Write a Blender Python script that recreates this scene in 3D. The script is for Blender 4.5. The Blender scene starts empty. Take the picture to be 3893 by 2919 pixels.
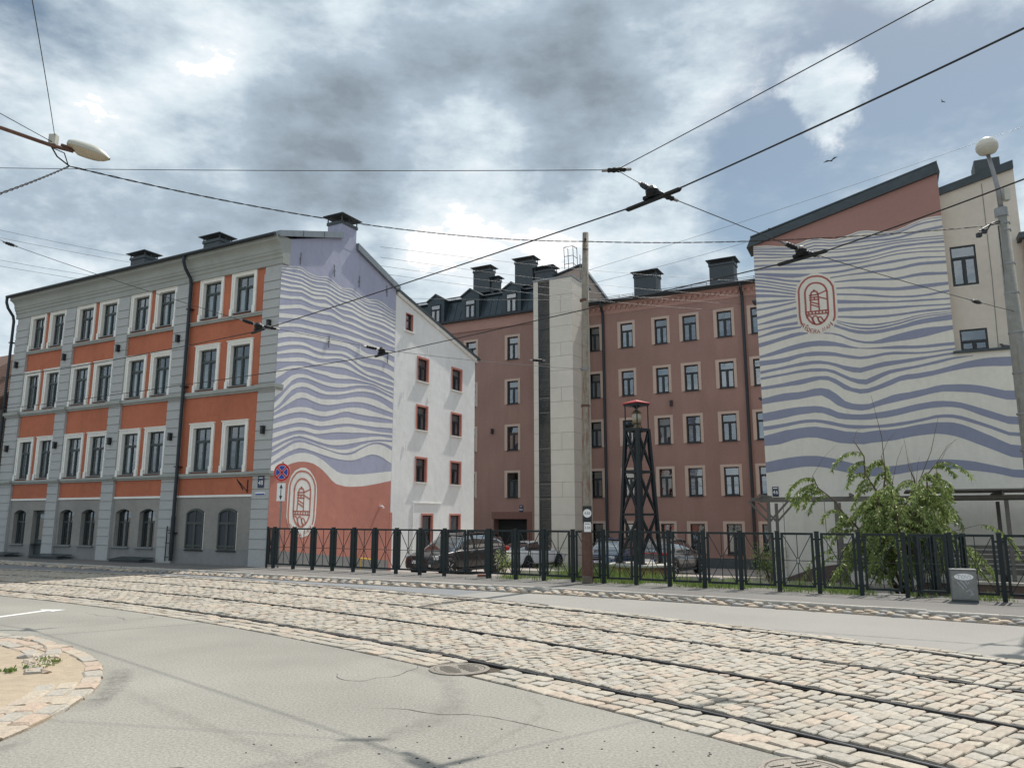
import bpy, bmesh, math, random
from mathutils import Vector, Matrix

random.seed(7)
SC = bpy.context.scene
COL = SC.collection
PI = math.pi
R = math.radians

# ------------------------------------------------------------------ camera
cam_d = bpy.data.cameras.new('camera')
cam_d.sensor_width = 36.0
cam_d.lens = 26.69
cam_d.clip_start = 0.05
cam_d.clip_end = 4000
cam = bpy.data.objects.new('camera', cam_d)
cam.location = (0, 0, 1.65)
cam.rotation_euler = (R(90 + 9.98), 0, 0)
COL.objects.link(cam)
SC.camera = cam

# ------------------------------------------------------------------ sun, sky, exposure
SUN_AZ, SUN_EL = 37.0, 56.0           # azimuth from +Y towards +X
sd = Vector((math.sin(R(SUN_AZ)) * math.cos(R(SUN_EL)), math.cos(R(SUN_AZ)) * math.cos(R(SUN_EL)), math.sin(R(SUN_EL))))
sun_d = bpy.data.lights.new('sun', 'SUN')
sun_d.energy = 4.0
sun_d.angle = R(0.6)
sun_d.color = (1.0, 0.955, 0.88)
sun = bpy.data.objects.new('sun', sun_d)
sun.rotation_euler = sd.to_track_quat('Z', 'Y').to_euler()
sun.location = (30, 30, 60)
COL.objects.link(sun)
SC.view_settings.view_transform = 'Standard'
SC.view_settings.look = 'None'
SC.view_settings.exposure = 0.26
SC.view_settings.gamma = 1.0
SC.view_settings.use_curve_mapping = False

W = bpy.data.worlds.new('World')
SC.world = W
W.use_nodes = True
nt = W.node_tree
nt.nodes.clear()
def N(tree, t, **kw):
    n = tree.nodes.new(t)
    for k, v in kw.items():
        if k in ('inp',):
            for i, x in v.items():
                n.inputs[i].default_value = x
        else:
            setattr(n, k, v)
    return n
def sky_world():
    L = nt.links.new
    out = N(nt, 'ShaderNodeOutputWorld')
    sky = N(nt, 'ShaderNodeTexSky', sky_type='NISHITA', sun_disc=False, sun_elevation=R(SUN_EL), sun_rotation=R(SUN_AZ),
            air_density=1.0, dust_density=0.6, ozone_density=1.0)
    bg1 = N(nt, 'ShaderNodeBackground'); bg1.inputs[1].default_value = 0.078
    tn = N(nt, 'ShaderNodeMix', data_type='RGBA', blend_type='MULTIPLY'); tn.inputs[0].default_value = 1.0; tn.inputs[7].default_value = (1.08, 1.05, 0.90, 1)
    L(sky.outputs[0], tn.inputs[6]); L(tn.outputs[2], bg1.inputs[0])
    tc = N(nt, 'ShaderNodeTexCoord')
    def vm(op, a, b=None, val=None):
        n = N(nt, 'ShaderNodeVectorMath', operation=op)
        L(a, n.inputs[0])
        if b is not None: L(b, n.inputs[1])
        if val is not None: n.inputs[1].default_value = val
        return n
    def ma(op, a, b=None, c=None, clamp=False):
        n = N(nt, 'ShaderNodeMath', operation=op, use_clamp=clamp)
        for i, x in enumerate((a, b, c)):
            if x is None: continue
            if isinstance(x, (int, float)): n.inputs[i].default_value = x
            else: L(x, n.inputs[i])
        return n.outputs[0]
    d = vm('NORMALIZE', tc.outputs['Generated']).outputs[0]
    def noise(vec, scale, detail, rough=0.55, dist=0.0, off=(0, 0, 0)):
        m = vm('ADD', vec, val=off).outputs[0]
        n = N(nt, 'ShaderNodeTexNoise')
        n.inputs['Scale'].default_value = scale; n.inputs['Detail'].default_value = detail
        n.inputs['Roughness'].default_value = rough; n.inputs['Distortion'].default_value = dist
        L(m, n.inputs['Vector'])
        return n
    # cloud-plane coordinates: clouds get smaller and flatter towards the horizon
    sx = N(nt, 'ShaderNodeSeparateXYZ'); L(d, sx.inputs[0])
    zz = ma('ADD', ma('MAXIMUM', sx.outputs[2], 0.0), 0.62)
    cb = N(nt, 'ShaderNodeCombineXYZ')
    L(ma('DIVIDE', sx.outputs[0], zz), cb.inputs[0]); L(ma('DIVIDE', sx.outputs[1], zz), cb.inputs[1]); L(ma('MULTIPLY', sx.outputs[2], 1.6), cb.inputs[2])
    p = cb.outputs[0]
    warp = noise(d, 6.0, 7.0, 0.6)
    wv = vm('SUBTRACT', warp.outputs['Color'], val=(0.5, 0.5, 0.5)).outputs[0]
    dw = vm('ADD', d, vm('SCALE', wv).outputs[0])
    dw.inputs[1].links[0].from_node.inputs[3].default_value = 0.17
    dw = vm('NORMALIZE', dw.outputs[0]).outputs[0]
    def blob(c, r0, r1):
        # 1 inside r0 degrees of direction c, 0 beyond r1
        dt = N(nt, 'ShaderNodeVectorMath', operation='DOT_PRODUCT')
        L(dw, dt.inputs[0]); dt.inputs[1].default_value = c
        mr = N(nt, 'ShaderNodeMapRange', interpolation_type='SMOOTHSTEP')
        mr.inputs[1].default_value = math.cos(R(r1)); mr.inputs[2].default_value = math.cos(R(r0))
        L(dt.outputs['Value'], mr.inputs[0])
        return mr.outputs[0]
    def dirv(az, el):
        return (math.sin(R(az)) * math.cos(R(el)), math.cos(R(az)) * math.cos(R(el)), math.sin(R(el)))
    sp = (math.sin(R(SUN_AZ)) * 0.11, math.cos(R(SUN_AZ)) * 0.11, 0.05)      # step towards the sun in cloud space
    n1 = noise(p, 2.3, 12.0, 0.60, 0.0, SKY_OFF).outputs['Fac']
    n1s = noise(p, 2.3, 12.0, 0.60, 0.0, tuple(a + b for a, b in zip(SKY_OFF, sp))).outputs['Fac']
    n2 = noise(p, 1.1, 4.0, 0.45, 0.0, (3.1, 1.7, 0.4)).outputs['Fac']
    n3 = noise(p, 7.0, 9.0, 0.60, 0.0, (7.7, 2.2, 1.3)).outputs['Fac']
    cover = ma('MULTIPLY_ADD', n3, 0.16, ma('MULTIPLY', n1, 0.92))
    for (az, el, r0, r1, w) in SKY_COVER:
        cover = ma('MULTIPLY_ADD', blob(dirv(az, el), r0, r1), w, cover)
    mask = N(nt, 'ShaderNodeMapRange', interpolation_type='SMOOTHSTEP')
    mask.inputs[1].default_value = 0.32; mask.inputs[2].default_value = 0.55
    L(cover, mask.inputs[0])
    # sides of the billows turned to the sun are bright, thick cores grey
    light = ma('MULTIPLY_ADD', ma('SUBTRACT', n1, n1s), 1.9, 0.365)
    light = ma('MULTIPLY_ADD', n2, 0.60, ma('ADD', light, 0.075))
    n3s = noise(p, 7.0, 9.0, 0.60, 0.0, tuple(a + b * 0.4 for a, b in zip((7.7, 2.2, 1.3), sp))).outputs['Fac']
    light = ma('MULTIPLY_ADD', ma('SUBTRACT', n3, n3s), 0.55, light)
    for (az, el, r0, r1, w) in SKY_LIGHT:
        light = ma('MULTIPLY_ADD', blob(dirv(az, el), r0, r1), w, light)
    light = ma('MULTIPLY_ADD', mask.outputs[0], -0.12, ma('ADD', light, 0.12))
    ramp = N(nt, 'ShaderNodeValToRGB')
    cr = ramp.color_ramp
    cr.elements[0].position = 0.22; cr.elements[0].color = (0.235, 0.285, 0.335, 1)
    e = cr.elements.new(0.42); e.color = (0.32, 0.375, 0.415, 1)
    cr.elements[1].position = 1.16 - 0.16; cr.elements[1].color = (0.80, 0.855, 0.89, 1)
    e = cr.elements.new(0.60); e.color = (0.395, 0.48, 0.56, 1)
    e = cr.elements.new(0.80); e.color = (0.60, 0.69, 0.75, 1)
    L(light, ramp.inputs[0])
    bg2 = N(nt, 'ShaderNodeBackground'); bg2.inputs[1].default_value = 0.94
    L(ramp.outputs[0], bg2.inputs[0])
    mx = N(nt, 'ShaderNodeMixShader')
    L(mask.outputs[0], mx.inputs[0]); L(bg1.outputs[0], mx.inputs[1]); L(bg2.outputs[0], mx.inputs[2])
    L(mx.outputs[0], out.inputs[0])
SKY_OFF = (0.35, 0.0, 0.0)
# (azimuth, elevation, inner radius, outer radius, weight): where this sky is closed or open
SKY_COVER = [(3, 33, 4, 18, 0.14), (-16, 25, 6, 22, 0.13), (27, 25, 4, 15, -0.13), (-38, 31, 2, 10, -0.15), (24.3, 28.4, 0.8, 3.6, 0.30), (-15, 37, 1, 7, -0.12), (8, 13, 4, 14, 0.10), (-25, 12, 6, 18, 0.10), (34, 37, 1, 8, 0.22), (20, 36, 2, 7, 0.10)]
SKY_LIGHT = [(5, 36, 4, 14, -0.26), (8, 29, 3, 10, -0.16), (16, 34, 2, 8, 0.17), (13.5, 27, 1, 5, 0.16), (-12.5, 26, 2, 8, -0.20), (2, 15, 3, 12, 0.10), (24.0, 28.6, 1, 5, 0.14), (-20, 34, 2, 10, 0.02), (-4, 27, 2, 8, 0.16), (-26, 26, 2, 8, 0.08), (-24, 18, 3, 12, -0.10)]
sky_world()

# ------------------------------------------------------------------ helpers
def link(o, parent=None):
    COL.objects.link(o)
    if parent is not None: o.parent = parent
    return o
def thing(name, label=None, cat=None, loc=(0, 0, 0), rz=0.0, group=None, parent=None):
    o = bpy.data.objects.new(name, None)
    o.empty_display_size = 0.2
    o.location = loc; o.rotation_euler = (0, 0, rz)
    if label: o['label'] = label
    if cat: o['category'] = cat
    if group: o['group'] = group
    return link(o, parent)
def tag(o, label=None, cat=None, group=None, kind=None):
    if label: o['label'] = label
    if cat: o['category'] = cat
    if group: o['group'] = group
    if kind: o['kind'] = kind
    return o
class MB:
    def __init__(s): s.v = []; s.f = []; s.c = None
    def box(s, x0, x1, y0, y1, z0, z1):
        b = len(s.v)
        s.v += [(x0, y0, z0), (x1, y0, z0), (x1, y1, z0), (x0, y1, z0), (x0, y0, z1), (x1, y0, z1), (x1, y1, z1), (x0, y1, z1)]
        s.f += [tuple(b + i for i in q) for q in ((3, 2, 1, 0), (4, 5, 6, 7), (0, 1, 5, 4), (1, 2, 6, 5), (2, 3, 7, 6), (3, 0, 4, 7))]
        return s
    def poly(s, pts):
        b = len(s.v); s.v += [tuple(p) for p in pts]; s.f.append(tuple(range(b, b + len(pts)))); return s
    def prism(s, pts, vec):
        # pts: closed 3-D outline, extruded by vec
        b = len(s.v); n = len(pts); vx, vy, vz = vec
        s.v += [tuple(p) for p in pts] + [(p[0] + vx, p[1] + vy, p[2] + vz) for p in pts]
        s.f.append(tuple(range(b + n - 1, b - 1, -1))); s.f.append(tuple(range(b + n, b + 2 * n)))
        for i in range(n):
            j = (i + 1) % n; s.f.append((b + i, b + j, b + n + j, b + n + i))
        return s
    def tube(s, pts, r, n=6, cap=True):
        pts = [Vector(p) for p in pts]; b = len(s.v); m = len(pts)
        rr = r if isinstance(r, (list, tuple)) else [r] * m
        prev = None
        for i, p in enumerate(pts):
            t = (pts[min(i + 1, m - 1)] - pts[max(i - 1, 0)]).normalized()
            if prev is None:
                a = Vector((0, 0, 1)) if abs(t.z) < 0.9 else Vector((1, 0, 0))
                u = t.cross(a).normalized()
            else:
                u = (prev - t * prev.dot(t))
                u = u.normalized() if u.length > 1e-6 else t.orthogonal().normalized()
            prev = u; w = t.cross(u)
            for k in range(n):
                an = 2 * PI * k / n + (PI / 4 if n == 4 else 0)
                q = p + (u * math.cos(an) + w * math.sin(an)) * rr[i]
                s.v.append(tuple(q))
        for i in range(m - 1):
            for k in range(n):
                k2 = (k + 1) % n
                s.f.append((b + i * n + k, b + i * n + k2, b + (i + 1) * n + k2, b + (i + 1) * n + k))
        if cap:
            s.f.append(tuple(b + k for k in range(n - 1, -1, -1))); s.f.append(tuple(b + (m - 1) * n + k for k in range(n)))
        return s
    def lathe(s, prof, n=16, c=(0, 0, 0)):
        b = len(s.v); m = len(prof)
        for (r, z) in prof:
            for k in range(n):
                a = 2 * PI * k / n; s.v.append((c[0] + r * math.cos(a), c[1] + r * math.sin(a), c[2] + z))
        for i in range(m - 1):
            for k in range(n):
                k2 = (k + 1) % n
                s.f.append((b + i * n + k, b + i * n + k2, b + (i + 1) * n + k2, b + (i + 1) * n + k))
        s.f.append(tuple(b + k for k in range(n - 1, -1, -1))); s.f.append(tuple(b + (m - 1) * n + k for k in range(n)))
        return s
    def ico(s, c, rx, ry, rz, seed=0, jit=0.12, rot=0.0):
        t = (1 + 5 ** .5) / 2; rd = random.Random(seed); b = len(s.v)
        vs = [(-1, t, 0), (1, t, 0), (-1, -t, 0), (1, -t, 0), (0, -1, t), (0, 1, t), (0, -1, -t), (0, 1, -t), (t, 0, -1), (t, 0, 1), (-t, 0, -1), (-t, 0, 1)]
        l = (1 + t * t) ** .5; cr, sr = math.cos(rot), math.sin(rot)
        for x, y, z in vs:
            j = 1 + rd.uniform(-jit, jit); x, y, z = x / l * rx * j, y / l * ry * j, z / l * rz * j
            s.v.append((c[0] + x * cr - y * sr, c[1] + x * sr + y * cr, c[2] + z))
        for q in ((0, 11, 5), (0, 5, 1), (0, 1, 7), (0, 7, 10), (0, 10, 11), (1, 5, 9), (5, 11, 4), (11, 10, 2), (10, 7, 6), (7, 1, 8), (3, 9, 4), (3, 4, 2), (3, 2, 6), (3, 6, 8), (3, 8, 9), (4, 9, 5), (2, 4, 11), (6, 2, 10), (8, 6, 7), (9, 8, 1)):
            s.f.append(tuple(b + i for i in q))
        return s
    def mesh(s, name, mat, smooth=False):
        me = bpy.data.meshes.new(name)
        me.from_pydata(s.v, [], s.f)
        if mat is not None and 'glass' in mat.name:
            bm = bmesh.new(); bm.from_mesh(me); bmesh.ops.recalc_face_normals(bm, faces=bm.faces[:]); bm.to_mesh(me); bm.free()
        if mat is not None: me.materials.append(mat)
        if smooth: me.polygons.foreach_set('use_smooth', [True] * len(me.polygons))
        if s.c is not None:
            at = me.color_attributes.new('tint', 'FLOAT_COLOR', 'POINT')
            at.data.foreach_set('color', [x for c in s.c for x in (c[0], c[1], c[2], 1.0)])
        me.update()
        return me
    def build(s, name, mat, parent=None, smooth=False, loc=None, rz=None):
        o = bpy.data.objects.new(name, s.mesh(name, mat, smooth))
        if loc is not None: o.location = loc
        if rz is not None: o.rotation_euler = (0, 0, rz)
        return link(o, parent)
def inst(name, me, parent=None, loc=(0, 0, 0), rot=(0, 0, 0), sc=None):
    o = bpy.data.objects.new(name, me)
    o.location = loc; o.rotation_euler = rot
    if sc: o.scale = sc
    return link(o, parent)
def copy_tree(o, parent=None):
    c = o.copy(); COL.objects.link(c); c.parent = parent
    for ch in list(o.children): copy_tree(ch, c)
    return c
def bevel(o, w=0.01, seg=1):
    m = o.modifiers.new('bevel', 'BEVEL'); m.width = w; m.segments = seg; m.limit_method = 'ANGLE'
    return o
def structure(o): o['kind'] = 'structure'; return o

# ------------------------------------------------------------------ materials
MATS = {}
def mat(name, col, rough=0.8, var=0.08, scale=3.0, bump=0.0, bscale=60.0, metal=0.0, spec=0.5, stretch=None, big=0.0, tint=False, rvar=0.0, coat=0.0, dirt=None):
    if name in MATS: return MATS[name]
    m = bpy.data.materials.new(name); m.use_nodes = True
    t = m.node_tree; L = t.links.new
    b = t.nodes['Principled BSDF']
    b.inputs['Roughness'].default_value = rough; b.inputs['Metallic'].default_value = metal
    b.inputs['Specular IOR Level'].default_value = spec
    b.inputs['Coat Weight'].default_value = coat; b.inputs['Coat Roughness'].default_value = 0.05
    tc = N(t, 'ShaderNodeTexCoord'); vec = tc.outputs['Object']
    if stretch:
        mp = N(t, 'ShaderNodeMapping'); mp.inputs['Scale'].default_value = stretch; L(vec, mp.inputs[0]); svec = mp.outputs[0]
    else: svec = vec
    n1 = N(t, 'ShaderNodeTexNoise'); n1.inputs['Scale'].default_value = scale; n1.inputs['Detail'].default_value = 8; n1.inputs['Roughness'].default_value = 0.65
    L(svec, n1.inputs['Vector'])
    lo = tuple(max(0, c * (1 - var)) for c in col[:3]) + (1,); hi = tuple(min(1, c * (1 + var)) for c in col[:3]) + (1,)
    mr = N(t, 'ShaderNodeMapRange'); mr.inputs[1].default_value = 0.3; mr.inputs[2].default_value = 0.7; L(n1.outputs['Fac'], mr.inputs[0])
    mix = N(t, 'ShaderNodeMix', data_type='RGBA'); mix.inputs[6].default_value = lo; mix.inputs[7].default_value = hi; L(mr.outputs[0], mix.inputs[0])
    colr = mix.outputs[2]
    if big:
        n2 = N(t, 'ShaderNodeTexNoise'); n2.inputs['Scale'].default_value = 0.45; n2.inputs['Detail'].default_value = 4; L(vec, n2.inputs['Vector'])
        m2 = N(t, 'ShaderNodeMapRange'); m2.inputs[1].default_value = 0.32; m2.inputs[2].default_value = 0.68; m2.inputs[3].default_value = 1 - big; m2.inputs[4].default_value = 1 + big * .6; L(n2.outputs['Fac'], m2.inputs[0])
        mm = N(t, 'ShaderNodeMix', data_type='RGBA', blend_type='MULTIPLY'); mm.inputs[0].default_value = 1; L(colr, mm.inputs[6]); L(m2.outputs[0], mm.inputs[7]); colr = mm.outputs[2]
    if dirt:
        # patchy stains of another colour: (colour, scale, threshold low, high, strength)
        n3 = N(t, 'ShaderNodeTexNoise'); n3.inputs['Scale'].default_value = dirt[1]; n3.inputs['Detail'].default_value = 9; n3.inputs['Roughness'].default_value = 0.7
        if len(dirt) > 5:
            mp = N(t, 'ShaderNodeMapping'); mp.inputs['Scale'].default_value = dirt[5]; L(vec, mp.inputs[0]); L(mp.outputs[0], n3.inputs['Vector'])
        else: L(vec, n3.inputs['Vector'])
        m3 = N(t, 'ShaderNodeMapRange'); m3.inputs[1].default_value = dirt[2]; m3.inputs[2].default_value = dirt[3]; m3.inputs[4].default_value = dirt[4]; L(n3.outputs['Fac'], m3.inputs[0])
        mm = N(t, 'ShaderNodeMix', data_type='RGBA'); mm.inputs[7].default_value = tuple(dirt[0]) + (1,); L(m3.outputs[0], mm.inputs[0]); L(colr, mm.inputs[6]); colr = mm.outputs[2]
    if tint:
        at = N(t, 'ShaderNodeVertexColor', layer_name='tint')
        mm = N(t, 'ShaderNodeMix', data_type='RGBA', blend_type='MULTIPLY'); mm.inputs[0].default_value = 1; L(colr, mm.inputs[6]); L(at.outputs[0], mm.inputs[7]); colr = mm.outputs[2]
    L(colr, b.inputs['Base Color'])
    if rvar:
        m4 = N(t, 'ShaderNodeMapRange'); m4.inputs[3].default_value = rough - rvar; m4.inputs[4].default_value = min(1, rough + rvar); L(n1.outputs['Fac'], m4.inputs[0]); L(m4.outputs[0], b.inputs['Roughness'])
    if bump:
        nb = N(t, 'ShaderNodeTexNoise'); nb.inputs['Scale'].default_value = bscale; nb.inputs['Detail'].default_value = 5; L(svec, nb.inputs['Vector'])
        bp = N(t, 'ShaderNodeBump'); bp.inputs['Strength'].default_value = bump; bp.inputs['Distance'].default_value = 0.02; L(nb.outputs['Fac'], bp.inputs['Height']); L(bp.outputs[0], b.inputs['Normal'])
    MATS[name] = m
    return m
def glass_mat(name, tint, refl, rough=0.015):
    m = bpy.data.materials.new(name); m.use_nodes = True; t = m.node_tree; L = t.links.new
    t.nodes.clear()
    out = N(t, 'ShaderNodeOutputMaterial'); tr = N(t, 'ShaderNodeBsdfTransparent'); tr.inputs[0].default_value = tint + (1,)
    gl = N(t, 'ShaderNodeBsdfGlossy'); gl.inputs['Roughness'].default_value = rough; gl.inputs[0].default_value = (0.93, 0.97, 1, 1)
    tc = N(t, 'ShaderNodeTexCoord'); nz = N(t, 'ShaderNodeTexNoise'); nz.inputs['Scale'].default_value = 1.3; L(tc.outputs['Object'], nz.inputs['Vector'])
    bp = N(t, 'ShaderNodeBump'); bp.inputs['Strength'].default_value = 0.25; bp.inputs['Distance'].default_value = 0.02; L(nz.outputs['Fac'], bp.inputs['Height']); L(bp.outputs[0], gl.inputs['Normal'])
    fr = N(t, 'ShaderNodeFresnel'); fr.inputs[0].default_value = 1.5
    ma = N(t, 'ShaderNodeMath', operation='MULTIPLY_ADD', use_clamp=True); L(fr.outputs[0], ma.inputs[0]); ma.inputs[1].default_value = 1.6; ma.inputs[2].default_value = refl
    ge = N(t, 'ShaderNodeNewGeometry'); inv = N(t, 'ShaderNodeMath', operation='SUBTRACT'); inv.inputs[0].default_value = 1.0; L(ge.outputs['Backfacing'], inv.inputs[1])
    mu = N(t, 'ShaderNodeMath', operation='MULTIPLY'); L(ma.outputs[0], mu.inputs[0]); L(inv.outputs[0], mu.inputs[1])
    mx = N(t, 'ShaderNodeMixShader'); L(mu.outputs[0], mx.inputs[0]); L(tr.outputs[0], mx.inputs[1]); L(gl.outputs[0], mx.inputs[2]); L(mx.outputs[0], out.inputs[0])
    return m
M_GLASS = glass_mat('window_glass', (0.70, 0.76, 0.78), 0.11)
M_GLASSB = glass_mat('rose_window_glass', (0.60, 0.67, 0.72), 0.20)
M_CURT = glass_mat('curtain_wall_glass', (0.10, 0.14, 0.18), 0.06)
M_CARGL = glass_mat('car_glass', (0.25, 0.29, 0.30), 0.24)
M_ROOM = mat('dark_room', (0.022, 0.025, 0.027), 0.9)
M_CURTAIN = mat('curtain_cloth', (0.50, 0.51, 0.52), 0.9, 0.15, 6, stretch=(9, 9, 0.4))
# house 48
M_ORANGE = mat('orange_render', (0.46, 0.15, 0.082), 0.92, 0.08, 6, 0.35, 90, big=0.14, dirt=((0.30, 0.105, 0.062), 1.0, 0.48, 0.78, 0.5, (2.5, 2.5, .5)))
M_GREY = mat('light_grey_render', (0.43, 0.445, 0.445), 0.92, 0.06, 7, 0.3, 90, big=0.09, dirt=((0.22, 0.22, 0.21), 1.2, 0.5, 0.8, 0.45, (3, 3, .5)))
M_DGREY = mat('dark_grey_render', (0.29, 0.28, 0.26), 0.92, 0.09, 6, 0.35, 90, big=0.14)
M_PLINTH = mat('plinth_render', (0.24, 0.245, 0.245), 0.92, 0.08, 6, 0.3, 80, big=0.12)
M_TRIM = mat('white_trim', (0.80, 0.80, 0.76), 0.85, 0.05, 8, 0.15, 70, big=0.05)
M_CORN = mat('grey_cornice', (0.345, 0.365, 0.345), 0.9, 0.08, 4, 0.2, 60, big=0.10, dirt=((0.13, 0.14, 0.11), 2.0, 0.5, 0.8, 0.4))
M_FRAME = mat('green_grey_frame', (0.045, 0.062, 0.066), 0.5, 0.1, 8)
M_LILAC = mat('lilac_paint', (0.405, 0.42, 0.545), 0.93, 0.04, 5, 0.55, 2.6, big=0.07, dirt=((0.29, 0.30, 0.40), 1.3, 0.5, 0.78, 0.5, (2.6, 2.6, .4)))
M_CREAM = mat('cream_paint', (0.82, 0.81, 0.77), 0.93, 0.03, 5, 0.55, 2.6, big=0.05, dirt=((0.56, 0.55, 0.52), 1.2, 0.48, 0.8, 0.5, (2.6, 2.6, .4)))
M_SALMON = mat('salmon_paint', (0.52, 0.215, 0.165), 0.93, 0.05, 5, 0.55, 2.6, big=0.08)
M_WHITEW = mat('white_render', (0.82, 0.82, 0.805), 0.93, 0.04, 4, 0.65, 2.2, big=0.07, dirt=((0.58, 0.58, 0.56), 0.9, 0.5, 0.82, 0.5, (2.6, 2.6, .35)))
M_REDTRIM = mat('red_trim', (0.52, 0.205, 0.16), 0.85, 0.05, 6)
M_SLATE = mat('dark_sheet_metal', (0.050, 0.066, 0.075), 0.42, 0.18, 4, metal=0.25, big=0.15)
M_ZINC = mat('zinc_flashing', (0.22, 0.245, 0.26), 0.35, 0.12, 5, metal=0.5)
M_PIPE = mat('dark_pipe', (0.018, 0.026, 0.034), 0.4, 0.15, 5, metal=0.2)
M_BLACK = mat('black_plastic', (0.012, 0.013, 0.015), 0.45, 0.1, 5)
M_STEEL = mat('grey_steel', (0.24, 0.245, 0.25), 0.4, 0.15, 6, metal=0.6)
M_PLATE = mat('navy_plate', (0.014, 0.025, 0.07), 0.4, 0.05, 5)
M_WHITE = mat('white_enamel', (0.80, 0.80, 0.79), 0.4, 0.04, 6)
# rose house
M_ROSE = mat('rose_render', (0.325, 0.200, 0.172), 0.94, 0.06, 9, 0.3, 110, big=0.12, dirt=((0.25, 0.15, 0.12), 0.8, 0.46, 0.72, 0.55, (2.2, 2.2, .35)))
M_ROSEL = mat('pale_rose_render', (0.42, 0.25, 0.21), 0.94, 0.05, 8, 0.25, 90, big=0.08)
M_BAND = mat('beige_band', (0.52, 0.41, 0.345), 0.93, 0.05, 8, 0.25, 90)
M_BEIGE = mat('beige_panel', (0.64, 0.60, 0.53), 0.8, 0.04, 3, big=0.05)
M_BEIGEP = mat('pink_beige_render', (0.50, 0.395, 0.335), 0.93, 0.05, 5, big=0.06)
M_MANS = mat('mansard_sheet', (0.040, 0.058, 0.068), 0.38, 0.15, 3, metal=0.3, big=0.12)
M_TILE = mat('glossy_tile', (0.11, 0.12, 0.13), 0.12, 0.3, 14, 0.6, 25, metal=0.4)
M_CHIM = mat('dark_chimney', (0.062, 0.076, 0.086), 0.6, 0.12, 5, big=0.1)
M_FRAMEB = mat('black_frame', (0.018, 0.024, 0.029), 0.45, 0.1, 8)
# street
M_ASPH = mat('worn_asphalt', (0.278, 0.264, 0.233), 0.93, 0.34, 42, 0.35, 90, big=0.15, dirt=((0.14, 0.133, 0.12), 48, 0.56, 0.72, 0.5))
M_ASPH2 = mat('blue_grey_asphalt', (0.205, 0.212, 0.222), 0.9, 0.12, 40, 0.4, 120, big=0.08)
M_ASPH3 = mat('beige_asphalt', (0.285, 0.272, 0.250), 0.92, 0.14, 40, 0.4, 120, big=0.08, dirt=((0.20, 0.195, 0.185), 0.7, 0.5, 0.8, 0.4))
M_PAVE = mat('pavement_asphalt', (0.175, 0.166, 0.156), 0.93, 0.16, 30, 0.45, 110, big=0.14, dirt=((0.115, 0.085, 0.07), 0.6, 0.52, 0.75, 0.5))
M_JOINT = mat('sandy_joint', (0.085, 0.068, 0.050), 0.98, 0.35, 14, 0.8, 60, big=0.25, dirt=((0.20, 0.165, 0.12), 0.8, 0.52, 0.75, 0.7))
M_COB = mat('granite_sett', (0.375, 0.340, 0.288), 0.78, 0.22, 26, 0.45, 45, tint=True)
M_FIELD = mat('field_stone', (0.40, 0.37, 0.325), 0.8, 0.16, 12, 0.4, 35, tint=True)
M_KERB = mat('granite_kerb', (0.43, 0.405, 0.365), 0.85, 0.28, 16, 0.4, 50)
M_RAIL = mat('rail_steel', (0.012, 0.0125, 0.014), 0.5, 0.35, 20, metal=0.6)
M_RAILTOP = mat('rail_head', (0.34, 0.345, 0.355), 0.28, 0.15, 20, metal=0.9)
M_SAND = mat('sandy_island', (0.40, 0.325, 0.235), 0.97, 0.14, 10, 0.5, 70, big=0.12, dirt=((0.25, 0.20, 0.15), 1.8, 0.52, 0.75, 0.55))
M_YARD = mat('yard_paving', (0.33, 0.29, 0.265), 0.95, 0.12, 12, 0.4, 60, big=0.12)
M_GROUND = mat('ground_soil', (0.17, 0.155, 0.135), 0.97, 0.15, 2, 0.3, 30, big=0.1)
M_IRON = mat('cast_iron', (0.235, 0.21, 0.18), 0.6, 0.25, 25, 0.4, 60, metal=0.35)
M_FENCE = mat('fence_paint', (0.007, 0.016, 0.019), 0.5, 0.15, 8, spec=0.4)
M_TOWER = mat('tower_paint', (0.006, 0.012, 0.016), 0.5, 0.15, 8)
M_RED = mat('red_cap', (0.42, 0.035, 0.03), 0.4, 0.08, 6)
M_BRICK = mat('plinth_brick', (0.205, 0.085, 0.058), 0.95, 0.25, 8, 0.4, 60, tint=True)
M_MORTAR = mat('mortar', (0.16, 0.125, 0.10), 0.97, 0.15, 10)
M_CONC = mat('pale_concrete', (0.40, 0.38, 0.34), 0.93, 0.12, 10, 0.4, 60, big=0.10)
M_BRASS = mat('lantern_brass', (0.20, 0.16, 0.09), 0.4, 0.15, 8, metal=0.7)
M_POLEW = mat('rusty_pole', (0.27, 0.245, 0.205), 0.85, 0.22, 9, 0.5, 50, dirt=((0.16, 0.065, 0.032), 1.5, 0.48, 0.62, 0.75, (6, 6, .9)))
M_POLEC = mat('concrete_pole', (0.235, 0.235, 0.215), 0.9, 0.15, 8, 0.4, 60, dirt=((0.17, 0.10, 0.065), 1.2, 0.56, 0.72, 0.7, (5, 5, .35)))
M_WIRE = mat('wire_black', (0.012, 0.012, 0.013), 0.6, 0.1, 4)
M_WIREG = mat('wire_grey', (0.10, 0.11, 0.12), 0.5, 0.1, 4)
M_RUST = mat('rusty_pipe', (0.12, 0.062, 0.045), 0.8, 0.3, 12, dirt=((0.05, 0.035, 0.03), 4, 0.5, 0.7, 0.6))
M_LAMPW = mat('lamp_shell', (0.46, 0.455, 0.40), 0.5, 0.08, 6)
M_LENS = mat('lamp_lens', (0.40, 0.36, 0.28), 0.25, 0.08, 6)
M_GLOBE = mat('milky_globe', (0.60, 0.58, 0.52), 0.3, 0.08, 4)
M_WOOD = mat('dark_timber', (0.15, 0.14, 0.125), 0.85, 0.25, 6, 0.3, 30, stretch=(1, 8, 8))
M_BARK = mat('willow_bark', (0.115, 0.085, 0.055), 0.95, 0.2, 12)
M_SIGNR = mat('sign_red', (0.52, 0.02, 0.022), 0.4, 0.05, 5)
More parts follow.
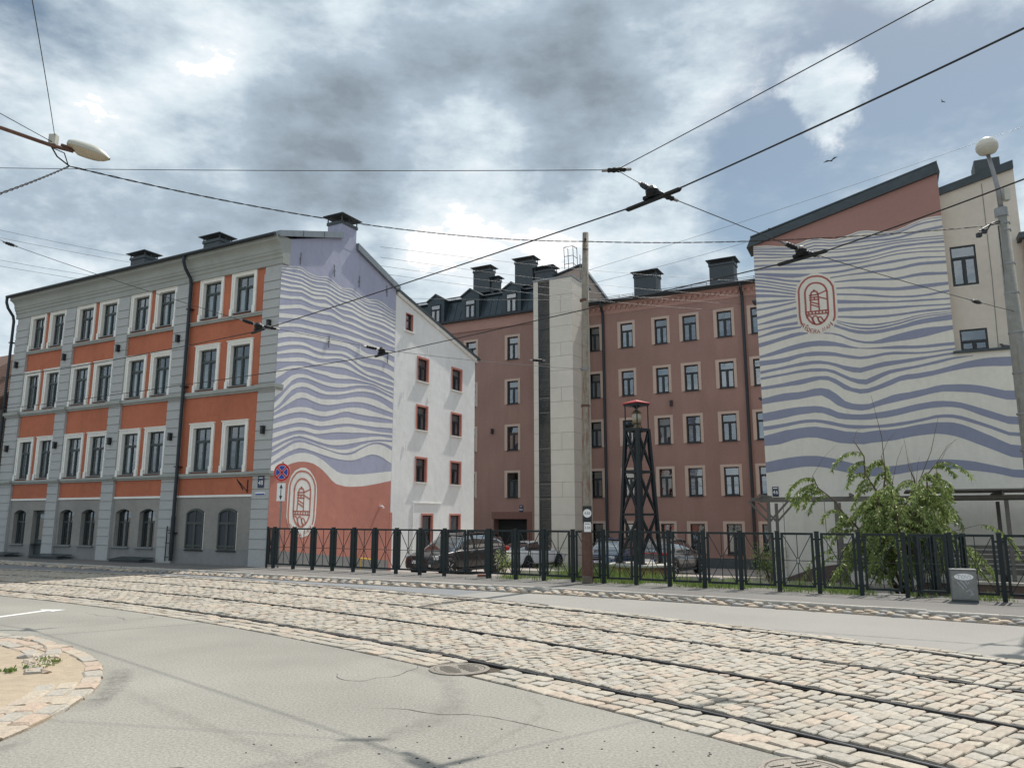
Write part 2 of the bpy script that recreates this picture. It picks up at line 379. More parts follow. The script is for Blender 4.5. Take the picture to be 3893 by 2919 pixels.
M_SIGNB = mat('sign_blue', (0.012, 0.055, 0.36), 0.4, 0.05, 5)
M_CAB = mat('cabinet_grey', (0.22, 0.225, 0.22), 0.55, 0.12, 8, metal=0.3, dirt=((0.12, 0.115, 0.10), 5, 0.52, 0.7, 0.5))
M_YELLOW = mat('yellow_pipe', (0.55, 0.36, 0.04), 0.5, 0.08, 6)
M_ROOFBR = mat('brown_roof', (0.165, 0.095, 0.070), 0.85, 0.2, 10, 0.3, 30)
M_TYRE = mat('tyre', (0.014, 0.014, 0.015), 0.85, 0.15, 20)
M_RIM = mat('alloy', (0.45, 0.46, 0.47), 0.28, 0.08, 8, metal=0.85)
M_LAMPC = mat('lamp_clear', (0.55, 0.58, 0.60), 0.08, 0.1, 20, metal=0.4)
M_LAMPR = mat('lamp_red', (0.35, 0.012, 0.014), 0.15, 0.1, 20)
M_PAINTBK = mat('car_black', (0.008, 0.008, 0.010), 0.30, 0.03, 3, coat=0.6)
M_PAINTW = mat('car_white', (0.82, 0.825, 0.83), 0.3, 0.02, 3, coat=1.0)
M_PAINTBL = mat('car_blue', (0.028, 0.072, 0.155), 0.25, 0.03, 3, coat=1.0)
M_PAINTG = mat('car_grey', (0.115, 0.108, 0.105), 0.28, 0.03, 3, metal=0.4, coat=1.0)
def leaf_mat(name, col, col2):
    m = bpy.data.materials.new(name); m.use_nodes = True; t = m.node_tree; L = t.links.new
    t.nodes.clear()
    out = N(t, 'ShaderNodeOutputMaterial')
    at = N(t, 'ShaderNodeVertexColor', layer_name='tint'); sp = N(t, 'ShaderNodeSeparateColor'); L(at.outputs[0], sp.inputs[0])
    mix = N(t, 'ShaderNodeMix', data_type='RGBA'); mix.inputs[6].default_value = col + (1,); mix.inputs[7].default_value = col2 + (1,); L(sp.outputs[0], mix.inputs[0])
    df = N(t, 'ShaderNodeBsdfPrincipled'); df.inputs['Roughness'].default_value = 0.5; L(mix.outputs[2], df.inputs['Base Color'])
    tl = N(t, 'ShaderNodeBsdfTranslucent'); L(mix.outputs[2], tl.inputs[0])
    mx = N(t, 'ShaderNodeMixShader'); mx.inputs[0].default_value = 0.42; L(df.outputs[0], mx.inputs[1]); L(tl.outputs[0], mx.inputs[2]); L(mx.outputs[0], out.inputs[0])
    return m
M_LEAF = leaf_mat('willow_leaf', (0.13, 0.19, 0.048), (0.40, 0.48, 0.18))
M_GRASS = leaf_mat('grass_blade', (0.075, 0.14, 0.028), (0.23, 0.30, 0.085))

def text_mesh(txt, size, m, font_align='CENTER', ext=0.001):
    cu = bpy.data.curves.new('t', 'FONT'); cu.body = txt; cu.size = size; cu.align_x = 'CENTER'; cu.align_y = 'CENTER'; cu.extrude = ext
    cu.resolution_u = 2
    o = bpy.data.objects.new('t', cu); COL.objects.link(o)
    dg = bpy.context.evaluated_depsgraph_get(); dg.update()
    me = bpy.data.meshes.new_from_object(o.evaluated_get(dg))
    bpy.data.objects.remove(o); bpy.data.curves.remove(cu)
    me.materials.clear(); me.materials.append(m); me.name = 'lettering'
    return me

# ------------------------------------------------------------------ ground, street, tram bed
F0 = Vector((-7.81, 25.47, 0)); FD = Vector((0.8655, -0.501, 0)); FN = Vector((0.501, 0.8655, 0))
F_ROT = math.atan2(FD.y, FD.x)
YARD = [(-900, -0.02), (-0.6, -0.02), (0.0, -0.012), (2, -0.11), (4, -0.28), (7, -0.50), (12, -0.62), (16, -0.86), (20, -1.08), (30, -1.38), (1200, -1.4)]
def yz(d):
    for (a, za), (b, zb) in zip(YARD, YARD[1:]):
        if a <= d <= b: return za + (zb - za) * (d - a) / (b - a)
    return -1.4
def fp(s, d, z=None):
    p = F0 + FD * s + FN * d
    return (p.x, p.y, yz(d) if z is None else z)
def gz(x, y):
    return yz((Vector((x, y, 0)) - F0).dot(FN))
def terrain():
    m = MB(); ss = [-900, -60, -20, 0, 20, 60, 900]
    for d, z in YARD:
        for s in ss: m.v.append(fp(s, d, z - 0.006))
    k = len(ss)
    for i in range(len(YARD) - 1):
        for j in range(k - 1):
            m.f.append((i * k + j, i * k + j + 1, (i + 1) * k + j + 1, (i + 1) * k + j))
    return structure(m.build('ground', M_GROUND))
terrain()
def yard():
    m = MB(); ds = [0.9, 2, 4, 7, 12, 16, 20, 30, 38]; ss = [-1, 4, 10, 16, 24, 34]
    for d in ds:
        for s in ss: m.v.append(fp(s, d, yz(d) + 0.002))
    k = len(ss)
    for i in range(len(ds) - 1):
        for j in range(k - 1): m.f.append((i * k + j, i * k + j + 1, (i + 1) * k + j + 1, (i + 1) * k + j))
    return structure(m.build('yard_paving', M_YARD))
yard()
# the tram curve: concentric circle about TC
TC = (-34.603, -23.55); TR = 49.63
def tp(r, th, z=0.0): return (TC[0] + (TR + r) * math.cos(th), TC[1] + (TR + r) * math.sin(th), z)
def annulus(name, r0, r1, t0, t1, z, m_, n=60, nr=1):
    m = MB()
    for i in range(n + 1):
        th = R(t0 + (t1 - t0) * i / n)
        for j in range(nr + 1): m.v.append(tp(r0 + (r1 - r0) * j / nr, th, z))
    for i in range(n):
        for j in range(nr):
            a = i * (nr + 1) + j; m.f.append((a, a + nr + 1, a + nr + 2, a + 1)[::-1])
    return m.build(name, m_)
structure(annulus('road', -2.86, -45, -10, 100, 0.0, M_ASPH, 80))
TB = structure(annulus('tram_bed', -2.9, 2.62, 28, 78, -0.012, M_JOINT, 80))
# kerb line (outer edge of the gutter), left to right
KL = [(-40, 41.6), (-24, 31.6), (-18.79, 28.3), (-13.05, 24.9), (-10.15, 23.3), (-7.88, 22.0), (-5.05, 20.35), (-1.5, 18.45), (1.16, 16.95), (3.41, 15.5), (4.73, 14.6), (6.54, 13.25), (7.86, 12.25), (11.0, 9.8), (16, 5.6)]
def poly_at(pl, n):
    # resample a polyline to n+1 points and normals (to the far side)
    pts = [Vector((x, y, 0)) for x, y in pl]; acc = [0]
    for a, b in zip(pts, pts[1:]): acc.append(acc[-1] + (b - a).length)
    out = []
    for i in range(n + 1):
        t = acc[-1] * i / n; k = 0
        while k < len(acc) - 2 and acc[k + 1] < t: k += 1
        f = (t - acc[k]) / (acc[k + 1] - acc[k]); p = pts[k].lerp(pts[k + 1], f); d = (pts[min(k + 2, len(pts) - 1)] - pts[max(k - 1, 0)]).normalized()
        out.append((p, d, Vector((-d.y, d.x, 0)) if -d.y * 0.5 + d.x * 0.86 > 0 else Vector((d.y, -d.x, 0))))
    return out
KP = poly_at(KL, 240)
def far_lane():
    # between the tram bed and the kerb: older bluish patch on the left, newer beige lane on the right
    for name, lo, hi, m_ in (('road_lane', -60, -0.2, M_ASPH2), ('road_lane', -0.2, 30, M_ASPH3)):
        m = MB(); row = []
        for p, d, n in KP:
            if not (lo - 0.4 <= p.x <= hi + 0.05): continue
            if name and lo < -10 and p.x > hi - 0.05: continue
            v = Vector((p.x - TC[0], p.y - TC[1], 0)); v.normalize()
            q = Vector((TC[0], TC[1], 0)) + v * (TR + 2.6)
            row.append((p + n * 0.06, q))
        for a, b in row: m.v += [(a.x, a.y, -0.002), (b.x, b.y, -0.002)]
        for i in range(len(row) - 1): m.f.append((2 * i, 2 * i + 1, 2 * i + 3, 2 * i + 2))
        structure(m.build(name, m_))
far_lane()
def ragged_edge():
    # the old patch of asphalt ends in a broken black lip above the setts
    m = MB(); rd = random.Random(5); pr = None
    n = 90
    for i in range(n + 1):
        th = R(63 - 15.5 * i / n)
        r0 = 2.62 + rd.uniform(-0.03, 0.03); r1 = r0 - 0.05 - rd.uniform(0.0, 0.09)
        m.v += [tp(r0 + .10, th, 0.004), tp(r0, th, 0.016 + rd.uniform(0, .008)), tp(r1, th, -0.004)]
    for i in range(n):
        for j in (0, 1): m.f.append((3 * i + j, 3 * i + 3 + j, 3 * i + 4 + j, 3 * i + 1 + j))
    structure(m.build('asphalt_lip', mat('fresh_tar', (0.045, 0.043, 0.042), 0.9, 0.3, 30, 0.6, 60)))
ragged_edge()
def pavement():
    m = MB(); row = []
    for p, d, n in KP:
        a = p + n * 0.61
        s = (a - F0).dot(FD); b = F0 + FD * s + FN * (0.95 if s > -1.0 else 1.5)
        row.append((a, b))
    for a, b in row: m.v += [(a.x, a.y, 0.066), (b.x, b.y, 0.012)]
    for i in range(len(row) - 1): m.f.append((2 * i, 2 * i + 2, 2 * i + 3, 2 * i + 1))
    return structure(m.build('pavement', M_PAVE))
pavement()
# kerb stones
KERB = structure(MB().build('kerb', M_KERB))
def kerb_bed():
    m = MB()
    for p, d, n in KP:
        a, b = p - n * 0.02, p + n * 0.62
        m.v += [(a.x, a.y, 0.002), (b.x, b.y, 0.035)]
    for i in range(len(KP) - 1): m.f.append((2 * i, 2 * i + 1, 2 * i + 3, 2 * i + 2))
    KERB.data = m.mesh('kerb', M_JOINT)
kerb_bed()
def kerb_stones():
    rd = random.Random(3); mes = []
    for k in range(5):
        l = 0.5 * (0.96 + 0.03 * k); m = MB(); e = 0.014
        b = []
        for z, i in ((-0.06, 0), (0.068, 0), (0.085, e)):
            for x, y in ((-l + i, -0.06 + i), (l - i, -0.06 + i), (l - i, 0.06 - i), (-l + i, 0.06 - i)):
                m.v.append((x + rd.uniform(-.008, .008), y + rd.uniform(-.008, .008), z + rd.uniform(-.003, .003)))
        m.f = [(8, 9, 10, 11)] + [(4 * j + i, 4 * j + (i + 1) % 4, 4 * j + 4 + (i + 1) % 4, 4 * j + 4 + i) for j in (0, 1) for i in range(4)]
        mes.append(m.mesh('kerb_stone', M_KERB))
    acc = 0.0; last = None; L_ = []
    FK = poly_at(KL, 2400); st_ = (FK[1][0] - FK[0][0]).length
    for (p, d, n) in FK:
        acc += st_
        if acc < 0.985 or p.x < -27 or p.x > 13: continue
        acc = 0.0; c = p + n * 0.56
        inst('kerb_stone', rd.choice(mes), KERB, (c.x, c.y, 0.004 + rd.uniform(-.006, .006)), (0, rd.uniform(-.01, .01), math.atan2(d.y, d.x) + rd.uniform(-.02, .02)))
kerb_stones()
def gutter_stones():
    # rounded field stones sloping up from the lane to the kerb
    rd = random.Random(11); mes = []
    for k in range(9):
        m = MB(); m.ico((0, 0, 0), 0.135, 0.108, 0.050, k + 20, 0.20)
        t = rd.choice(((1.1, 1.05, .95), (1.0, .95, .88), (.85, .86, .88), (1.2, 1.05, .92), (.7, .72, .76), (1.25, 1.2, 1.1)))
        m.c = [t] * len(m.v); mes.append(m.mesh('field_stone', M_FIELD, True))
    sites = []
    tot = 0.0
    for i in range(len(KP) - 1):
        p, d, n = KP[i]
        if p.x < -22 or p.x > 12.5: continue
        L_ = (KP[i + 1][0] - p).length; k = max(1, round(L_ / 0.225))
        for j in range(k):
            for row in range(3):
                off = 0.07 + row * 0.165 + rd.uniform(-.025, .025)
                q = p + d * (L_ * (j + 0.5 * (row % 2) + rd.uniform(-.15, .15)) / k) + n * off
                sites.append((q.length, q.x, q.y, 0.0 + off * 0.055, rd.uniform(0, 3.1), rd.uniform(.65, 1.1), rd.randrange(9), rd.uniform(.8, 1.15)))
    sites.sort()
    vis = [s for s in sites if abs(s[1]) < s[2] * 0.68 + 0.3]
    near = set(id(s) for s in vis[:300])
    bulk = MB(); bulk.c = []
    for s in sites:
        _, x, y, z, a, sc, k, s2 = s
        if id(s) in near:
            inst('field_stone', mes[k], KERB, (x, y, z), (rd.uniform(-.1, .1), rd.uniform(-.1, .1), a), (sc, sc * s2, sc))
        else:
            n0 = len(bulk.v); bulk.ico((x, y, z), 0.135 * sc, 0.108 * sc * s2, 0.050 * sc, k + 20, 0.20, a)
            t = rd.choice(((1.1, 1.05, .95), (1.0, .95, .88), (.85, .86, .88), (1.2, 1.05, .92), (.7, .72, .76)))
            bulk.c += [t] * (len(bulk.v) - n0)
    tag(bulk.build('field_stones', M_FIELD, KERB, True), kind='stuff')
gutter_stones()
# granite setts of the tram bed
def sett(m, r0, r1, t0, t1, rd, ctr=None):
    # one sett between two radii and two angles, edges chamfered, corners uneven; ctr: origin shift
    j = 0.011; h = rd.uniform(-0.004, 0.005); ch = rd.uniform(0.006, 0.013); dz = rd.uniform(-0.007, 0.007); dw = rd.uniform(-0.007, .007)
    c4 = []
    for (r, t) in ((r0, t0), (r1, t0), (r1, t1), (r0, t1)):
        x, y, _ = tp(r + rd.uniform(-j, j), t + rd.uniform(-j, j) / TR); c4.append((x, y))
    cx = sum(c[0] for c in c4) / 4; cy = sum(c[1] for c in c4) / 4
    cs = []
    for k in range(4):          # worn, rounded corners
        (x, y), (xa, ya), (xb, yb) = c4[k], c4[k - 1], c4[(k + 1) % 4]
        for (xo, yo) in ((xa, ya), (xb, yb)):
            l = math.hypot(xo - x, yo - y); f = min(.3, rd.uniform(.008, .022) / l); cs.append((x + (xo - x) * f, y + (yo - y) * f))
    ox, oy = ctr if ctr else (0, 0)
    b = len(m.v); tilt = (dz, dz, dw, dw, -dz, -dz, -dw, -dw)
    for f, z in ((1.0, -0.03), (1.0, 0.007 + h * .7), (None, 0.014 + h)):
        for k, (x, y) in enumerate(cs):
            d = math.hypot(x - cx, y - cy); g = f if f else 1 - ch / d
            m.v.append((cx + (x - cx) * g - ox, cy + (y - cy) * g - oy, z + (tilt[k] if z > 0 else 0)))
    m.f += [tuple(b + 16 + k for k in range(7, -1, -1))] + [(b + 8 * q + i, b + 8 * q + 8 + i, b + 8 * q + 8 + (i + 1) % 8, b + 8 * q + (i + 1) % 8) for q in (0, 1) for i in range(8)]
    base = rd.choice(((1.0, .98, .95), (1.03, .98, .94), (.96, .97, .98), (1.05, 1.01, .96), (.93, .95, .96), (1.06, .96, .90), (.99, .99, .98)))
    g = rd.uniform(.88, 1.08)
    m.c += [tuple(c * g for c in base)] * 24
    return cx, cy
def setts():
    rd = random.Random(21); cells = []
    gap = 0.017
    # between and beside the rails, rows run across the track
    zones = [(-2.18, -0.795, 7), (-0.66, 0.66, 7), (0.795, 2.18, 7)]
    t0, t1 = 29.0, 76.0; n = int(R(t1 - t0) * TR / 0.140)
    for zi, (ra, rb, k) in enumerate(zones):
        for i in range(n):
            ta = R(t0) + R(t1 - t0) * i / n; tb = R(t0) + R(t1 - t0) * (i + 1) / n
            w = (rb - ra) / k; cuts = [ra]
            off = (0.5 if i % 2 else 0.0) + rd.uniform(-.12, .12)
            x = ra + w * (off if off > 0.25 else 1 + off * .5)
            while x < rb - 0.06:
                cuts.append(x); x += w * rd.uniform(0.86, 1.16)
            cuts.append(rb)
            wob = 0.02 * math.sin(i * .37 + zi) + 0.015 * math.sin(i * .11)
            for a, b in zip(cuts, cuts[1:]):
                if b - a < 0.07: continue
                cells.append((a + gap / 2, b - gap / 2, ta + (gap / 2 + wob * (a - ra)) / TR, tb - (gap / 2 - wob * (a - ra)) / TR))
    # edge courses lie along the rails
    for (ra, rb) in ((-2.86, -2.68), (-2.675, -2.495), (-2.49, -2.315), (2.315, 2.46), (2.465, 2.60)):
        t = R(t0)
        while t < R(t1):
            l = rd.uniform(0.19, 0.30) / TR
            cells.append((ra + gap / 2, rb - gap / 2, t + gap / 2 / TR, t + l - gap / 2 / TR)); t += l
    def centre(c):
        return tp((c[0] + c[1]) / 2, (c[2] + c[3]) / 2)
    holes = ((-0.58, 8.80, 0.42), (1.93, 5.36, 0.34))
    cells = [c for c in cells if not any(math.hypot(centre(c)[0] - hx, centre(c)[1] - hy) < hr for hx, hy, hr in holes)]
    def shown(c):
        x, y, _ = centre(c)
        dep = y * 0.985 - 0.286; px = 759 * x / max(dep, .1); py = 759 * (1.65 / y) / 1.0
        return abs(px) < 512 and y > 3.9 and 0.9 * 759 * math.tan(math.atan2(1.65, y) + R(9.98)) < 384 / 1.0 * 0.92
    vis = sorted([c for c in cells if shown(c)], key=lambda c: centre(c)[0] ** 2 + centre(c)[1] ** 2)
    near = set(id(c) for c in vis[:300])
    bulk = MB(); bulk.c = []
    for c in cells:
        if id(c) in near:
            ctr = centre(c); m = MB(); m.c = []
            sett(m, *c, rd, (ctr[0], ctr[1]))
            inst('sett', m.mesh('sett', M_COB), TB, (ctr[0], ctr[1], 0))
        else: sett(bulk, *c, rd)
    tag(bulk.build('setts', M_COB, TB), kind='stuff')
setts()
def rails():
    lab = {-2.25: 'black grooved tram rail nearest the camera, beside the worn asphalt', -0.725: 'tram rail second from the camera among the setts',
           0.725: 'tram rail third from the camera among the setts', 2.25: 'tram rail farthest from the camera, next to the far lane'}
    for r, lb in lab.items():
        s = 1 if r in (-2.25, 0.725) else -1      # the groove lies on the inner side of each track
        prof = [(-0.042, -0.05), (-0.042, 0.006), (-0.036, 0.014), (0.012, 0.014), (0.018, 0.008), (0.018, -0.025), (0.046, -0.025), (0.046, 0.006), (0.058, 0.006), (0.060, -0.05)]
        n = 110; m = MB(); hd = MB()
        for i in range(n + 1):
            th = R(24 + 56 * i / n)
            for (o, z) in prof: m.v.append(tp(r + o * s, th, z))
            for o in (-0.022, -0.002): hd.v.append(tp(r + o * s, th, 0.0155))
        k = len(prof)
        for i in range(n):
            for j in range(k - 1): m.f.append((i * k + j, i * k + j + 1, (i + 1) * k + j + 1, (i + 1) * k + j))
            hd.f.append((2 * i, 2 * i + 1, 2 * i + 3, 2 * i + 2))
        o = thing('tram_rail', lb, 'rail', (0, 0, 0), group='rails of the curved tram line')
        m.build('rail_profile', M_RAIL, o); hd.build('running_surface', M_RAILTOP, o)
rails()
def manhole(x, y, rad, label):
    o = thing('manhole_cover', label, 'manhole', (x, y, 0.0), 0.4, group='manhole covers beside the rail')
    m = MB(); m.lathe([(rad, -0.02), (rad, 0.012), (rad * .86, 0.014), (rad * .84, 0.004), (0.01, 0.004)], 40); m.build('ring_frame', M_IRON, o)
    m = MB(); m.lathe([(rad * .82, 0.0), (rad * .82, 0.012), (rad * .74, 0.013), (rad * .72, 0.009), (0.01, 0.009)], 40); m.build('lid', M_IRON, o)
    rb = MB(); rb.box(-rad * .30, rad * .30, -.012, .012, 0.008, 0.016); me = rb.mesh('rib', M_IRON)
    for k in range(-3, 4):
        for q in (-1, 1):
            if abs(k) == 3 and False: continue
            inst('rib', me, o, (q * rad * .33, k * rad * .18, 0), (0, 0, 0), (1 - abs(k) * .12, 1, 1))
manhole(-0.58, 8.80, 0.335, 'round cast-iron manhole cover in the middle of the street beside the near rail')
manhole(1.93, 5.36, 0.30, 'manhole cover cut by the bottom edge at the lower right')
def island():
    out = [(-14, 13.2), (-9.6, 12.25), (-7.3, 11.28), (-6.45, 10.8), (-5.67, 10.17), (-4.96, 9.42), (-4.61, 8.95), (-4.34, 8.44), (-4.1, 7.92), (-3.96, 7.46), (-3.88, 7.0), (-3.84, 6.64), (-3.82, 6.32), (-3.86, 5.9), (-4.0, 4.6), (-4.3, 2.5), (-6, -1), (-14, -4)]
    m = MB(); m.prism([(x, y, -0.03) for x, y in out][::-1], (0, 0, 0.056)); isl = structure(m.build('traffic_island', M_SAND))
    rd = random.Random(9); P = poly_at(out[1:15], 140); C = Vector((-8, 7, 0))
    mes = []
    for k in range(6):
        mm = MB(); l = 0.155; w = 0.088; e = .016; mm.c = []
        for z, i in ((-0.06, 0), (0.018, 0), (0.032, e)):
            for x, y in ((-l + i, -w + i), (l - i, -w + i), (l - i, w - i), (-l + i, w - i)): mm.v.append((x + rd.uniform(-.012, .012), y + rd.uniform(-.012, .012), z + rd.uniform(-.004, .004)))
        mm.f = [(8, 9, 10, 11)] + [(4 * j + i, 4 * j + (i + 1) % 4, 4 * j + 4 + (i + 1) % 4, 4 * j + 4 + i) for j in (0, 1) for i in range(4)]
        t = rd.choice(((1.08, 1.0, .93), (1.12, .96, .88), (.98, .99, 1.0), (1.15, 1.08, 1.0))); mm.c = [t] * 12
        mes.append(mm.mesh('edge_stone', M_COB))
    acc = [0.0]
    pts = [p for p, d, n in P]
    for a, b in zip(pts, pts[1:]): acc.append(acc[-1] + (b - a).length)
    for row in range(3):
        s = 0.1 + 0.12 * row
        while s < acc[-1] - 0.2:
            k = max(i for i in range(len(acc)) if acc[i] <= s); p, d, n = P[k]; p = p + d * (s - acc[k])
            inn = (C - p); inn = inn - d * inn.dot(d); inn.normalize()
            q = p + inn * (0.085 + row * 0.19)
            # the middle of the nose has lost its second and third courses
            gone = row > 0 and (-5.6 < q.x < -4.3 and 8.0 < q.y < 9.9)
            if not gone:
                inst('edge_stone', rd.choice(mes), isl, (q.x, q.y, 0.006 + rd.uniform(-.006, .006)), (rd.uniform(-.03, .03), rd.uniform(-.03, .03), math.atan2(d.y, d.x) + rd.uniform(-.06, .06)))
            s += 0.325 + rd.uniform(-.01, .02)
    # an inner arc of setts and loose rubble with weeds
    for k in range(15):
        t = k / 14; x = -6.55 + 1.45 * t; y = 10.75 - 2.25 * t + 0.28 * math.sin(PI * t)
        a = math.atan2(-2.25 + .28 * PI * math.cos(PI * t), 1.45)
        inst('edge_stone', mes[k % 6], isl, (x + .1 * math.sin(PI * t), y, 0.022), (rd.uniform(-.05, .05), 0, a + rd.uniform(-.08, .08)), (.62, .95, 1))
    for k in range(16):
        m = MB(); m.c = []; m.ico((0, 0, 0), rd.uniform(.05, .13), rd.uniform(.04, .09), .04, k, .25)
        m.c = [rd.choice(((1.1, 1, .9), (.8, .8, .82), (1.0, .85, .75)))] * len(m.v)
        inst('rubble_stone', m.mesh('rubble_stone', M_FIELD), isl, ((lambda t: (-5.75 + .75 * t + rd.uniform(-.12, .12), 9.55 - 1.1 * t + rd.uniform(-.12, .12), 0.03))(rd.random())), (0, 0, rd.uniform(0, 3)))
island()
def island_weeds():
    m = MB(); m.c = []; rd = random.Random(4)
    for k in range(240):
        cx, cy, r = rd.choice(((-5.22, 8.72, .13), (-5.4, 9.15, .10), (-5.2, 9.0, .09), (-5.35, 8.5, .06)))
        x = cx + rd.gauss(0, r * .6); y = cy + rd.gauss(0, r * .6); h = rd.uniform(.015, .04); a = rd.uniform(0, 6.28); w = .016
        dx, dy = math.cos(a), math.sin(a); b = len(m.v)
        m.v += [(x - dy * w, y + dx * w, .04), (x + dy * w, y - dx * w, .04), (x + dx * h * .5, y + dy * h * .5, .045 + h)]
        m.f.append((b, b + 1, b + 2)); m.c += [(rd.random(),) * 3] * 3
    tag(m.build('island_weeds', M_GRASS), 'small green weeds growing between the stones of the island', 'weeds', kind='stuff')
island_weeds()
def markings():
    m = MB(); P = MAT_PAINT = mat('road_paint', (0.70, 0.69, 0.66), 0.8, 0.1, 20)
    pts = [(-8.95, 12.5), (-8.83, 12.43), (-8.33, 14.14), (-8.20, 14.05), (-8.12, 14.33), (-8.62, 14.36), (-8.47, 14.2)]
    m.poly([(x, y, 0.004) for x, y in pts]); o = m.build('road_marking', P)
    return structure(o)
markings()
def stain_shade_mat():  # soft-edged dark colour shared by oily dirt and the painted wire shadows
    m = bpy.data.materials.new('oil_and_wire_shade'); m.use_nodes = True; t = m.node_tree; L = t.links.new; b = t.nodes['Principled BSDF']
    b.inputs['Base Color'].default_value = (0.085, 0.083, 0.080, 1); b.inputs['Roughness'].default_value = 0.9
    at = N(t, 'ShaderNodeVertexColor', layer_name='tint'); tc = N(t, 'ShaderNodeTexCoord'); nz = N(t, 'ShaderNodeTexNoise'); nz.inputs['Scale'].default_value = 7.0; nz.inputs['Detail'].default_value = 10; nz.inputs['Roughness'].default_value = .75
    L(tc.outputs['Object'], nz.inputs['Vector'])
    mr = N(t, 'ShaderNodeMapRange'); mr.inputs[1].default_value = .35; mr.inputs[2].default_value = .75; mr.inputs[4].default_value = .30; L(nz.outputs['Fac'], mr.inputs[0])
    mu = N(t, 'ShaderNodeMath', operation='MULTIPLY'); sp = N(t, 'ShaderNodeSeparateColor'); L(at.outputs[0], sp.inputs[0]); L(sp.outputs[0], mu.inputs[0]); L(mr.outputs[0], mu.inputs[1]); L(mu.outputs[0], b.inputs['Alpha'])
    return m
def tyre_and_shadow_marks():
    # oily tyre tracks, painted wire shadows and an old cut crossing the near carriageway
    T = stain_shade_mat(); rd = random.Random(2)
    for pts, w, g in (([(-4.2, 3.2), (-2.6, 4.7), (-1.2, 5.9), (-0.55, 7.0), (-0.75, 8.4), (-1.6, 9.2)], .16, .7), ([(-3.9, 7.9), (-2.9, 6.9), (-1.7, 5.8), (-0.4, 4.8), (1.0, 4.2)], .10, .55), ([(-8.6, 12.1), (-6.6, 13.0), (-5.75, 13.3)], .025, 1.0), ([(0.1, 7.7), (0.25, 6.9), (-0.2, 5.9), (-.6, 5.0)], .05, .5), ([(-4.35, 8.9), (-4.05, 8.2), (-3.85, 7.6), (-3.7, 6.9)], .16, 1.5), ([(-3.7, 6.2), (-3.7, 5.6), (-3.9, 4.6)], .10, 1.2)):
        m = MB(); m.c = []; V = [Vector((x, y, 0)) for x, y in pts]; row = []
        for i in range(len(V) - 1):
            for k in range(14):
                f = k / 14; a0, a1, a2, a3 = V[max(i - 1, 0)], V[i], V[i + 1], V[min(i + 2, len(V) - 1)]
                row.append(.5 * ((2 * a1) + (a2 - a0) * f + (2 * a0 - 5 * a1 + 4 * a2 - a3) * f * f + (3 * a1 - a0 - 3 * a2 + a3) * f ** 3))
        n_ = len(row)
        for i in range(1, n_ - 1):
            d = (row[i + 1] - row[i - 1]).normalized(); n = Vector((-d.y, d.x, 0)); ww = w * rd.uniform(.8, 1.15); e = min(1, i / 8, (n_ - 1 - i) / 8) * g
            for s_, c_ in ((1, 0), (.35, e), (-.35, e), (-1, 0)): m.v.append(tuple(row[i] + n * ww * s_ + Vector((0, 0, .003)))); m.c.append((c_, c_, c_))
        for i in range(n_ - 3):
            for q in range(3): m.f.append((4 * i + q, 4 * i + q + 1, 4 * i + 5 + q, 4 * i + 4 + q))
        structure(m.build('road_stain_shade', T))
    m = MB()
    for k in range(70):
        x, y, r = rd.uniform(-2.2, 1.6), rd.uniform(3.6, 6.5), rd.uniform(.006, .014)
        m.lathe([(r, 0.001), (r * .8, .004), (.001, .005)], 6, (x, y, 0))
    tag(m.build('tar_spots', M_BLACK), 'tiny black chewing-gum and tar spots on the near asphalt', 'spots', kind='stuff')
tyre_and_shadow_marks()

def cracks():
    # fine cracks in the old asphalt and in the dried crust of the island
    rd = random.Random(77); K = mat('crack', (0.075, 0.07, 0.062), .95, .2, 20)
    for (x, y, a, n, z, st) in ((-1.9, 8.6, -1.2, 26, .0025, .10), (0.4, 6.3, 2.6, 22, .0025, .10), (-3.2, 5.0, .7, 22, .0025, .09), (-6.2, 13.4, -.5, 24, .0025, .12), (-5.6, 7.6, 2.5, 26, .029, .07), (-5.0, 7.0, 1.9, 22, .029, .06), (-6.6, 9.4, -.9, 22, .029, .07), (-5.9, 8.3, 3.3, 18, .029, .07)):
        m = MB(); p = Vector((x, y, z)); pts = []
        for i in range(n):
            pts.append(p.copy()); a += rd.gauss(0, .38); p = p + Vector((math.cos(a), math.sin(a), 0)) * st * rd.uniform(.6, 1.3)
        for i, q in enumerate(pts):
            d = (pts[min(i + 1, n - 1)] - pts[max(i - 1, 0)]).normalized(); w = .0045 * rd.uniform(.4, 1.3) * min(1, (n - i) / 6, (i + 1) / 3); nn = Vector((-d.y, d.x, 0)) * w
            m.v += [tuple(q + nn), tuple(q - nn)]
        for i in range(n - 1): m.f.append((2 * i, 2 * i + 1, 2 * i + 3, 2 * i + 2))
        structure(m.build('road_crack', K))
cracks()

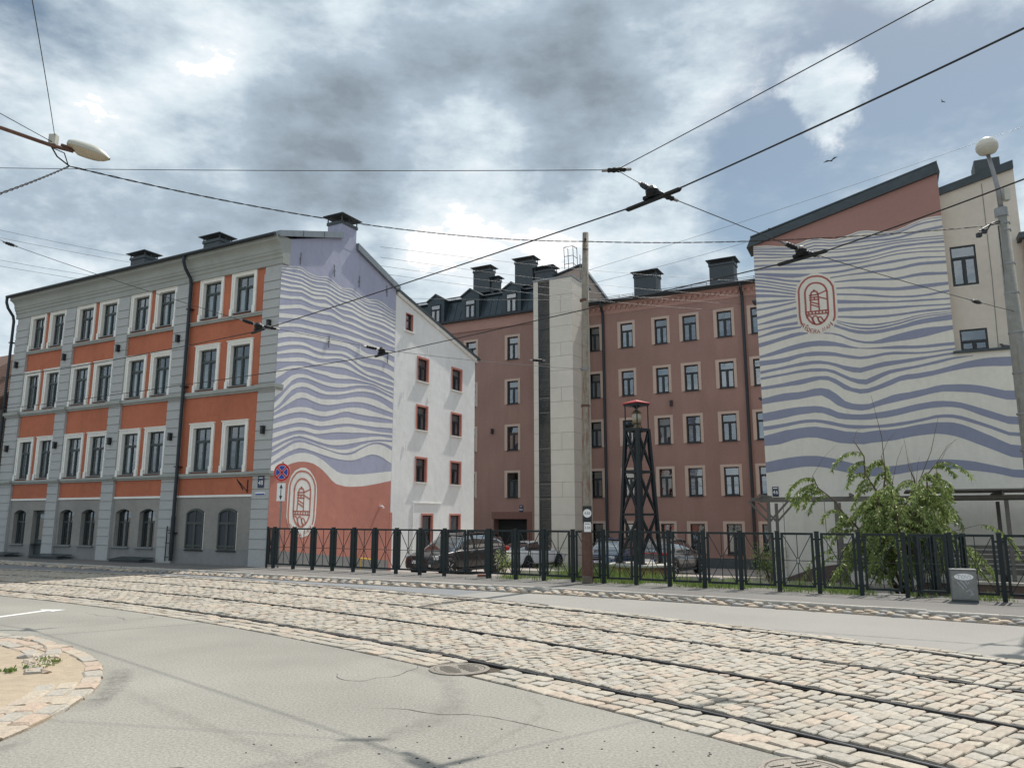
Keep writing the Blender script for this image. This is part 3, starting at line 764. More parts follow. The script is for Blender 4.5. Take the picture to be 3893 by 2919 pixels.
# ------------------------------------------------------------------ walls with openings, windows
def wall(m, a0, a1, z0, top, holes, P, depth=0.25, cuts=()):
    """front sheet from a0..a1, z0..top(a), with rectangular holes (a0,a1,z0,z1) and their reveals; P(a, dep, z) -> xyz"""
    xs = sorted(set([a0, a1] + [h[0] for h in holes] + [h[1] for h in holes] + [c for c in cuts if a0 < c < a1]))
    for xa, xb in zip(xs, xs[1:]):
        xm = (xa + xb) / 2; hs = sorted([h for h in holes if h[0] <= xm <= h[1]], key=lambda h: h[2]); z = z0
        for h in hs:
            if h[2] > z: m.poly([P(xa, 0, z), P(xb, 0, z), P(xb, 0, h[2]), P(xa, 0, h[2])])
            z = h[3]
        m.poly([P(xa, 0, z), P(xb, 0, z), P(xb, 0, top(xb)), P(xa, 0, top(xa))])
    for (xa, xb, za, zb) in holes:
        for q in (((xa, za), (xb, za)), ((xb, za), (xb, zb)), ((xb, zb), (xa, zb)), ((xa, zb), (xa, za))):
            (p, s), (u, v) = q
            m.poly([P(p, 0, s), P(u, 0, v), P(u, depth, v), P(p, depth, s)])
    return m
_wc = {}
def window(parent, P, xa, xb, za, zb, dep, fm, gm, style='T4', curtain=0, name='window', ang=0.0, room=True, split=0.30):
    """a framed window set at depth dep; P(a, dep, z) gives its place, ang the wall's turn"""
    w, h = round(xb - xa, 3), round(zb - za, 3)
    key = (w, h, style, fm.name, gm.name, split)
    if key not in _wc:
        m = MB(); t = 0.055; d0, d1 = -0.03, 0.03
        hw, hh = w / 2, h / 2
        m.box(-hw, -hw + t, d0, d1, -hh, hh); m.box(hw - t, hw, d0, d1, -hh, hh); m.box(-hw + t, hw - t, d0, d1, -hh, -hh + t); m.box(-hw + t, hw - t, d0, d1, hh - t, hh)
        zt = hh - h * split; panes = []
        if style in ('T4', 'T3'):
            m.box(-hw + t, hw - t, d0 - .012, d1, zt - .035, zt + .035)
            m.box(-.035, .035, d0 - .018, d1, -hh + t, zt - .035)
            for sx in (-1, 1):
                xa_, xb_ = (-hw + t, -.035) if sx < 0 else (.035, hw - t)
                s = .032
                m.box(xa_, xa_ + s, d0 + .004, d1, -hh + t, zt - .035); m.box(xb_ - s, xb_, d0 + .004, d1, -hh + t, zt - .035)
                m.box(xa_ + s, xb_ - s, d0 + .004, d1, -hh + t, -hh + t + s); m.box(xa_ + s, xb_ - s, d0 + .004, d1, zt - .035 - s, zt - .035)
                panes.append((xa_ + s, xb_ - s, -hh + t + s, zt - .035 - s))
            if style == 'T4':
                m.box(-.014, .014, d0, d1, zt + .035, hh - t); panes += [(-hw + t, -.014, zt + .035, hh - t), (.014, hw - t, zt + .035, hh - t)]
            else: panes.append((-hw + t, hw - t, zt + .035, hh - t))
        else:
            m.box(-hw + t, hw - t, d0 - .012, d1, zt - .03, zt + .03)
            panes += [(-hw + t, hw - t, -hh + t, zt - .03), (-hw + t, hw - t, zt + .03, hh - t)]
        pm = []
        for (x0, x1, z0, z1) in panes:
            q = MB().box(-(x1 - x0) / 2, (x1 - x0) / 2, -.003, .003, -(z1 - z0) / 2, (z1 - z0) / 2); pm.append((q.mesh('pane', gm), ((x0 + x1) / 2, 0.0, (z0 + z1) / 2)))
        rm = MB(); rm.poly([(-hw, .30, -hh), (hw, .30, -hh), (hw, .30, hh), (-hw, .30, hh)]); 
        cm = None
        _wc[key] = (m.mesh('window', fm), pm, rm.mesh('room_back', M_ROOM), {})
    me, pm, rm, cms = _wc[key]
    o = inst(name, me, parent, P((xa + xb) / 2, dep, (za + zb) / 2), (0, 0, ang))
    for q, c in pm: inst('pane', q, o, c)
    if room: inst('room_back', rm, o)
    if curtain:
        if curtain not in cms:
            hw, hh = w / 2, h / 2; c = MB(); n = 14; zt = hh - h * split
            lo, hi, zt2 = {1: (-hw + .05, hw - .05, zt), 2: (-hw + .05, 0.0, zt), 3: (0.02, hw - .05, zt), 4: (-hw + .05, hw - .05, hh - .05)}[curtain]
            for i in range(n + 1):
                x = lo + (hi - lo) * i / n; y = .075 + .018 * math.sin(i * 2.1)
                c.v += [(x, y, -hh + .06), (x, y, zt2)]
            c.f = [(2 * i, 2 * i + 2, 2 * i + 3, 2 * i + 1) for i in range(n)]
            cms[curtain] = c.mesh('curtain', M_CURTAIN)
        inst('curtain', cms[curtain], o)
    return o
def stroke(m, pts, w, P, closed=False):
    """a flat painted stroke of width w along pts (a,z)"""
    V = [Vector((a, z)) for a, z in pts]; n = len(V); b = len(m.v)
    for i in range(n):
        t = (V[min(i + 1, n - 1)] - V[max(i - 1, 0)]).normalized(); nn = Vector((-t.y, t.x)) * w / 2
        e = t * (w * .3 if i == n - 1 else -w * .3 if i == 0 else 0)
        for s in (1, -1):
            q = V[i] + nn * s + e; m.v.append(P(q.x, q.y))
    for i in range(n - 1): m.f.append((b + 2 * i, b + 2 * i + 1, b + 2 * i + 3, b + 2 * i + 2))
GLY = {'R': [[(0, 0), (0, 1), (.5, 1), (.62, .78), (.5, .55), (0, .52)], [(.3, .52), (.65, 0)]], 'E': [[(.55, 1), (0, 1), (0, 0), (.55, 0)], [(0, .5), (.45, .5)]],
       'E_': [[(.55, 1), (0, 1), (0, 0), (.55, 0)], [(0, .5), (.45, .5)], [(.1, 1.28), (.5, 1.28)]], 'D': [[(0, 0), (0, 1), (.4, .95), (.62, .5), (.4, .05), (0, 0)]],
       'A': [[(0, 0), (.33, 1), (.66, 0)], [(.13, .38), (.53, .38)]], 'N': [[(0, 0), (0, 1), (.6, 0), (.6, 1)]], 'M': [[(0, 0), (.05, 1), (.38, .4), (.7, 1), (.75, 0)]], 'I': [[(0, 0), (0, 1)]]}
def ribbon(m, us, top, bot, P):
    b = len(m.v)
    for u, t, q in zip(us, top, bot): m.v += [P(u, q), P(u, t)]
    m.f += [(b + 2 * i, b + 2 * i + 2, b + 2 * i + 3, b + 2 * i + 1) for i in range(len(us) - 1)]
# emblem outline in metres about its own centre line: strokes of the painted lighthouse badge
MU = [.00,.26,.52,.77,1.03,1.29,1.55,1.80,2.06,2.32,2.58,2.83,3.09,3.35,3.61,3.87,4.12,4.38,4.64,4.90,5.15,5.41,5.67,5.93,6.18,6.44,6.70]
ML = [([10.51,10.58,10.64,10.72,10.73,10.65,10.63,10.63,10.70,10.77,10.76,10.66,10.59,10.58,10.66,10.68,10.61,10.55,10.51,10.51,10.59,10.64,10.63,10.59,10.52,10.46,10.44],[10.49,10.55,10.62,10.69,10.71,10.62,10.60,10.61,10.67,10.74,10.73,10.62,10.55,10.55,10.63,10.64,10.57,10.51,10.46,10.46,10.55,10.60,10.58,10.54,10.48,10.43,10.41]),([10.45,10.51,10.56,10.63,10.65,10.57,10.54,10.56,10.61,10.66,10.63,10.57,10.53,10.51,10.56,10.56,10.49,10.45,10.42,10.43,10.49,10.52,10.51,10.47,10.42,10.38,10.35],[10.41,10.46,10.52,10.59,10.60,10.53,10.50,10.53,10.58,10.62,10.59,10.54,10.49,10.47,10.52,10.52,10.45,10.41,10.38,10.38,10.43,10.47,10.46,10.43,10.38,10.34,10.33]),([10.35,10.38,10.41,10.45,10.47,10.44,10.44,10.46,10.52,10.56,10.54,10.49,10.44,10.42,10.42,10.41,10.37,10.34,10.31,10.31,10.35,10.38,10.36,10.32,10.28,10.26,10.25],[10.30,10.33,10.36,10.40,10.41,10.39,10.38,10.41,10.46,10.51,10.48,10.43,10.38,10.37,10.38,10.36,10.32,10.29,10.27,10.27,10.31,10.34,10.31,10.27,10.23,10.21,10.21]),([10.22,10.25,10.28,10.32,10.33,10.30,10.27,10.28,10.33,10.38,10.38,10.34,10.30,10.29,10.31,10.32,10.29,10.25,10.20,10.16,10.18,10.20,10.21,10.20,10.16,10.14,10.13],[10.17,10.20,10.23,10.26,10.28,10.23,10.21,10.22,10.27,10.32,10.31,10.27,10.23,10.22,10.25,10.25,10.21,10.17,10.12,10.10,10.12,10.14,10.14,10.13,10.09,10.07,10.06]),([10.07,10.10,10.12,10.16,10.18,10.15,10.12,10.14,10.19,10.24,10.23,10.18,10.15,10.14,10.18,10.17,10.12,10.07,10.03,10.01,10.02,10.03,10.05,10.05,10.03,9.99,9.98],[10.01,10.03,10.05,10.09,10.11,10.08,10.05,10.07,10.12,10.17,10.14,10.10,10.07,10.06,10.08,10.08,10.03,9.98,9.94,9.92,9.94,9.96,9.97,9.98,9.94,9.90,9.88]),([9.90,9.93,9.95,10.01,10.05,10.03,9.99,10.01,10.05,10.09,10.07,10.02,9.98,9.98,10.00,10.00,9.95,9.91,9.88,9.87,9.87,9.89,9.90,9.91,9.88,9.85,9.82],[9.82,9.84,9.87,9.92,9.96,9.93,9.89,9.91,9.97,10.01,9.99,9.93,9.89,9.89,9.90,9.90,9.86,9.82,9.79,9.78,9.79,9.80,9.81,9.81,9.78,9.74,9.72]),([9.71,9.74,9.77,9.82,9.87,9.85,9.82,9.84,9.90,9.95,9.89,9.80,9.76,9.79,9.82,9.83,9.80,9.77,9.75,9.73,9.73,9.74,9.74,9.74,9.70,9.66,9.63],[9.62,9.65,9.69,9.75,9.80,9.77,9.72,9.73,9.79,9.84,9.79,9.73,9.69,9.69,9.72,9.73,9.68,9.64,9.62,9.61,9.62,9.63,9.63,9.62,9.59,9.56,9.53]),([9.45,9.48,9.52,9.58,9.64,9.62,9.60,9.60,9.64,9.70,9.69,9.63,9.56,9.53,9.56,9.58,9.57,9.54,9.51,9.48,9.48,9.48,9.48,9.47,9.45,9.44,9.41],[9.33,9.37,9.41,9.48,9.53,9.51,9.48,9.48,9.50,9.55,9.59,9.56,9.49,9.45,9.46,9.47,9.46,9.43,9.39,9.36,9.36,9.37,9.36,9.35,9.32,9.30,9.26]),([9.05,9.12,9.19,9.27,9.32,9.32,9.31,9.32,9.36,9.38,9.42,9.41,9.36,9.31,9.31,9.32,9.31,9.29,9.26,9.24,9.23,9.23,9.21,9.18,9.15,9.13,9.10],[8.90,8.98,9.05,9.13,9.19,9.20,9.19,9.20,9.23,9.26,9.30,9.29,9.24,9.20,9.21,9.22,9.19,9.17,9.16,9.15,9.15,9.15,9.14,9.12,9.10,9.06,9.02]),([8.77,8.81,8.85,8.89,8.93,8.95,8.96,8.98,9.01,9.03,9.06,9.07,9.05,9.05,9.04,9.03,9.02,9.01,8.99,8.97,8.97,8.98,8.97,8.96,8.95,8.95,8.94],[8.60,8.65,8.70,8.75,8.80,8.81,8.82,8.84,8.86,8.88,8.92,8.94,8.94,8.93,8.93,8.92,8.91,8.90,8.87,8.86,8.87,8.88,8.89,8.88,8.86,8.84,8.84]),([8.41,8.46,8.52,8.56,8.60,8.62,8.63,8.65,8.66,8.67,8.68,8.68,8.69,8.72,8.74,8.73,8.73,8.74,8.73,8.71,8.69,8.67,8.66,8.66,8.64,8.63,8.62],[8.25,8.32,8.38,8.44,8.48,8.50,8.51,8.52,8.53,8.55,8.58,8.59,8.59,8.60,8.61,8.60,8.59,8.59,8.57,8.54,8.51,8.49,8.52,8.52,8.49,8.46,8.43]),([8.03,8.11,8.19,8.25,8.30,8.32,8.33,8.35,8.36,8.38,8.40,8.41,8.42,8.44,8.43,8.40,8.36,8.32,8.28,8.24,8.25,8.27,8.28,8.29,8.26,8.22,8.18],[7.85,7.94,8.01,8.06,8.10,8.14,8.16,8.17,8.18,8.19,8.20,8.21,8.23,8.24,8.25,8.22,8.17,8.13,8.09,8.07,8.07,8.09,8.12,8.12,8.07,8.02,7.97]),([7.65,7.76,7.84,7.90,7.94,7.96,7.93,7.90,7.89,7.89,7.92,7.96,8.01,8.04,8.04,7.99,7.93,7.87,7.83,7.82,7.83,7.84,7.84,7.84,7.84,7.81,7.77],[7.53,7.63,7.71,7.77,7.82,7.84,7.83,7.78,7.77,7.78,7.81,7.85,7.89,7.93,7.92,7.87,7.79,7.71,7.67,7.68,7.69,7.70,7.69,7.67,7.63,7.57,7.49]),([7.36,7.46,7.55,7.62,7.67,7.70,7.70,7.66,7.64,7.66,7.69,7.74,7.79,7.82,7.81,7.77,7.71,7.62,7.55,7.50,7.49,7.48,7.47,7.46,7.44,7.42,7.39],[7.27,7.35,7.42,7.48,7.53,7.56,7.55,7.52,7.52,7.54,7.58,7.65,7.70,7.73,7.71,7.66,7.58,7.50,7.43,7.38,7.36,7.37,7.37,7.37,7.35,7.33,7.30]),([7.13,7.18,7.24,7.30,7.36,7.39,7.39,7.37,7.36,7.39,7.44,7.49,7.53,7.56,7.55,7.51,7.45,7.38,7.33,7.29,7.26,7.24,7.22,7.21,7.19,7.18,7.17],[7.02,7.06,7.11,7.15,7.21,7.25,7.26,7.24,7.25,7.28,7.31,7.34,7.36,7.39,7.40,7.37,7.34,7.29,7.25,7.22,7.19,7.17,7.14,7.11,7.10,7.09,7.08]),([6.68,6.82,6.93,7.01,7.05,7.08,7.08,7.08,7.07,7.08,7.09,7.08,7.09,7.11,7.13,7.13,7.12,7.12,7.10,7.09,7.09,7.08,7.05,7.02,6.98,6.96,6.94],[6.42,6.58,6.76,6.87,6.94,6.98,6.99,6.96,6.95,6.95,6.94,6.91,6.91,6.94,6.98,7.02,7.04,7.05,7.05,7.05,7.05,7.04,6.99,6.95,6.91,6.88,6.84]),([6.10,6.25,6.48,6.66,6.75,6.79,6.79,6.75,6.72,6.70,6.69,6.70,6.73,6.76,6.79,6.83,6.88,6.91,6.93,6.96,6.97,6.96,6.93,6.89,6.84,6.80,6.76],[5.76,5.95,6.21,6.46,6.60,6.66,6.67,6.65,6.61,6.58,6.56,6.56,6.57,6.60,6.65,6.72,6.78,6.84,6.88,6.91,6.95,6.93,6.89,6.84,6.79,6.74,6.70]),([5.55,5.78,6.06,6.29,6.42,6.48,6.49,6.46,6.41,6.35,6.33,6.36,6.40,6.44,6.49,6.57,6.64,6.72,6.76,6.78,6.78,6.77,6.75,6.72,6.68,6.64,6.60],[5.36,5.57,5.86,6.11,6.25,6.32,6.34,6.30,6.25,6.22,6.22,6.24,6.28,6.33,6.39,6.46,6.53,6.59,6.63,6.66,6.67,6.67,6.64,6.60,6.55,6.49,6.43]),([5.27,5.43,5.66,5.88,6.05,6.12,6.12,6.07,6.03,6.01,6.03,6.07,6.10,6.14,6.20,6.27,6.33,6.38,6.41,6.43,6.43,6.42,6.39,6.34,6.28,6.20,6.13],[5.21,5.37,5.53,5.68,5.83,5.92,5.93,5.88,5.84,5.81,5.82,5.85,5.91,5.97,6.04,6.09,6.14,6.17,6.19,6.19,6.18,6.16,6.12,6.10,6.07,6.04,6.01]),([5.10,5.23,5.36,5.46,5.54,5.58,5.60,5.59,5.55,5.55,5.57,5.63,5.69,5.76,5.82,5.88,5.92,5.95,5.96,5.96,5.94,5.91,5.89,5.87,5.85,5.83,5.80],[5.00,5.10,5.20,5.28,5.35,5.40,5.41,5.39,5.38,5.37,5.39,5.44,5.52,5.61,5.69,5.72,5.71,5.70,5.70,5.70,5.70,5.71,5.72,5.72,5.72,5.72,5.71]),([4.83,4.92,5.00,5.08,5.15,5.19,5.20,5.18,5.17,5.17,5.21,5.27,5.34,5.41,5.47,5.50,5.49,5.48,5.48,5.47,5.48,5.49,5.50,5.51,5.53,5.55,5.57],[4.66,4.74,4.82,4.90,4.97,5.02,5.03,5.02,4.99,4.99,5.03,5.07,5.13,5.18,5.22,5.25,5.27,5.27,5.28,5.28,5.29,5.29,5.30,5.32,5.33,5.35,5.36]),([4.50,4.59,4.68,4.75,4.82,4.86,4.87,4.86,4.83,4.84,4.88,4.93,4.99,5.05,5.10,5.14,5.15,5.15,5.15,5.14,5.13,5.12,5.12,5.12,5.13,5.14,5.15],[4.33,4.42,4.53,4.62,4.69,4.74,4.74,4.71,4.68,4.70,4.75,4.79,4.84,4.87,4.89,4.91,4.92,4.95,4.97,4.99,5.00,5.02,5.03,5.04,5.05,5.06,5.07]),([4.18,4.28,4.38,4.47,4.56,4.61,4.62,4.60,4.57,4.54,4.52,4.53,4.55,4.58,4.61,4.64,4.68,4.72,4.77,4.81,4.85,4.89,4.92,4.94,4.94,4.93,4.93],[4.04,4.16,4.29,4.39,4.48,4.53,4.51,4.48,4.44,4.40,4.37,4.35,4.35,4.37,4.40,4.45,4.50,4.55,4.61,4.66,4.71,4.75,4.79,4.81,4.83,4.84,4.86]),([3.90,4.05,4.19,4.30,4.38,4.42,4.41,4.38,4.34,4.29,4.26,4.23,4.22,4.21,4.22,4.25,4.31,4.38,4.48,4.55,4.62,4.67,4.71,4.74,4.75,4.76,4.77],[3.85,3.96,4.09,4.23,4.36,4.40,4.40,4.36,4.31,4.26,4.21,4.16,4.12,4.09,4.09,4.11,4.16,4.25,4.36,4.46,4.56,4.64,4.68,4.69,4.67,4.64,4.59]),([3.69,3.83,3.97,4.12,4.25,4.31,4.31,4.27,4.24,4.20,4.16,4.12,4.08,4.04,4.02,4.03,4.07,4.15,4.29,4.40,4.50,4.57,4.61,4.60,4.57,4.50,4.42],[3.47,3.64,3.79,3.92,4.02,4.10,4.10,4.07,4.03,3.98,3.94,3.90,3.87,3.85,3.83,3.83,3.84,3.88,3.95,4.04,4.12,4.17,4.17,4.13,4.06,3.96,3.88]),([3.39,3.52,3.64,3.76,3.86,3.92,3.95,3.94,3.90,3.83,3.74,3.61,3.48,3.37,3.31,3.30,3.31,3.31,3.33,3.35,3.38,3.41,3.44,3.47,3.50,3.53,3.56],[3.05,3.20,3.34,3.46,3.55,3.61,3.63,3.63,3.59,3.50,3.37,3.21,3.02,2.90,2.86,2.83,2.83,2.84,2.86,2.88,2.91,2.95,2.99,3.03,3.08,3.12,3.17])]
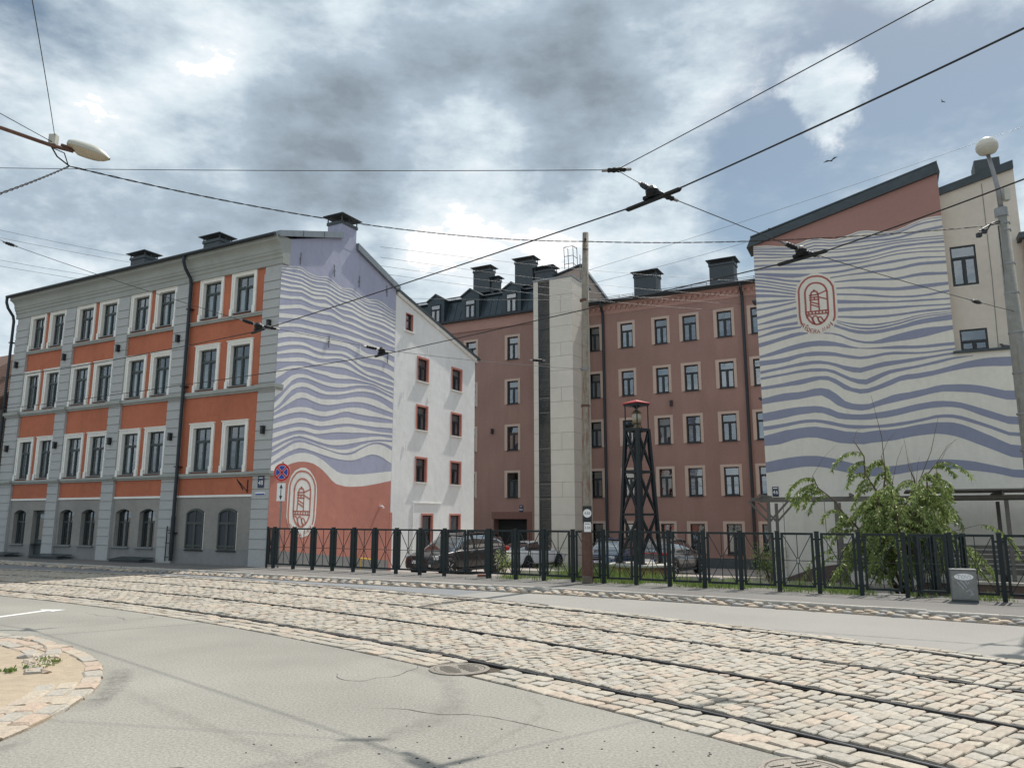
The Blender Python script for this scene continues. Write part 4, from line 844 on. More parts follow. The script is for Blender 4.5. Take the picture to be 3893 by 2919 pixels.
MR = [(0.13,6.60,[12.21,12.18,12.14,12.08,12.03,12.02,12.06,12.14,12.18,12.13,12.05,12.02,12.07,12.13,12.20,12.17,12.10,12.04,12.01,12.06,12.15,12.24,12.31,12.33,12.32],[12.18,12.15,12.11,12.05,12.00,11.98,12.03,12.11,12.14,12.10,12.02,11.99,12.04,12.10,12.17,12.14,12.08,12.02,11.98,12.03,12.12,12.21,12.29,12.31,12.29]),(0.16,6.60,[12.15,12.11,12.07,12.03,11.98,11.95,11.96,12.03,12.07,12.03,11.95,11.93,11.95,11.97,11.97,11.96,11.96,11.95,11.96,12.01,12.09,12.18,12.22,12.23,12.24],[12.10,12.05,12.01,11.97,11.93,11.89,11.91,11.98,12.02,11.98,11.91,11.88,11.89,11.90,11.89,11.88,11.87,11.87,11.89,11.94,12.03,12.11,12.16,12.17,12.18]),(0.15,6.60,[12.06,12.02,11.97,11.93,11.88,11.83,11.84,11.90,11.95,11.91,11.86,11.83,11.84,11.85,11.85,11.85,11.83,11.81,11.80,11.82,11.88,11.93,11.96,11.98,12.00],[12.01,11.96,11.91,11.87,11.82,11.78,11.79,11.85,11.89,11.86,11.80,11.78,11.78,11.78,11.78,11.78,11.76,11.73,11.72,11.74,11.78,11.83,11.86,11.88,11.90]),(0.15,6.59,[11.96,11.91,11.86,11.81,11.75,11.71,11.71,11.78,11.82,11.78,11.71,11.67,11.67,11.67,11.66,11.66,11.67,11.68,11.69,11.69,11.68,11.67,11.65,11.64,11.62],[11.90,11.84,11.78,11.74,11.69,11.66,11.67,11.73,11.77,11.73,11.66,11.63,11.62,11.62,11.61,11.61,11.62,11.63,11.64,11.64,11.63,11.63,11.61,11.60,11.58]),(0.14,6.59,[11.81,11.77,11.72,11.69,11.65,11.63,11.64,11.68,11.70,11.66,11.60,11.57,11.56,11.55,11.55,11.56,11.57,11.59,11.60,11.60,11.60,11.59,11.57,11.55,11.53],[11.75,11.71,11.66,11.63,11.61,11.59,11.60,11.64,11.66,11.62,11.55,11.52,11.51,11.50,11.49,11.49,11.51,11.53,11.55,11.56,11.55,11.54,11.53,11.51,11.49]),(0.13,6.59,[11.67,11.63,11.59,11.55,11.52,11.50,11.48,11.46,11.44,11.42,11.40,11.38,11.37,11.37,11.37,11.38,11.41,11.45,11.48,11.49,11.48,11.47,11.46,11.45,11.43],[11.61,11.58,11.55,11.52,11.49,11.47,11.44,11.42,11.39,11.36,11.33,11.30,11.29,11.28,11.27,11.28,11.31,11.35,11.38,11.40,11.39,11.39,11.38,11.36,11.34]),(0.12,6.58,[11.48,11.45,11.41,11.39,11.36,11.34,11.32,11.30,11.29,11.27,11.26,11.24,11.21,11.19,11.18,11.18,11.21,11.25,11.29,11.30,11.30,11.29,11.27,11.24,11.20],[11.40,11.37,11.34,11.31,11.28,11.25,11.23,11.20,11.18,11.17,11.16,11.14,11.13,11.13,11.13,11.14,11.17,11.21,11.24,11.26,11.26,11.25,11.23,11.20,11.17]),(0.11,6.58,[11.32,11.30,11.29,11.26,11.23,11.19,11.16,11.14,11.11,11.09,11.07,11.06,11.05,11.05,11.05,11.06,11.09,11.14,11.17,11.18,11.17,11.15,11.13,11.09,11.05],[11.23,11.21,11.19,11.15,11.11,11.07,11.04,11.03,11.01,10.99,10.97,10.96,10.96,10.97,10.99,11.01,11.05,11.09,11.12,11.13,11.12,11.11,11.08,11.04,11.01]),(0.10,6.58,[11.15,11.11,11.07,11.02,10.97,10.93,10.89,10.85,10.83,10.82,10.81,10.81,10.82,10.84,10.87,10.89,10.91,10.93,10.94,10.95,10.95,10.95,10.92,10.88,10.84],[11.07,11.00,10.93,10.87,10.81,10.76,10.75,10.78,10.79,10.76,10.73,10.72,10.73,10.76,10.78,10.81,10.82,10.83,10.84,10.86,10.87,10.87,10.86,10.83,10.80]),(2.79,6.58,[10.60,10.61,10.62,10.63,10.63,10.64,10.64,10.64,10.64,10.67,10.71,10.73,10.72,10.70,10.68],[10.55,10.56,10.57,10.57,10.56,10.55,10.55,10.54,10.55,10.57,10.60,10.62,10.61,10.59,10.57]),(2.92,6.57,[10.41,10.41,10.41,10.40,10.38,10.36,10.31,10.28,10.27,10.29,10.33,10.34,10.33,10.29,10.26],[10.37,10.35,10.34,10.32,10.30,10.27,10.23,10.20,10.18,10.20,10.22,10.23,10.21,10.19,10.16]),(2.97,6.56,[10.17,10.15,10.13,10.09,10.05,10.00,9.95,9.91,9.90,9.90,9.91,9.90,9.90,9.89],[10.10,10.08,10.05,9.99,9.93,9.88,9.83,9.79,9.77,9.76,9.76,9.76,9.77,9.78]),(2.97,6.56,[9.94,9.90,9.86,9.81,9.77,9.71,9.64,9.59,9.56,9.54,9.53,9.54,9.57,9.60],[9.87,9.83,9.79,9.74,9.68,9.62,9.57,9.52,9.49,9.46,9.46,9.46,9.49,9.51]),(2.97,6.55,[9.69,9.65,9.60,9.56,9.52,9.48,9.44,9.40,9.39,9.37,9.36,9.34,9.32,9.30],[9.54,9.51,9.48,9.45,9.42,9.39,9.37,9.34,9.32,9.30,9.29,9.27,9.26,9.24]),(2.97,6.55,[9.37,9.35,9.33,9.30,9.27,9.25,9.22,9.20,9.19,9.17,9.15,9.13,9.11,9.09],[9.22,9.21,9.20,9.18,9.16,9.14,9.12,9.11,9.10,9.10,9.09,9.07,9.06,9.04]),(2.95,6.55,[9.07,9.04,9.00,8.97,8.95,8.93,8.92,8.92,8.93,8.95,8.96,8.96,8.95,8.95],[9.00,8.96,8.91,8.87,8.85,8.84,8.83,8.84,8.85,8.87,8.88,8.88,8.88,8.87]),(2.90,6.54,[8.90,8.81,8.73,8.67,8.63,8.63,8.64,8.66,8.71,8.77,8.80,8.82,8.82,8.82],[8.87,8.76,8.67,8.61,8.57,8.56,8.59,8.62,8.67,8.73,8.77,8.79,8.79,8.80]),(2.90,6.54,[8.84,8.72,8.61,8.55,8.51,8.50,8.52,8.55,8.59,8.65,8.70,8.73,8.75,8.75,8.76],[8.80,8.67,8.56,8.48,8.43,8.43,8.45,8.49,8.53,8.59,8.65,8.69,8.71,8.71,8.73]),(2.79,6.54,[8.79,8.65,8.53,8.45,8.40,8.39,8.40,8.43,8.47,8.53,8.60,8.64,8.66,8.68,8.70],[8.68,8.54,8.41,8.32,8.27,8.26,8.27,8.31,8.34,8.38,8.43,8.46,8.48,8.49,8.50]),(2.42,6.53,[8.49,8.45,8.37,8.21,8.09,8.01,7.99,8.04,8.11,8.17,8.22,8.27,8.30,8.31,8.30,8.30],[8.45,8.40,8.29,8.13,8.01,7.93,7.89,7.88,7.90,7.91,7.92,7.94,7.98,8.03,8.09,8.15]),(0.11,1.74,[11.03,10.96,10.90,10.82,10.73,10.67,10.63],[10.95,10.88,10.81,10.73,10.65,10.59,10.54]),(0.12,1.59,[10.90,10.81,10.73,10.63,10.54,10.46],[10.82,10.74,10.65,10.57,10.48,10.41]),(0.12,1.55,[10.78,10.69,10.60,10.51,10.42,10.33],[10.73,10.64,10.56,10.46,10.37,10.28]),(0.11,1.54,[10.66,10.58,10.50,10.41,10.32,10.22],[10.57,10.50,10.43,10.35,10.26,10.18]),(0.10,1.52,[10.49,10.43,10.37,10.29,10.21,10.12],[10.38,10.33,10.28,10.22,10.14,10.06]),(0.08,1.51,[10.29,10.25,10.20,10.14,10.08,10.02],[10.15,10.12,10.09,10.05,10.01,9.97]),(0.11,1.50,[9.97,9.97,9.96,9.95,9.93,9.91],[9.87,9.86,9.85,9.85,9.86,9.87]),(0.11,1.52,[9.69,9.71,9.74,9.76,9.79,9.82],[9.61,9.63,9.65,9.68,9.72,9.77]),(0.11,1.52,[9.38,9.44,9.49,9.53,9.57,9.60],[9.27,9.32,9.37,9.42,9.46,9.51]),(0.11,1.52,[9.07,9.14,9.20,9.24,9.28,9.31],[9.03,9.05,9.08,9.12,9.15,9.19]),(0.11,1.53,[8.85,8.91,8.96,8.99,9.00,9.02],[8.79,8.83,8.86,8.88,8.89,8.90]),(0.11,1.64,[8.59,8.69,8.78,8.82,8.82,8.82],[8.53,8.59,8.64,8.68,8.72,8.75]),(0.10,1.87,[8.31,8.37,8.43,8.50,8.57,8.60,8.55],[8.14,8.21,8.28,8.35,8.41,8.46,8.51]),(0.09,6.54,[7.81,7.88,7.95,8.02,8.09,8.14,8.19,8.20,8.20,8.16,8.09,8.00,7.88,7.79,7.76,7.75,7.75,7.75,7.74,7.71,7.69,7.68,7.69,7.70,7.70],[7.72,7.75,7.79,7.84,7.89,7.94,7.97,8.00,7.99,7.96,7.93,7.86,7.80,7.76,7.72,7.70,7.67,7.64,7.62,7.60,7.58,7.58,7.58,7.59,7.59]),(0.08,6.53,[7.61,7.62,7.63,7.65,7.69,7.74,7.78,7.80,7.78,7.75,7.69,7.60,7.53,7.46,7.46,7.49,7.53,7.54,7.51,7.48,7.45,7.44,7.45,7.47,7.49],[7.41,7.43,7.44,7.47,7.51,7.59,7.64,7.63,7.62,7.59,7.55,7.48,7.41,7.36,7.36,7.39,7.43,7.44,7.42,7.40,7.38,7.38,7.39,7.41,7.42]),(0.07,6.53,[7.21,7.25,7.28,7.32,7.36,7.40,7.44,7.45,7.43,7.37,7.28,7.17,7.10,7.04,7.09,7.15,7.20,7.21,7.22,7.24,7.26,7.27,7.29,7.32,7.34],[7.10,7.14,7.18,7.21,7.25,7.28,7.30,7.32,7.31,7.26,7.16,7.01,6.90,6.86,6.92,6.98,7.02,7.05,7.08,7.11,7.14,7.18,7.21,7.24,7.27]),(0.07,7.12,[6.96,6.99,7.02,7.05,7.08,7.12,7.15,7.16,7.15,7.11,7.03,6.87,6.72,6.63,6.60,6.70,6.80,6.88,6.91,6.94,6.96,7.00,7.05,7.10,7.14,7.17,7.17,7.17],[6.87,6.90,6.93,6.96,6.99,7.02,7.04,7.04,7.02,7.01,6.90,6.74,6.58,6.46,6.41,6.51,6.63,6.74,6.79,6.83,6.87,6.91,6.95,6.99,7.05,7.10,7.13,7.15]),(0.09,8.22,[6.60,6.62,6.65,6.68,6.72,6.76,6.80,6.84,6.85,6.83,6.70,6.50,6.33,6.26,6.26,6.33,6.43,6.53,6.63,6.68,6.68,6.71,6.74,6.79,6.85,6.91,6.97,7.01,7.04,7.05,7.04,7.01],[6.48,6.50,6.52,6.54,6.56,6.57,6.61,6.67,6.71,6.67,6.51,6.29,6.18,6.09,6.10,6.17,6.25,6.34,6.45,6.49,6.50,6.53,6.57,6.62,6.67,6.71,6.74,6.76,6.76,6.75,6.72,6.68]),(0.09,8.23,[6.14,6.19,6.25,6.29,6.30,6.30,6.33,6.39,6.40,6.33,6.13,5.85,5.74,5.70,5.70,5.79,5.88,5.97,6.01,6.03,6.08,6.12,6.18,6.22,6.21,6.20,6.17,6.12,6.05,5.96,5.88,5.80],[5.92,5.95,5.98,6.00,6.02,6.03,6.07,6.11,6.12,5.95,5.71,5.58,5.51,5.47,5.50,5.59,5.65,5.70,5.75,5.79,5.84,5.90,5.95,5.98,5.96,5.93,5.90,5.85,5.76,5.66,5.57,5.49]),(0.09,8.19,[5.57,5.61,5.65,5.69,5.72,5.74,5.74,5.74,5.70,5.61,5.46,5.39,5.35,5.33,5.34,5.37,5.40,5.44,5.49,5.55,5.60,5.63,5.66,5.65,5.62,5.56,5.46,5.35,5.24,5.12,5.01,4.89],[5.25,5.29,5.32,5.36,5.41,5.45,5.47,5.49,5.46,5.35,5.22,5.18,5.15,5.13,5.13,5.15,5.17,5.21,5.26,5.32,5.37,5.41,5.43,5.44,5.42,5.36,5.24,5.10,4.98,4.87,4.75,4.63]),(0.08,8.18,[5.07,5.09,5.12,5.15,5.19,5.23,5.25,5.24,5.20,5.14,5.06,4.99,4.96,4.94,4.92,4.92,4.94,4.96,4.99,5.02,5.06,5.11,5.17,5.18,5.16,5.09,4.98,4.86,4.74,4.61,4.48,4.35],[4.91,4.94,4.98,5.02,5.07,5.11,5.13,5.13,5.08,5.00,4.93,4.86,4.82,4.81,4.82,4.82,4.82,4.84,4.87,4.91,4.96,5.01,5.06,5.07,5.04,4.96,4.85,4.74,4.62,4.49,4.36,4.23]),(0.08,8.19,[4.71,4.77,4.83,4.89,4.92,4.95,4.97,4.97,4.92,4.88,4.80,4.73,4.71,4.67,4.71,4.73,4.73,4.75,4.78,4.83,4.87,4.90,4.92,4.91,4.88,4.79,4.66,4.51,4.37,4.21,4.06,3.90],[4.33,4.34,4.37,4.44,4.52,4.56,4.58,4.56,4.49,4.41,4.33,4.30,4.27,4.25,4.29,4.31,4.33,4.36,4.41,4.46,4.49,4.51,4.52,4.48,4.41,4.30,4.17,4.04,3.91,3.77,3.64,3.51]),(0.07,8.17,[3.71,3.76,3.81,3.85,3.88,3.90,3.90,3.89,3.84,3.78,3.70,3.62,3.54,3.46,3.43,3.42,3.44,3.46,3.50,3.55,3.58,3.61,3.63,3.62,3.60,3.57,3.52,3.45,3.38,3.31,3.23,3.15],[3.31,3.35,3.39,3.43,3.47,3.50,3.51,3.49,3.45,3.37,3.30,3.23,3.17,3.12,3.10,3.11,3.13,3.16,3.21,3.25,3.29,3.31,3.33,3.32,3.28,3.24,3.21,3.17,3.12,3.05,2.97,2.89])]
MR_B = [12.28,12.25,12.22,12.17,12.11,12.07,12.07,12.12,12.20,12.22,12.17,12.10,12.06,12.12,12.17,12.24,12.23,12.17,12.10,12.06,12.08,12.15,12.25,12.33,12.37,12.38,12.36]
E_LN = {'outer':[(1.670,8.900),(1.637,9.062),(1.618,9.252),(1.629,9.626),(1.635,10.003),(1.638,10.191),(1.672,10.320),(1.749,10.461),(1.887,10.612),(2.011,10.680),(2.150,10.712),(2.336,10.704),(2.501,10.658),(2.662,10.550),(2.769,10.414),(2.849,10.235),(2.865,9.991),(2.858,9.565),(2.849,9.143),(2.838,9.034),(2.792,8.911)],'inner':[(1.855,10.087),(1.888,10.215),(1.955,10.328),(2.045,10.410),(2.167,10.450),(2.302,10.445),(2.434,10.400),(2.537,10.315),(2.605,10.193),(2.637,10.058),(2.636,9.909),(2.635,9.594),(2.633,9.242),(2.609,9.134),(2.543,9.013),(2.453,8.913),(2.331,8.834),(2.197,8.822),(2.066,8.874),(1.955,8.989),(1.879,9.128),(1.848,9.299),(1.855,9.692),(1.855,10.087)],'l1':[(1.850,9.342),(2.639,9.343)],'l2':[(1.861,9.245),(2.631,9.220)],'v1':[(1.947,9.334),(1.944,9.247)],'v2':[(2.065,9.335),(2.063,9.246)],'v3':[(2.188,9.337),(2.185,9.240)],'v4':[(2.309,9.337),(2.306,9.237)],'v5':[(2.431,9.337),(2.427,9.230)],'v6':[(2.551,9.335),(2.547,9.225)],'tl':[(2.061,9.985),(2.036,9.669),(2.021,9.368)],'tr':[(2.316,10.007),(2.320,9.689),(2.328,9.372)],'dome':[(2.060,9.966),(2.069,10.040),(2.102,10.101),(2.172,10.130),(2.247,10.114),(2.294,10.066),(2.315,9.998)],'fin':[(2.183,10.171),(2.180,10.125)],'h1':[(2.009,9.978),(2.326,9.984)],'h2':[(2.004,9.889),(2.330,9.890)],'h3':[(2.006,9.795),(2.344,9.794)],'vm':[(2.182,9.890),(2.179,9.797)],'d1':[(2.055,9.713),(2.306,9.607)],'d2':[(2.054,9.611),(2.316,9.494)],'b1':[(2.340,10.000),(2.624,10.103)],'b2':[(2.346,9.876),(2.631,9.761)],'w1':[(1.873,9.156),(1.933,9.181),(2.000,9.160),(2.046,9.090),(2.065,8.994),(2.101,8.907),(2.140,8.847)],'w2':[(2.072,9.096),(2.117,9.155),(2.185,9.162),(2.241,9.113),(2.264,9.027),(2.296,8.940),(2.384,8.884)],'w3':[(2.254,9.056),(2.299,9.106),(2.357,9.099),(2.395,9.049),(2.424,8.981),(2.479,8.932)],'w4':[(2.074,9.086),(2.089,8.982),(2.140,8.856)],'w5':[(2.265,9.055),(2.273,8.961),(2.332,8.853)]}
E_CAP = [(1.541,10.015),(1.553,10.203),(1.658,10.511),(1.842,10.714),(2.106,10.828),(2.327,10.837),(2.558,10.753),(2.763,10.564),(2.899,10.358),(2.955,10.090),(2.962,9.830),(2.955,9.369),(2.936,9.096),(2.879,8.864),(2.768,8.675),(2.593,8.529),(2.374,8.471),(2.174,8.479),(1.960,8.534),(1.783,8.673),(1.627,8.896),(1.541,9.167),(1.536,9.638)]
E_TX = [('R',1.725,8.838),('E_',1.834,8.733),('D',1.904,8.660),('E',2.006,8.603),('R',2.122,8.572),('A',2.238,8.559),('N',2.433,8.611),('A',2.562,8.680),('M',2.662,8.760),('I',2.749,8.833)]
EC = (2.24, 9.66)
def emblem(parent, P, ou, oz, k, mred, mbase, base=True):
    """painted badge: pale capsule, lighthouse, waves and curved lettering"""
    T = lambda p: (ou + (p[0] - EC[0]) * k, oz + (p[1] - EC[1]) * k)
    if base:
        m = MB(); pts = [T(p) for p in E_CAP]; m.poly([P(a, z, 0.004) for a, z in pts]); bo = m.build('emblem_ground', mbase, parent)
    parent = bo; m = MB(); Q = lambda a, z: P(a, z, 0.007)
    for key, pts in E_LN.items():
        stroke(m, [T(p) for p in pts], (0.070 if len(key) > 2 else 0.054) * k, Q)
    m.build('emblem_drawing', mred, parent)
    H = 0.135 * k; W_ = H * 1.0
    for ch, a, z in E_TX:
        m = MB(); a, z = T((a, z)); ang = math.atan2(z - (oz - 0.10 * k), a - ou) + PI / 2
        c, s = math.cos(ang), math.sin(ang)
        for ln in GLY[ch]:
            stroke(m, [(a + ((x - .3) * W_ * c - (y - .5) * H * s), z + ((x - .3) * W_ * s + (y - .5) * H * c)) for x, y in ln], 0.030 * k, Q)
        m.build('letter', mred, parent)

# ------------------------------------------------------------------ corner house no. 48
def house48():
    H = thing('apartment_building', 'corner house with orange and grey facade and a wave mural on its side wall', 'building', (-8.22, 25.975, 0), R(-28.3))
    LW = 16.4
    PIL = [(-0.83, -0.012), (-5.57, -4.75), (-9.13, -8.39), (-12.73, -12.0), (-16.4, -15.41)]
    BAY = [(-4.75, -0.83), (-8.39, -5.57), (-12.0, -9.13), (-15.41, -12.73)]
    RC = 0.10
    P = lambda a, d, z: (a, RC + d, z)
    fl = [(3.24, 5.05), (6.27, 8.0), (9.0, 10.62)]
    og = MB(); gr = MB(); dg = MB(); pl = MB()
    wins = []
    for bi, (b0, b1) in enumerate(BAY):
        if bi == 0: ww = [(-4.27, -2.99), (-2.56, -1.28)]
        else:
            g = 0.14; c = (b0 + b1) / 2; ww = [(b0 + .012, c - g), (c + g, b1 - .012)]
        holes = [[], [], []]
        for fi, (z0, z1) in enumerate(fl):
            for (x0, x1) in ww:
                holes[fi].append((x0 + .15, x1 - .15, z0 + .06, z1 - .14)); wins.append((bi, fi, x0, x1, z0, z1))
        wall(og, b0, b1, 3.22, lambda x: 6.05, holes[0], P, .28)
        wall(og, b0, b1, 6.24, lambda x: 8.83, holes[1], P, .28)
        wall(og, b0, b1, 8.96, lambda x: 10.60, holes[2], P, .28)
        wall(og, b0, b1, 2.45, lambda x: 3.07, [], P)
        if bi == 0: gh = []
        elif bi == 3: gh = [(-15.10, -14.22, .55, 1.98), (-13.72, -12.92, 0.03, 1.96)]
        else:
            c = (b0 + b1) / 2; gh = [(b0 + .16, b0 + 1.08, .55, 1.98), (c + .18, c + 1.10, .55, 1.98)]
        wall(dg, b0, b1, 0.56, lambda x: 2.37, [(a, b, max(z, .56), t) for a, b, z, t in gh], P, .26)
        wall(pl, b0, b1, -0.4, lambda x: 0.56, [(a, b, z, .56) for a, b, z, t in gh if z < .1], lambda a, d, z: (a, RC - .012 + d, z), .26)
        s = MB(); s.box(b0 + .002, b1 - .002, RC - .035, RC + .02, 2.372, 2.448); s.build('string_course', M_TRIM, H)
        s = MB(); s.box(b0 + .002, b1 - .002, RC - .09, RC + .02, 8.832, 8.90); s.box(b0 + .002, b1 - .002, RC - .12, RC + .02, 8.902, 8.958); s.build('sill_course', M_CORN, H)
        # ground-floor windows
        for gi, (a, b, z, t) in enumerate(gh):
            if z < .1:
                d = MB(); w = b - a
                d.box(a, b, RC + .18, RC + .24, z, t); dd = d.build('door', M_FRAME, H)
                m = MB(); m.box(a + .12, b - .12, RC + .165, RC + .178, .75, 1.8); m.build('door_glass', M_GLASS, dd)
                m = MB(); m.box(a + .10, b - .10, RC + .16, RC + .178, .12, .6); m.build('door_panel', M_FRAME, dd)
                m = MB(); m.tube([(b - .07, RC + .14, .95), (b - .07, RC + .14, 1.15)], .012); m.build('door_handle', M_STEEL, dd)
                continue
            arch_window(H, a, b, z, t, RC, 0.20, M_FRAME, M_GLASS, (bi + gi) % 2)
        if bi == 0:
            for (a, b) in ((-4.13, -3.21), (-2.47, -1.55)): blind_window(H, a, b, .53, 1.98, RC)
    og.build('orange_wall', M_ORANGE, H); dg.build('ground_floor_wall', M_DGREY, H); pl.build('plinth', M_PLINTH, H)
    # pilasters of rendered blocks
    blk = {}
    for (a, b) in PIL:
        core = MB(); core.box(a + .012, b - .012, 0.032, 0.34, -0.4, 10.6); c = core.build('pilaster', M_GREY, H)
        w = round(b - a, 2)
        if w not in blk: 
            m = MB(); m.box(-w / 2, w / 2, -.0, .30, -.149, .149); me = m.mesh('block', M_GREY); blk[w] = me
            m = MB(); m.box(-w / 2, w / 2, -.0, .30, -.29, .29); blk[(w, 1)] = m.mesh('block', M_GREY)
        z = 0.23
        inst('block', blk[(w, 1)], c, ((a + b) / 2, 0.0, 0.26), sc=(1, 1, 1.1))
        z = 0.76
        while z < 10.5:
            if not (3.0 < z + .0 < 3.26 and False): inst('block', blk[w], c, ((a + b) / 2, 0.0, z))
            z += 0.336
    # cornices between the floors run round the pilasters
    for (z0, z1) in ((3.065, 3.225), (6.045, 6.245)):
        m = MB()
        for (a, b), y in [(p, -.0) for p in PIL] + [(p, RC) for p in BAY]:
            m.box(a - (.05 if y < RC else -.051), b + (.05 if y < RC else -.051), y - .06, .33, z0, z0 + .07); m.box(a - (.07 if y < RC else -.071), b + (.07 if y < RC else -.071), y - .12, .33, z0 + .07, z1)
        m.build('floor_cornice', M_CORN, H)
    # top cornice swept along the front
    pr = [(.33, 10.60), (-.012, 10.60), (-.012, 10.80), (-.05, 10.83), (-.06, 10.93), (-.11, 10.98), (-.11, 11.05), (-.14, 11.08), (-.15, 11.22), (-.20, 11.30), (-.28, 11.36), (-.36, 11.40), (-.36, 11.52), (-.42, 11.57), (.33, 11.60)]
    m = MB(); m.prism([(-LW - .1, y, z) for y, z in pr][::-1], (LW + .16, 0, 0)); m.build('top_cornice', M_CORN, H)
    # window surrounds, windows, sills
    sur = {}
    cur = {(0, 2): (1, 1), (0, 1): (2, 1), (1, 2): (0, 1), (1, 1): (1, 1), (2, 2): (3, 1), (0, 0): (0, 0), (1, 0): (2, 0)}
    cnt = {}
    for (bi, fi, x0, x1, z0, z1) in wins:
        w, h = round(x1 - x0, 3), round(z1 - z0, 3)
        if (w, h) not in sur:
            m = MB(); hw = w / 2
            for s in (-1, 1):
                xo, xi, xm = s * hw, s * (hw - .15), s * (hw - .07)
                L_ = sorted((xo, xm)); m.box(L_[0], L_[1], -.055, .004, .0, h)
                L_ = sorted((xm, xi)); m.box(L_[0], L_[1], -.030, .004, .0, h - .07)
                L_ = sorted((s * (hw + .012), s * (hw - .13))); m.box(L_[0], L_[1], -.085, .003, -.03, .24)
                L_ = sorted((xi, xi + s * .008)); m.box(xi - (.008 if s > 0 else 0), xi + (0 if s > 0 else .008), -.028, .24, .06, h - .14)
            m.box(-hw + .07, hw - .07, -.0551, .004, h - .07, h); m.box(-hw - .03, hw + .03, -.085, .004, h + .0005, h + .035)
            m.box(-hw + .15, hw - .15, -.0301, .004, h - .14, h - .0701); m.box(-hw + .15, hw - .15, -.028, .24, h - .148, h - .1405)
            sur[(w, h)] = m.mesh('window_surround', M_TRIM)
        inst('window_surround', sur[(w, h)], H, ((x0 + x1) / 2, RC, z0))
        k = cnt.get((bi, fi), 0); cnt[(bi, fi)] = k + 1
        window(H, P, x0 + .158, x1 - .158, z0 + .06, z1 - .148, .14, M_FRAME, M_GLASS, 'T4', cur.get((bi, fi), (0, 0))[k])
        m = MB(); m.box(x0 + .135, x1 - .135, RC - .10, RC + .11, z0 + .035, z0 + .058); m.build('window_sill', M_ZINC, H)
    # side wall with the mural
    Q = lambda a, d, z: (-d, a, z)
    sl = lambda y: 11.50 + (12.70 - 11.50) * y / 3.4 if y < 3.4 else 12.70 + (11.45 - 12.70) * (y - 3.4) / 3.4
    m = MB(); wall(m, 0.0, 6.72, -0.9, sl, [], lambda a, d, z: (-0.006 - d, a, z), cuts=(3.4,)); m.build('mural_wall', M_LILAC, H)
    sw = lambda y: 11.22 + (9.45 - 11.22) * (y - 6.72) / 6.68
    holes = [(7.48, 7.98, 9.78, 10.57)]
    for (z0, z1) in ((7.62, 8.84), (5.42, 6.65), (3.12, 4.33), (-0.6, 1.86)):
        dx = .55 if z1 < 2 else 0
        holes += [(8.45 + dx, 9.25 + dx, z0 + .07, z1 - .10), (11.28, 12.12, z0 + .07, z1 - .10)]
    m = MB(); wall(m, 6.72, 13.4, -1.0, sw, holes, lambda a, d, z: (-0.012 - d, a, z), .26); m.build('wing_wall', M_WHITEW, H)
    for (a, b, z0, z1) in holes:
        t = MB(); e = .075 if a > 8 else .02
        X = lambda x0, x1, y0, y1, za, zb: t.box(x0, x1, y0, y1, za, zb)
        X(-.05, .006, a - e, a, z0 - .0, z1 + e); X(-.05, .006, b, b + e, z0, z1 + e); X(-.05, .006, a, b, z1, z1 + e)
        X(-.095, .0055, a, a + .006, z0, z1); X(-.095, .0055, b - .006, b, z0, z1); X(-.095, .0055, a + .006, b - .006, z1 - .006, z1)
        t.build('window_surround', M_REDTRIM, H)
        window(H, lambda p, d, z: (-d, p, z), a + .008, b - .008, z0, z1 - .008, .13, M_FRAMEB, M_GLASS, 'T3' if a > 8 else 'T2', 4 if (a + z0) % 1 > .3 else 0, ang=PI / 2, split=.33)
        t = MB(); t.box(-.05, .085, a - .09, b + .09, z0 - .045, z0 - .002); t.build('window_sill', M_CREAM, H)
    # painted waves, laid a few millimetres proud of the render
    V = lambda a, z: (-0.001, a, z)
    us = [max(0.0, u) for u in MU]
    for (t, b) in ML: m = MB(); ribbon(m, us, t, b, V); m.build('painted_wave', M_CREAM, H)
    sal = ML[-1][1]; m = MB()
    lo = [0.60 - 0.101 * u for u in us]; ribbon(m, us, sal, lo, lambda a, z: (-0.0015, a, z)); m.build('mural_salmon_ground', M_SALMON, H)
    m = MB(); ribbon(m, us, lo, [-0.9] * len(us), lambda a, z: (-0.0015, a, z)); m.build('mural_plinth', M_PLINTH, H)
    emblem(H, lambda a, z, o: (-0.0015 + o, a, z), 1.56, 2.20, 1.035, M_SALMON, M_CREAM)
    m = MB(); m.box(-.02, .004, 6.66, 6.84, -.6, 1.86); m.build('meter_door', M_REDTRIM, H)
    m = MB(); m.box(-.01, .03, 8.28, 10.5, 2.27, 2.30); m.box(-.01, .03, 8.28, 8.31, -.5, 2.27); m.build('porch_edge', M_CREAM, H)
    # iron wall anchors
    an = MB(); an.tube([(.03, .0, -.24), (.02, 0.004, .24)], .018, 5); an.box(-.0, .05, -.03, .03, -.03, .03); am = an.mesh('wall_anchor', M_STEEL)
    aw = MB(); aw.tube([(.03, .0, -.22), (.02, 0.004, .22)], .016, 5); aw.box(-.0, .04, -.025, .025, -.03, .03); awm = aw.mesh('wall_anchor', M_WHITEW)
    for i, (a, z) in enumerate(((.89, 11.04), (2.72, 11.11), (4.22, 11.10), (6.03, 11.18), (2.57, 8.25), (4.41, 8.30), (6.21, 8.31))): inst('wall_anchor', am if i != 5 else awm, H, (0, a, z), (R(4 if i % 2 else -3), 0, 0))
    for (a, z) in ((7.29, 9.2), (9.2, 9.2), (11.0, 9.2), (7.4, 6.98), (9.39, 7.0), (7.63, 4.68)): inst('wall_anchor', awm, H, (0, a, z), (R(random.uniform(-4, 4)), 0, 0))
    # security camera
    m = MB(); m.box(0, .10, -.04, .04, -.04, .04); m.tube([(.10, 0, 0), (.16, -.02, -.04), (.26, -.10, -.07)], [.02, .035, .04], 8); m.build('security_camera', M_WHITE, H, loc=(0, 6.02, 2.12))
